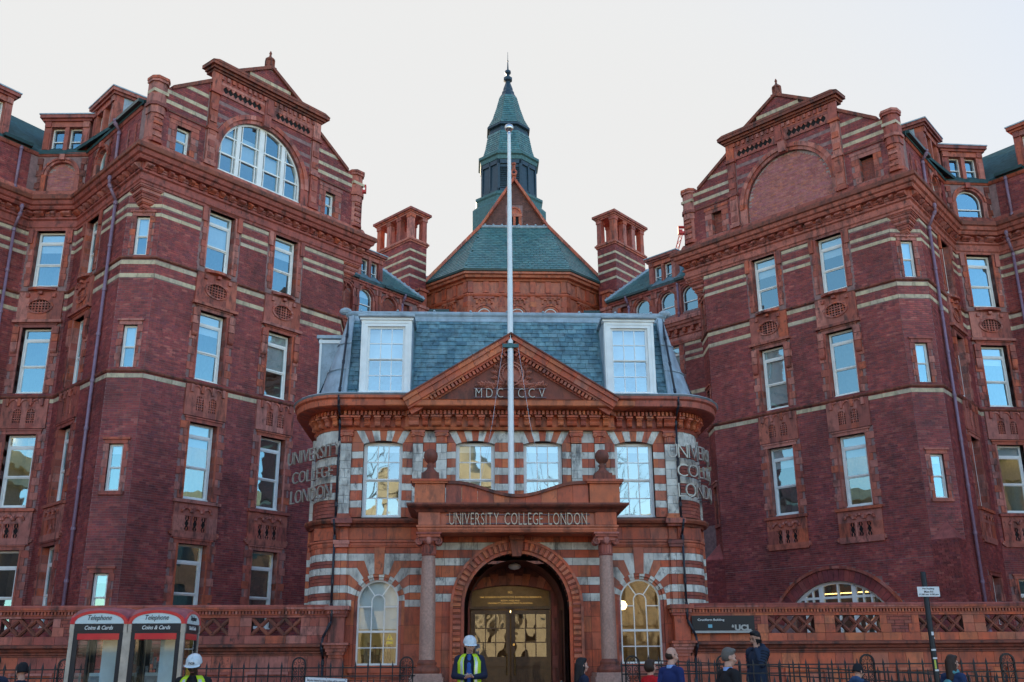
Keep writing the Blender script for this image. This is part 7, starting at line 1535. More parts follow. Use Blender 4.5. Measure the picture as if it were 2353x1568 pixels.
def railing(x0, x1, Y, label, tops, step=0.245, standards=(), dog=True, slope=0.0, ph=0.0):
    root = thing('iron_railing', ((x0 + x1) / 2, Y, 0.13), label, 'railing')
    ht, r1, r2 = tops; sm = spear(ht); dm = spear(r2 - 0.03); n = int((x1 - x0) / step)
    zo = lambda x: slope * (x - x0)
    for z in (r1, r2, 0.28):
        b = MB(); p, q = Vector((x0, Y, z)), Vector((x1, Y, z + zo(x1))); dz = Vector((0, 0, 0.012)); dy = Vector((0, 0.02, 0)); b.add([p - dy - dz, p - dy + dz, p + dy - dz, p + dy + dz, q - dy - dz, q - dy + dz, q + dy - dz, q + dy + dz], BOXF); b.build('rail', 'iron_black', root)
    for k in range(n + 1):
        x = x0 + ph + k * step
        if x > x1 or any(abs(x - s) < 0.16 for s in standards): continue
        part('spear_bar', sm, root, Matrix.Translation((x, Y, zo(x))) @ Matrix.Rotation(random.uniform(-0.006, 0.006), 4, 'Y'))
        if dog and x + step / 2 < x1 and not any(abs(x + step / 2 - s) < 0.16 for s in standards): part('short_bar', dm, root, Matrix.Translation((x + step / 2, Y, zo(x))))
    for s in standards: part('scroll_standard', scroll_mesh(ht + 0.07 - 0.13), root, Matrix.Translation((s, Y, 0.13 + zo(s))))
    return root
railing(-13.5, -2.02, 21.0, 'black spear-topped railings with scrolled standards, left of the porch', (1.83, 1.69, 1.53), standards=(-11.2, -8.9, -6.6, -4.33, -2.2))
railing(1.86, 11.5, 19.2, 'black spear-topped railings along the pavement, right of the porch', (1.80, 1.69, 1.54), standards=(2.05, 3.75, 6.45, 9.12))
railing(2.6, 12.5, 20.6, 'second black railing that slopes down behind the pavement railings', (1.90, 1.79, 1.62), step=0.2, dog=False, slope=-0.052)
hr = thing('handrail', (1.25, 21.9, 0.3), 'short curved metal handrail beside the entrance steps', 'handrail')
b = MB(); b.smooth = True; b.path([(1.02, 22.3, 1.38), (1.05, 22.1, 1.32), (1.15, 21.9, 1.18), (1.35, 21.7, 1.02), (1.42, 21.65, 0.8), (1.42, 21.65, 0.14)], 0.03, 8); b.build('rail', 'steel', hr)
b = MB(); b.tube((1.02, 22.3, 1.38), (1.02, 22.3, 0.3), 0.025, n=8); b.build('post', 'steel', hr)

# ------------------------------------------------------------------ telephone boxes
flat('kiosk_red', (0.62, 0.012, 0.03), 0.3, coat=0.4, var=0.05); flat('kiosk_roof', (0.30, 0.07, 0.085), 0.45, var=0.35, nsc=5); flat('kiosk_alu', (0.42, 0.39, 0.35), 0.4, metal=0.3, var=0.2); flat('kiosk_black', (0.012, 0.018, 0.028), 0.35); flat('kiosk_white', (0.60, 0.72, 0.74), 0.35, var=0.03); flat('kiosk_back', (0.62, 0.76, 0.80), 0.5, var=0.15, nsc=3); flat('kiosk_phone', (0.30, 0.36, 0.40), 0.4, var=0.3); flat('poster_yellow', (0.78, 0.5, 0.03), 0.6); flat('poster_mixed', (0.4, 0.42, 0.45), 0.6, var=0.6, nsc=30)
def phone_box(loc, label, poster):
    root = thing('telephone_box', loc, label, 'telephone box', 'telephone boxes on the pavement'); W_, D_ = 0.435, 0.45; g0 = loc[2]
    P = lambda b, name, m, par=root: part(name, b.mesh(name, m), par, local=par is root) if par is root else part(name, b.mesh(name, m), par, local=True)
    faces = [Face((0, -D_, 0), (1, 0, 0), (0, -1, 0)), Face((W_, 0, 0), (0, 1, 0), (1, 0, 0)), Face((0, D_, 0), (-1, 0, 0), (0, 1, 0)), Face((-W_, 0, 0), (0, -1, 0), (-1, 0, 0))]
    z_s0, z_s1, z_a, z_t = 2.11, 2.215, 2.42, 2.48
    for x in (-1, 1):
        for y in (-1, 1):
            b = MB(); b.box(WORLD, x * (W_ - 0.03) - 0.03, x * (W_ - 0.03) + 0.03, y * (D_ - 0.03) - 0.03, y * (D_ - 0.03) + 0.03, 0, 2.13); b.box(WORLD, x * (W_ - 0.028) - 0.034, x * (W_ - 0.028) + 0.034, y * (D_ - 0.028) - 0.034, y * (D_ - 0.028) + 0.034, 2.09, 2.215); P(b, 'post', 'kiosk_alu')
    for i, F in enumerate(faces):
        h = (W_ if i % 2 == 0 else D_) - 0.06
        b = MB(); b.box(F, -h, h, -0.05, -0.002, z_s0, z_s1); hd = P(b, 'header', 'kiosk_black')
        b = MB(); 
        for x0, x1, z0, z1 in ((-h, -h + 0.07, 0.1, z_s0), (h - 0.07, h, 0.1, z_s0), (-h + .07, h - .07, 2.05, z_s0), (-h + .07, h - .07, 0.1, 0.25)): b.box(F, x0, x1, -0.045, -0.012, z0, z1)
        P(b, 'door_frame' if i == 0 else 'panel_frame', 'kiosk_black')
        b = MB(); b.box(F, -h + 0.06, h - 0.06, -0.035, -0.006, 1.985, 2.075); P(b, 'red_band', 'kiosk_red')
        b = MB(); b.add([F.pt(-h + 0.07, -0.028, 0.25), F.pt(h - 0.07, -0.028, 0.25), F.pt(h - 0.07, -0.028, 1.985), F.pt(-h + 0.07, -0.028, 1.985)], [(0, 1, 2, 3)]); P(b, 'glass', 'glass_clear')
        # lunette
        H = (W_ if i % 2 == 0 else D_); arc = [(H * math.cos(math.pi * k / 20), z_s1 + 0.205 * math.sin(math.pi * k / 20) ** 0.85) for k in range(21)]
        b = MB(); b.prism(F, [(x * 0.87, z_s1 + 0.006 + (z - z_s1) * 0.80) for x, z in arc], -0.03, 0.004); P(b, 'lunette', 'kiosk_white')
        b = MB()
        for (x0, z0), (x1, z1) in zip(arc, arc[1:]):
            q = lambda x, z, m: (x * (0.865 if m else 1.0), z_s1 + (z - z_s1) * (0.79 if m else 1.0))
            b.add([F.pt(*(lambda t: (t[0], o, t[1]))(q(x, z, m))) for x, z in ((x0, z0), (x1, z1)) for o in (-0.03, 0.012) for m in (0, 1)], BOXF)
        P(b, 'red_arch', 'kiosk_red')
        if i < 2:
            ww = 0.36 if i == 0 else 0.34
            sign_text(root, 'Telephone', None, 0, 0, 0, 0.098, 'ink_black', shear=0.28, bold=0.0, width=ww, M0=F.mat(0.0, 0.008, z_s1 + 0.035), local=True)
            sign_text(root, 'Coins & Cards', None, 0, 0, 0, 0.060, 'ink_white', shear=0.28, bold=0.015, width=0.43 if i == 0 else 0.4, M0=F.mat(0.0, 0.002, z_s0 + 0.022), local=True)
    b = MB(); b.smooth = True; n = 16; gr = lambda t: math.sqrt(max(0, 1 - t * t)) ** 0.85
    zz = lambda u, v: z_s1 + 0.205 * (gr(u) + gr(v) - 0.70 * gr(u) * gr(v))
    vs = [(W_ * u, D_ * v, zz(u, v)) for u in [-1 + 2 * i / n for i in range(n + 1)] for v in [-1 + 2 * j / n for j in range(n + 1)]]
    b.add(vs, [(i * (n + 1) + j, (i + 1) * (n + 1) + j, (i + 1) * (n + 1) + j + 1, i * (n + 1) + j + 1) for i in range(n) for j in range(n)]); P(b, 'domed_roof', 'kiosk_roof')
    b = MB(); b.box(WORLD, -0.02 if not poster else 0.0, W_ - 0.09, 0.12, 0.13, 0.2, 1.98); P(b, 'side_advert', 'kiosk_back'); b = MB(); b.box(WORLD, -W_ + 0.09, -0.05, -(D_ - 0.09), -(D_ - 0.1), 0.2, 1.5); P(b, 'back_panel', 'kiosk_back')
    b = MB(); b.box(WORLD, -0.3, -0.05, -(D_ - 0.06), -(D_ - 0.25), 0.9, 1.45); b.box(WORLD, -0.26, -0.12, -(D_ - 0.25), -(D_ - 0.28), 1.15, 1.4); P(b, 'telephone', 'kiosk_phone')
    b = MB(); b.box(WORLD, -W_ + 0.02, W_ - 0.02, -D_ + 0.02, D_ - 0.02, 0.0, 0.08); P(b, 'base', 'kiosk_black')
    if poster:
        for k in range(5): b = MB(); b.box(WORLD, -0.36 + 0.06 * k, -0.315 + 0.06 * k, -(D_ - 0.05), -(D_ - 0.055), 1.42 + 0.07 * ((k * 3) % 4), 1.60 + 0.07 * ((k * 3) % 4)); P(b, 'card', 'poster_mixed')
        F = faces[1]; b = MB(); b.box(F, 0.0, 0.3, -0.05, -0.045, 1.25, 1.72); P(b, 'poster', 'poster_yellow')
        for k, t_ in enumerate(('COLLECT', 'AGAINST', 'TROY')): sign_text(root, t_, None, 0, 0, 0, 0.05, 'ink_black', bold=0.02, width=0.22, M0=F.mat(0.15, -0.04, 1.60 - 0.09 * k), local=True) if False else None
    return root
phone_box((-6.655, 16.65, 0.13), 'left one of two domed telephone boxes with red arches', False)
phone_box((-5.785, 16.65, 0.13), 'right one of two domed telephone boxes, beside a crouching hard-hat worker' if False else 'right one of two domed telephone boxes with red arches, next to the worker', True)
# ------------------------------------------------------------------ people
for nm, c in dict(skin_light=(0.58, 0.33, 0.25), skin_mid=(0.42, 0.22, 0.15), skin_dark=(0.055, 0.028, 0.02), hair_black=(0.012, 0.010, 0.012), hair_brown=(0.04, 0.022, 0.016), hair_grey=(0.13, 0.115, 0.105), coat_navy=(0.012, 0.018, 0.045), coat_black=(0.012, 0.012, 0.016), suit_blue=(0.012, 0.025, 0.12), coat_red=(0.55, 0.012, 0.02), parka_navy=(0.018, 0.030, 0.060), hood_blue=(0.03, 0.07, 0.16), jacket_blue=(0.02, 0.04, 0.11), shirt_blue=(0.25, 0.38, 0.70), jumper_blue=(0.03, 0.10, 0.36), trouser_dark=(0.02, 0.02, 0.025), jeans=(0.03, 0.05, 0.10), shoe=(0.01, 0.01, 0.01), scarf_teal=(0.10, 0.30, 0.34), eye=(0.02, 0.015, 0.012), lip=(0.30, 0.10, 0.09), badge_red=(0.6, 0.05, 0.08)).items(): flat(nm, c, 0.55 if 'hair' in nm or 'skin' in nm else 0.75, var=0.12, nsc=18, spec=0.3)
flat('hivis', (0.50, 0.72, 0.02), 0.6, var=0.06, emit=None); flat('reflect', (0.50, 0.51, 0.52), 0.3, metal=0.4, var=0.05); flat('helmet_white', (0.62, 0.70, 0.76), 0.3, var=0.04, coat=0.3); flat('phone_glass', (0.01, 0.01, 0.012), 0.15, var=0)
flat('phone_grey', (0.45, 0.5, 0.52), 0.3, var=0)
V = Vector
def blob_obj(name, vols, mt, parent, voxel, smooth=4, M=None):
    """overlapping tapered limbs and ellipsoids fused into one continuous skin"""
    b = MB()
    for v in vols:
        if v[0] == 'e': b.ball(v[1], 1.0, 14, 10, v[2])
        else:
            _, p, r0, q, r1 = v; p, q = V(p), V(q); b.tube(p, q, r0, r1, 12); b.ball(p, r0, 12, 8); b.ball(q, r1, 12, 8)
    me = b.mesh(name, mt); o = part(name, me, parent, M, local=True)
    md = o.modifiers.new('fuse', 'REMESH'); md.mode = 'VOXEL'; md.voxel_size = voxel; md.use_smooth_shade = True
    if smooth: sm = o.modifiers.new('smooth', 'SMOOTH'); sm.iterations = smooth; sm.factor = 0.5
    return o
def hand(vols, wrist, dirn, palm_n, side, curl=0.5):
    """palm, four fingers of unequal length and a thumb leaving the side of the palm"""
    w = V(wrist); d = V(dirn).normalized(); n = V(palm_n).normalized(); x = d.cross(n).normalized() * side
    k = w + d * 0.085
    for t in (-0.026, -0.009, 0.009, 0.026): vols.append(('t', w + x * t * 0.7, 0.016, k + x * t, 0.0135))
    for i, (t, L) in enumerate(((0.03, 0.068), (0.0105, 0.078), (-0.0095, 0.073), (-0.029, 0.056))):
        p = k + x * t; a = 0.15
        for sgm in range(3):
            a += curl * (0.55 + 0.15 * sgm); q = p + (d * math.cos(a) + n * math.sin(a)) * L * (0.45, 0.32, 0.23)[sgm]; vols.append(('t', p, 0.0098 - 0.001 * sgm, q, 0.009 - 0.001 * sgm)); p = q
    p = w + d * 0.03 + x * 0.03; q = p + (d * 0.6 + x * 0.7 + n * 0.35).normalized() * 0.04; vols.append(('t', p, 0.014, q, 0.012)); vols.append(('t', q, 0.0115, q + (d * 0.85 + x * 0.1 + n * 0.5).normalized() * 0.035, 0.009))
def person(loc, facing, label, h=1.75, skin='skin_light', coat='coat_black', trousers='trouser_dark', hair='hair_brown', hairstyle='short', turn=0.0, nod=0.0, arms='down', bulk=1.0, long_coat=False, collar=None, extras=None, stride=0.12, voxel=0.011, stoop=0.0):
    """facing: degrees clockwise from the camera's view direction (0 = back to the camera, 180 = facing it)"""
    k = h / 1.75; root = thing('person', loc, label, 'person', rz=-R(facing)); S = Matrix.Scale(k, 4)
    f = stoop  # lean forward
    ln = lambda z: V((0, f * max(0, z - 0.95) ** 1.5 * 1.2, 0))
    sh = 0.185 * bulk
    J = dict(neck=V((0, -0.015, 1.47)) + ln(1.47), chin=V((0, 0.0, 1.56)) + ln(1.56))
    shoulder = {g: V((g * sh, -0.015, 1.405)) + ln(1.405) for g in (-1, 1)}
    if arms == 'down': el = {g: shoulder[g] + V((g * 0.045, -0.03 + 0.05 * g * stride * 5, -0.29)) for g in (-1, 1)}; wr = {g: el[g] + V((g * -0.005, 0.07 + 0.04 * g * stride * 5, -0.24)) for g in (-1, 1)}; hd = {g: (V((0, 0.15, -1)), V((-g, 0, 0))) for g in (-1, 1)}
    elif arms == 'phone_look': el = {g: shoulder[g] + V((g * 0.075, 0.02, -0.285)) for g in (-1, 1)}; wr = {-1: V((-0.09, 0.30, 1.10)), 1: V((0.06, 0.29, 1.09))}; hd = {-1: (V((0.75, 0.5, 0.12)), V((0.1, 0.1, 1))), 1: (V((-0.75, 0.45, 0.1)), V((0, 0.1, 1)))}
    elif arms == 'phone_ear': el = {1: shoulder[1] + V((0.045, -0.03, -0.29)), -1: shoulder[-1] + V((-0.06, 0.16, -0.23))}; wr = {1: el[1] + V((0, 0.08, -0.23)), -1: V((-0.105, 0.115, 1.455)) + ln(1.45)}; hd = {1: (V((0, 0.15, -1)), V((-1, 0, 0))), -1: (V((0.25, -0.1, 1)), V((0.6, -0.6, 0.1)))}
    hip = {g: V((g * 0.09, 0, 0.92)) for g in (-1, 1)}; kn = {g: V((g * 0.095, 0.04 + g * stride * 0.8, 0.50)) for g in (-1, 1)}; an = {g: V((g * 0.095, g * stride * 1.6 - 0.03, 0.085)) for g in (-1, 1)}
    Hm = Matrix.Translation(J['chin']) @ Matrix.Rotation(-R(turn), 4, 'Z') @ Matrix.Rotation(R(nod), 4, 'X') @ Matrix.Scale(1.09, 4); hp = lambda x, y, z: Hm @ V((x, y, z))
    def he(c, r): # ellipsoid in head space (turned by sampling a few balls)
        return ('e', hp(*c), tuple(q_ * 1.09 for q_ in r))
    vols = [('t', J['neck'], 0.062, hp(0, -0.005, 0.02), 0.056), he((0, -0.008, 0.115), (0.077, 0.094, 0.098)), he((0, 0.012, 0.085), (0.07, 0.08, 0.085)), he((0, 0.035, 0.02), (0.054, 0.058, 0.052)), he((0, 0.058, 0.0), (0.032, 0.03, 0.026)),
            ('t', hp(0, 0.088, 0.085), 0.011, hp(0, 0.112, 0.052), 0.014), he((0.013, 0.096, 0.048), (0.011, 0.011, 0.009)), he((-0.013, 0.096, 0.048), (0.011, 0.011, 0.009)),
            ('t', hp(-0.04, 0.078, 0.112), 0.012, hp(0.04, 0.078, 0.112), 0.012), he((0, 0.088, 0.02), (0.024, 0.012, 0.010))]
    for g in (-1, 1): vols += [he((g * 0.082, -0.012, 0.075), (0.012, 0.026, 0.032)), he((g * 0.045, 0.06, 0.06), (0.028, 0.03, 0.03))]
    vols += [('e', V((0, -0.005, 1.28)) + ln(1.28), (0.155, 0.10, 0.17)), ('e', V((0, 0, 1.02)), (0.145, 0.10, 0.16)), ('t', V((0, 0, 0.95)), 0.11, V((0, -0.01, 1.3)) + ln(1.3), 0.12), ('t', shoulder[-1] * 0.95, 0.055, shoulder[1] * 0.95 + V((0, 0, 0.07)) * 0, 0.055)]
    for g in (-1, 1):
        vols += [('t', shoulder[g], 0.052, el[g], 0.042), ('t', el[g], 0.04, wr[g], 0.027), ('t', hip[g], 0.082, kn[g], 0.056), ('t', kn[g], 0.054, an[g], 0.038), ('t', an[g] - V((0, 0.03, 0.04)), 0.035, an[g] + V((0, 0.16, -0.05)), 0.028)]
        hand(vols, wr[g], *hd[g], g, 0.35 if arms == 'down' else 0.75)
    blob_obj('body', vols, skin, root, voxel, 2, S)
    # clothing follows the body
    r = 1.0
    cv = [('e', V((0, -0.012, 1.27)) + ln(1.27), (0.185 * bulk, 0.128 * bulk, 0.19)), ('e', V((0, -0.005, 1.05)), (0.172 * bulk, 0.125 * bulk, 0.22)), ('t', V((0, -0.01, 1.42)) + ln(1.42), 0.085, V((0, -0.012, 1.475)) + ln(1.475), 0.07), ('t', shoulder[-1] * 1.0 + V((0.03, 0, 0.0)), 0.078 * bulk, shoulder[1] + V((-0.03, 0, 0.0)), 0.078 * bulk), ('t', V((-0.085, -0.015, 1.445)) + ln(1.44), 0.05, V((0.085, -0.015, 1.445)) + ln(1.44), 0.05)]
    for g in (-1, 1): cv += [('t', shoulder[g], 0.072 * bulk, el[g], 0.058 * bulk), ('t', el[g], 0.057 * bulk, wr[g] - (wr[g] - el[g]) * 0.04, 0.042 * bulk)]
    z0 = 0.55 if long_coat else 0.84
    for g in (-1, 1): cv += [('t', V((g * 0.06, 0, 1.0)), 0.115 * bulk, V((g * 0.075, 0, z0)), 0.12 * bulk)]
    co = blob_obj('jacket', cv, coat, root, 0.016, 3, S)
    tv = []
    for g in (-1, 1): tv += [('t', hip[g], 0.095, kn[g], 0.07), ('t', kn[g], 0.07, an[g], 0.052)]
    blob_obj('trousers', tv, trousers, root, 0.02, 2, S)
    for g in (-1, 1): blob_obj('shoe', [('t', an[g] - V((0, 0.03, 0.04)), 0.045, an[g] + V((0, 0.17, -0.052)), 0.036)], 'shoe', root, 0.014, 1, S)
    # face
    for g in (-1, 1):
        fm = MB(); fm.ball(hp(g * 0.032, 0.088, 0.088), 0.0105, 8, 6); part('eye', fm.mesh('eye', 'eye'), root, S, local=True)
        fb = MB(); fb.tube(hp(g * 0.05, 0.088, 0.112), hp(g * 0.018, 0.098, 0.114), 0.0055, n=6); part('eyebrow', fb.mesh('eyebrow', hair), root, S, local=True)
    fm = MB(); fm.tube(hp(-0.022, 0.094, 0.02), hp(0.022, 0.094, 0.02), 0.006, n=6); part('mouth', fm.mesh('mouth', 'lip'), root, S, local=True)
    hv = []
    if hairstyle in ('short', 'bald', 'long', 'bob', 'beard'):
        if hairstyle == 'bald': hv = [he((0, -0.030, 0.085), (0.0805, 0.076, 0.075)), he((0, -0.012, 0.10), (0.0805, 0.072, 0.06))]
        else: hv = [he((0, -0.02, 0.140), (0.084, 0.098, 0.086)), he((0, -0.035, 0.10), (0.086, 0.082, 0.09)), he((0, 0.04, 0.185), (0.06, 0.05, 0.035))]
        if hairstyle == 'long': hv += [('t', hp(0, -0.06, 0.09), 0.085, V((0, -0.10, 1.36)), 0.07), he((0.05, -0.02, 0.06), (0.045, 0.06, 0.10)), he((-0.05, -0.02, 0.06), (0.045, 0.06, 0.10)), ('t', hp(0.05, -0.03, 0.05), 0.05, V((0.08, -0.04, 1.38)), 0.04), ('t', hp(-0.05, -0.03, 0.05), 0.05, V((-0.08, -0.04, 1.38)), 0.04)]
        if hairstyle == 'bob': hv += [he((0, -0.05, 0.09), (0.098, 0.075, 0.10)), he((0.055, -0.02, 0.07), (0.045, 0.05, 0.07)), he((-0.055, -0.02, 0.07), (0.045, 0.05, 0.07))]
        if hairstyle == 'beard': pass
        blob_obj('hair', hv, hair, root, 0.010, 1, S)
        if hairstyle == 'beard': blob_obj('beard', [he((0, 0.045, 0.005), (0.058, 0.052, 0.04)), he((0.045, 0.02, 0.03), (0.022, 0.04, 0.045)), he((-0.045, 0.02, 0.03), (0.022, 0.04, 0.045))], hair, root, 0.009, 1, S)
    if collar:
        b = MB(); b.smooth = True; c0 = J['neck']; b.lathe((c0.x, c0.y, 0), [(0.078, c0.z - 0.02), (0.072, c0.z + 0.03), (0.066, c0.z + 0.034), (0.066, c0.z - 0.02)], 16); part('collar', b.mesh('collar', collar), root, S, local=True)
    ctx = dict(root=root, S=S, hp=hp, Hm=Hm, J=J, wr=wr, el=el, sh=shoulder, bulk=bulk, ln=ln)
    for e in (extras or []): e(ctx)
    return root
def x_helmet(c):
    b = MB(); b.smooth = True; pr = [(0.0, 0.245), (0.05, 0.238), (0.09, 0.215), (0.115, 0.175), (0.122, 0.125), (0.124, 0.115), (0.108, 0.115)]
    n = 20; vs = []; 
    for i in range(n):
        a = 2 * math.pi * i / n
        for r_, z in pr: vs.append(c['hp'](r_ * 0.92 * math.cos(a), r_ * 1.12 * math.sin(a) - 0.005, z))
    m = len(pr); b.add(vs, [(i * m + j, ((i + 1) % n) * m + j, ((i + 1) % n) * m + j + 1, i * m + j + 1) for i in range(n) for j in range(m - 1)])
    h = part('hard_hat', b.mesh('hard_hat', 'helmet_white'), c['root'], c['S'], local=True)
    p = MB(); vs = []
    for k in range(9):
        a = math.pi * (0.15 + 0.7 * k / 8)
        for e, z in ((1.0, 0.122), (1.28 if 0 < k < 8 else 1.05, 0.108), (1.0, 0.112)): vs.append(c['hp'](0.112 * e * math.cos(a), 0.135 * e * math.sin(a), z))
    p.add(vs, [(k * 3 + j, (k + 1) * 3 + j, (k + 1) * 3 + (j + 1) % 3, k * 3 + (j + 1) % 3) for k in range(8) for j in range(3)]); part('peak', p.mesh('peak', 'helmet_white'), h, local=True)
    rd = MB(); rd.path([c['hp'](0, 0.1 - 0.02 * k, 0.222 + 0.02 * math.sin(math.pi * k / 9)) for k in range(10)], 0.008, 6); part('ridge', rd.mesh('ridge', 'helmet_white'), h, local=True)
def x_vest(c):
    """sleeveless high-visibility waistcoat hanging open at the front"""
    bk = c['bulk']; prof = [(0.80, 0.178, 0.142), (0.95, 0.188, 0.146), (1.10, 0.192, 0.148), (1.25, 0.198, 0.150), (1.36, 0.205, 0.140), (1.44, 0.17, 0.115), (1.495, 0.10, 0.085)]
    def surf(u0, u1, z0i, z1i, e, name, mt):
        b = MB(); b.smooth = True; n = max(2, int((u1 - u0) / 0.15)); vs = []
        rows = prof[z0i:z1i]
        for i in range(n + 1):
            a = u0 + (u1 - u0) * i / n
            for z, rx, ry in rows: vs.append(V(((rx + e) * bk * math.sin(a), (ry + e) * bk * math.cos(a) - 0.008, z)) + c['ln'](z))
        m = len(rows); b.add(vs, [(i * m + j, (i + 1) * m + j, (i + 1) * m + j + 1, i * m + j + 1) for i in range(n) for j in range(m - 1)])
        return part(name, b.mesh(name, mt), c['root'], c['S'], local=True)
    o = surf(0.42, 2 * math.pi - 0.42, 0, 7, 0.006, 'hivis_vest', 'hivis')
    sm = o.modifiers.new('thick', 'SOLIDIFY'); sm.thickness = 0.006
    for a in (0.62, 2 * math.pi - 0.62, 2.5, 2 * math.pi - 2.5): surf(a - 0.13, a + 0.13, 1, 7, 0.012, 'reflective_strip', 'reflect')
    b = MB()
    prof2 = prof
    def zband(z0, z1):
        b = MB(); n = 30; vs = []
        for i in range(n + 1):
            a = 0.42 + (2 * math.pi - 0.84) * i / n
            for z in (z0, z1):
                rx = np.interp(z, [p[0] for p in prof], [p[1] for p in prof]) + 0.013; ry = np.interp(z, [p[0] for p in prof], [p[2] for p in prof]) + 0.013; vs.append(V((float(rx) * bk * math.sin(a), float(ry) * bk * math.cos(a) - 0.008, z)) + c['ln'](z))
        b.add(vs, [(2 * i, 2 * i + 2, 2 * i + 3, 2 * i + 1) for i in range(n)]); part('reflective_strip', b.mesh('reflective_strip', 'reflect'), c['root'], c['S'], local=True)
    zband(0.93, 0.985); zband(1.08, 1.13)
def x_jumper(c): blob_obj('jumper', [('t', V((0, 0.06, 0.85)), 0.075, V((0, 0.06, 1.30)), 0.072), ('t', V((0, 0.05, 1.3)), 0.07, V((0, 0.02, 1.45)), 0.055)], 'jumper_blue', c['root'], 0.014, 1, c['S'])
def x_phone(p, rot, mt='phone_grey'):
    def f(c):
        o = MB(); o.box(WORLD, -0.036, 0.036, -0.07, 0.07, -0.004, 0.004); part('mobile_phone', o.mesh('mobile_phone', mt), c['root'], c['S'] @ Matrix.Translation(p) @ rot, local=True)
    return f
def x_beanie(mt):
    def f(c):
        b = MB(); b.smooth = True; vs = []; n = 18; pr = [(0.0, 0.232), (0.045, 0.226), (0.08, 0.2), (0.1, 0.15), (0.102, 0.10), (0.106, 0.085), (0.104, 0.06), (0.09, 0.06)]
        for i in range(n):
            a = 2 * math.pi * i / n
            for r_, z in pr: vs.append(c['hp'](r_ * 0.86 * math.cos(a), r_ * 1.06 * math.sin(a) - 0.012, z))
        m = len(pr); b.add(vs, [(i * m + j, ((i + 1) % n) * m + j, ((i + 1) % n) * m + j + 1, i * m + j + 1) for i in range(n) for j in range(m - 1)]); part('hat', b.mesh('hat', mt), c['root'], c['S'], local=True)
    return f
def x_hood(mt):
    def f(c): blob_obj('hood', [('t', V((-0.09, -0.10, 1.46)), 0.06, V((0.09, -0.10, 1.46)), 0.06), ('e', V((0, -0.11, 1.50)), (0.11, 0.07, 0.07)), ('t', V((-0.10, -0.03, 1.47)), 0.045, V((-0.06, 0.07, 1.45)), 0.035), ('t', V((0.10, -0.03, 1.47)), 0.045, V((0.06, 0.07, 1.45)), 0.035)], mt, c['root'], 0.014, 2, c['S'])
    return f
def x_scarf(mt):
    def f(c):
        b = MB(); b.smooth = True; vs = []; n, m = 20, 8
        for i in range(n):
            a = 2 * math.pi * i / n
            for j in range(m): t = 2 * math.pi * j / m; vs.append(V(((0.085 + 0.034 * math.cos(t)) * math.cos(a), (0.085 + 0.034 * math.cos(t)) * math.sin(a) - 0.01, 1.49 + 0.042 * math.sin(t) + 0.01 * math.sin(3 * a))))
        b.add(vs, [(i * m + j, ((i + 1) % n) * m + j, ((i + 1) % n) * m + (j + 1) % m, i * m + (j + 1) % m) for i in range(n) for j in range(m)]); part('scarf', b.mesh('scarf', mt), c['root'], c['S'], local=True)
    return f
def x_glasses(c):
    b = MB()
    for g in (-1, 1):
        pts = [c['hp'](g * 0.034 + 0.024 * math.cos(2 * math.pi * k / 12), 0.104, 0.088 + 0.019 * math.sin(2 * math.pi * k / 12)) for k in range(13)]; b.path(pts, 0.003, 5); b.tube(c['hp'](g * 0.058, 0.10, 0.092), c['hp'](g * 0.084, -0.01, 0.09), 0.003, n=5)
    b.tube(c['hp'](-0.01, 0.106, 0.09), c['hp'](0.01, 0.106, 0.09), 0.003, n=5); part('glasses', b.mesh('glasses', 'iron_black'), c['root'], c['S'], local=True)
def x_quilt(c):
    b = MB(); bk = c['bulk']
    for g in (-1, 1):
        p, q = c['sh'][g], c['el'][g]
        for k in range(5): m = p + (q - p) * (0.15 + 0.2 * k); d = (q - p).normalized(); r_ = (0.076 - 0.003 * k) * bk; u = d.orthogonal().normalized(); w = d.cross(u); b.path([m + (u * math.cos(2 * math.pi * i / 14) + w * math.sin(2 * math.pi * i / 14)) * r_ for i in range(15)], 0.006, 5)
    part('quilting', b.mesh('quilting', 'coat_black'), c['root'], c['S'], local=True)
def x_badge(c):
    p = c['sh'][1] + (c['el'][1] - c['sh'][1]) * 0.25; b = MB(); F = Face(p + V((0.078 * c['bulk'], 0, 0)), (0, 1, 0), (1, 0, 0)); b.ring(F, 0, 0, 0, 0.034, -3.1416, 3.1416, -0.02, 0.012, 16); o = part('arm_badge', b.mesh('arm_badge', 'badge_red'), c['root'], c['S'], local=True); b = MB(); b.ring(F, 0, 0, 0, 0.021, -3.1416, 3.1416, 0.012, 0.016, 14); part('badge_centre', b.mesh('badge_centre', 'ink_white'), o, local=True)
def x_bag(mt):
    def f(c):
        blob_obj('backpack', [('e', V((0, -0.2, 1.15)), (0.14, 0.08, 0.22))], mt, c['root'], 0.02, 2, c['S'])
    return f
def x_earphone(c):
    b = MB(); b.ball(c['hp'](0.088, 0.0, 0.07), 0.009, 6, 5); b.path([c['hp'](0.088, 0.0, 0.065), V((0.10, 0.05, 1.45)), V((0.06, 0.12, 1.30))], 0.0025, 4); part('earphone', b.mesh('earphone', 'ink_white'), c['root'], c['S'], local=True)
def x_helmet_letters(c):
    me = glyphs('TCB', 'ink_black', 0.001, 0.15, 0.03); g = gsize(me); M0 = c['Hm'] @ Matrix.Translation((0, 0.14, 0.145)) @ Matrix.Rotation(math.pi, 4, 'Z') @ Matrix.Rotation(R(-18), 4, 'X')
    part('hat_lettering', me, c['root'], c['S'] @ M0 @ Matrix.Diagonal((0.09 / (g[1] - g[0]), 1, 0.03 / (g[3] - g[2]), 1)) @ Matrix.Translation((-(g[0] + g[1]) / 2, 0, -g[2])), local=True)
G0 = 0.13
person((-7.32, 14.3, G0), -70, 'dark-coated person with earphones cut off by the left edge', 1.74, hair='hair_black', coat='coat_navy', turn=-10, nod=-22, collar='shirt_blue', extras=[x_earphone])
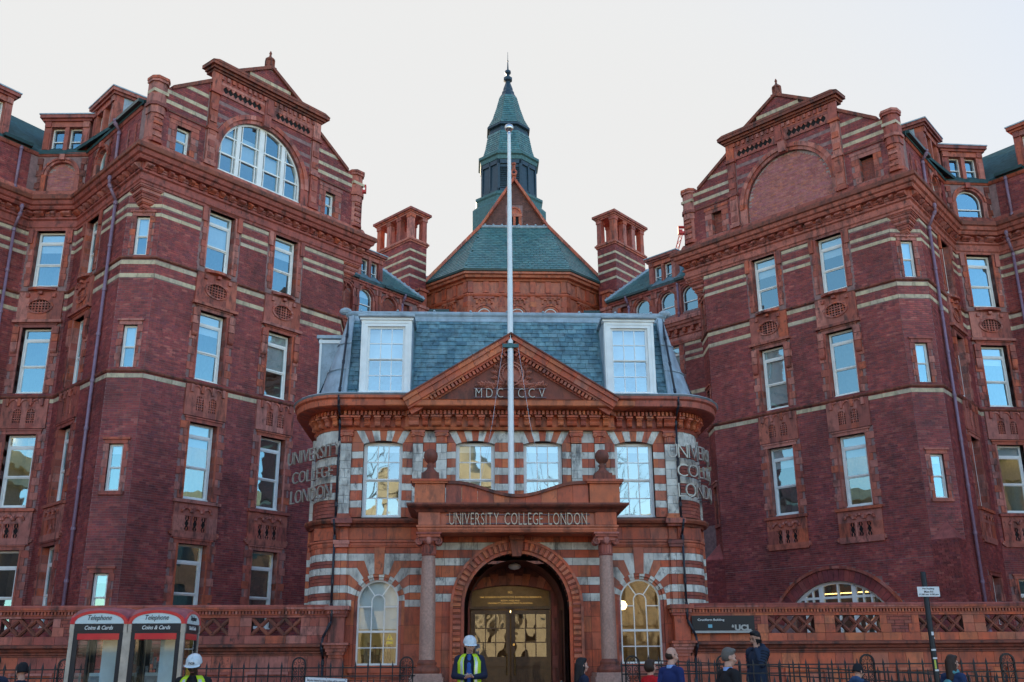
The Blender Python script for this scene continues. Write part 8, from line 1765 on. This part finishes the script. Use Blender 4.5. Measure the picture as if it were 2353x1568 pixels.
person((-8.26, 17.5, G0), -40, 'person in a dark knitted hat beside the left telephone box', 1.62, coat='coat_navy', hairstyle='none', turn=0, nod=-8, extras=[x_beanie('coat_black')])
person((-5.07, 15.9, G0), 176, 'worker in white hard hat and yellow vest beside the telephone boxes', 1.70, skin='skin_dark', coat='coat_black', hairstyle='none', hair='hair_black', turn=4, nod=-20, bulk=1.1, stoop=0.06, extras=[x_helmet, x_vest, x_helmet_letters], stride=0.02)
person((-0.95, 18.9, 0.42), 184, 'worker in white hard hat and yellow vest looking at a phone before the doors', 1.74, coat='coat_navy', hairstyle='none', turn=-14, nod=-14, arms='phone_look', bulk=1.08, extras=[x_helmet, x_vest, x_jumper, x_phone(V((-0.01, 0.37, 1.135)), Matrix.Rotation(R(25), 4, 'X') @ Matrix.Rotation(R(70), 4, 'Z'))], stride=0.02)
person((1.10, 19.0, G0), 75, 'woman with long black hair and dark coat walking right past the doorway', 1.66, coat='coat_navy', hair='hair_black', hairstyle='long', turn=0)
person((2.36, 19.05, G0), 60, 'person with short brown hair in a bright red coat', 1.62, coat='coat_red', hair='hair_brown', hairstyle='bob', turn=0)
person((2.60, 18.3, G0), 52, 'bald man in a blue suit jacket walking away, pale blue collar', 1.82, coat='suit_blue', hair='hair_brown', hairstyle='bald', turn=20, nod=-8, collar='shirt_blue')
person((3.16, 16.5, G0), 70, 'man with short grey hair in a black overcoat, walking right', 1.77, coat='coat_black', hair='hair_grey', hairstyle='short', turn=14, nod=-10, long_coat=True, collar='shirt_blue')
person((4.66, 20.15, 0.50), -115, 'bearded man in a quilted navy parka holding a phone to his ear', 1.78, skin='skin_mid', coat='parka_navy', hair='hair_black', hairstyle='beard', turn=-4, nod=-12, arms='phone_ear', bulk=1.2, long_coat=True, extras=[x_hood('parka_navy'), x_quilt, x_badge, x_phone(V((-0.115, 0.05, 1.60)), Matrix.Rotation(R(80), 4, 'Y') @ Matrix.Rotation(R(60), 4, 'X'), 'phone_glass')], stride=0.02)
person((5.87, 18.2, G0), 45, 'person in a black cap with a bright blue hood, right of centre', 1.52, coat='coat_navy', hairstyle='none', turn=15, nod=-15, extras=[x_beanie('coat_black'), x_hood('hood_blue')])
person((7.54, 18.1, G0), 60, 'woman with glasses, dark hair and a teal scarf near the sign post', 1.66, coat='jacket_blue', hair='hair_brown', hairstyle='long', turn=15, nod=-6, extras=[x_scarf('scarf_teal'), x_glasses, x_bag('scarf_teal')])
crane((-13.3, 95, 38), (-12.35, 95, 49.3), 'thin red crane mast seen behind the left gable')
crane((19.7, 95, 40), (21.2, 95, 45.0), 'thin red crane jib seen behind the right gable')
# ------------------------------------------------------------------ across the street, seen only as reflections in the glass
stone('portland', [(0.55, 0.47, 0.33), (0.60, 0.52, 0.38), (0.50, 0.43, 0.30)], namt=0.15, soot=0.3, sootcol=(0.2, 0.17, 0.13))
cr_ = thing('college_building', (0, -34, 0), 'pale sunlit stone building reflected in the lodge windows', 'building')
CFc = Face((0, -34, 0), (-1, 0, 0), (0, 1, 0)); b = MB(); hs_ = [(-32 + k * 4, -30.4 + k * 4, z0, z0 + 2.6) for k in range(16) for z0 in (1.5, 6.5)]
wall(b, CFc, -34, 34, 0, 12.6, hs_, -0.6, 0.0); b.box(CFc, -34, 34, -12, -0.6, 0, 12.4); b.build('wall', 'portland', cr_)
b = MB(); b.box(CFc, -34.5, 34.5, -1, 0.8, 12.0, 12.9); b.box(CFc, -34.3, 34.3, -1, 0.3, 5.2, 5.7); b.build('cornice', 'portland', cr_)
PC = 2.8   # portico, left of the lodge's axis (s runs to the left as seen from the lodge)
for k in range(6): b = MB(); x = PC - 4.0 + 1.6 * k; c = CFc.pt(x, 3.0, 0); b.smooth = True; b.lathe((c.x, c.y, 0), [(0.6, 5.7), (0.52, 6.2), (0.45, 13.6), (0.65, 14.2)], 14); b.build('column', 'portland', cr_)
b = MB(); b.box(CFc, PC - 4.8, PC + 4.8, -1, 4.0, 14.2, 15.6); b.prism(CFc, [(PC - 5.0, 15.6), (PC + 5.0, 15.6), (PC, 18.0)], -1, 4.0); b.box(CFc, PC - 5, PC + 5, 0, 4.2, 0, 5.6); b.box(CFc, PC - 4.6, PC + 4.6, -6, -0.5, 10.8, 15.0); b.build('portico', 'portland', cr_)
b = MB(); b.smooth = True; b.lathe((-PC, -42, 0), [(3.6, 15), (3.6, 18), (3.4, 19), (2.8, 21), (1.6, 22.6), (0.8, 23.0), (0.8, 24.4), (0, 25.4)], 24); b.build('dome', 'portland', cr_)
b = MB()
for a, c_, z0, z1 in hs_: b.box(CFc, a, c_, -0.5, -0.4, z0, z1)
b.build('window_panes', 'copper_dark', cr_, kind='stuff')
flat('bark', (0.05, 0.04, 0.03), 0.85, var=0.3)
def bare_tree(x, y, h, seed, label):
    rg_ = random.Random(seed); root = thing('bare_tree', (x, y, 0), label, 'tree', 'bare winter trees across the street'); tb, bb = MB(), MB()
    def grow(p, d, L, r, lv):
        n = 3; tgt = tb if lv < 1 else bb
        for _ in range(n):
            d = (d + V((rg_.uniform(-.2, .2), rg_.uniform(-.2, .2), rg_.uniform(-.05, .15)))).normalized(); q = p + d * L / n; tgt.tube(p, q, r, r * 0.9, n=6 if lv < 2 else 4, cap=False); p = q; r *= 0.9
        if lv >= 5: return
        for k in range(3 if lv < 3 else 2): u = d.orthogonal().normalized(); u.rotate(Matrix.Rotation(rg_.uniform(0, 6.28), 3, d)); grow(p, (d * rg_.uniform(0.7, 1.1) + u * rg_.uniform(0.5, 0.9)).normalized(), L * rg_.uniform(0.62, 0.8), r * 0.72, lv + 1)
    grow(V((x, y, 0)), V((0, 0, 1)), h * 0.32, h * 0.024, 0); tb.build('trunk', 'bark', root); bb.build('crown', 'bark', root)
bare_tree(-6.4, -14, 17, 3, 'bare tree reflected in the lodge\'s left upper window'); bare_tree(7, -15, 16, 5, 'bare tree reflected in the lodge\'s right windows'); bare_tree(-19, -16, 17, 8, 'bare tree reflected in the left wing\'s lower windows'); bare_tree(20, -16, 17, 9, 'bare tree reflected in the right wing\'s lower windows')

for sg, lb in ((-1, 'dark brick block added out of view beyond the left wing to darken window reflections'), (1, 'dark brick block added out of view beyond the right wing to darken window reflections')):  # unseen blocks added to darken low reflections and cut light from the sides
    nb = thing('unseen_side_block', (sg * 44, 22, 0), lb, 'building', 'unseen blocks added beside the wings'); NF_ = Face((sg * 32, 40, 0), (0, -1, 0), (-sg, 0, 0)); b = MB(); hs_ = [(1.5 + 4 * k, 3.2 + 4 * k, z0, z0 + 2.4) for k in range(8) for z0 in (1.5, 5.5, 9.5)]
    wall(b, NF_, 0, 34, 0, 14, hs_, -0.4, 0); b.box(NF_, 0, 34, -12, -0.4, 0, 13.8); b.build('wall', 'brick_dark', nb); b = MB(); b.box(NF_, -0.3, 34.3, -0.4, 0.4, 13.4, 14.2); b.build('cornice', 'portland', nb)
    b = MB()
    for a, c_, z0, z1 in hs_: b.box(NF_, a, c_, -0.35, -0.3, z0, z1)
    b.build('window_panes', 'copper_dark', nb, kind='stuff')
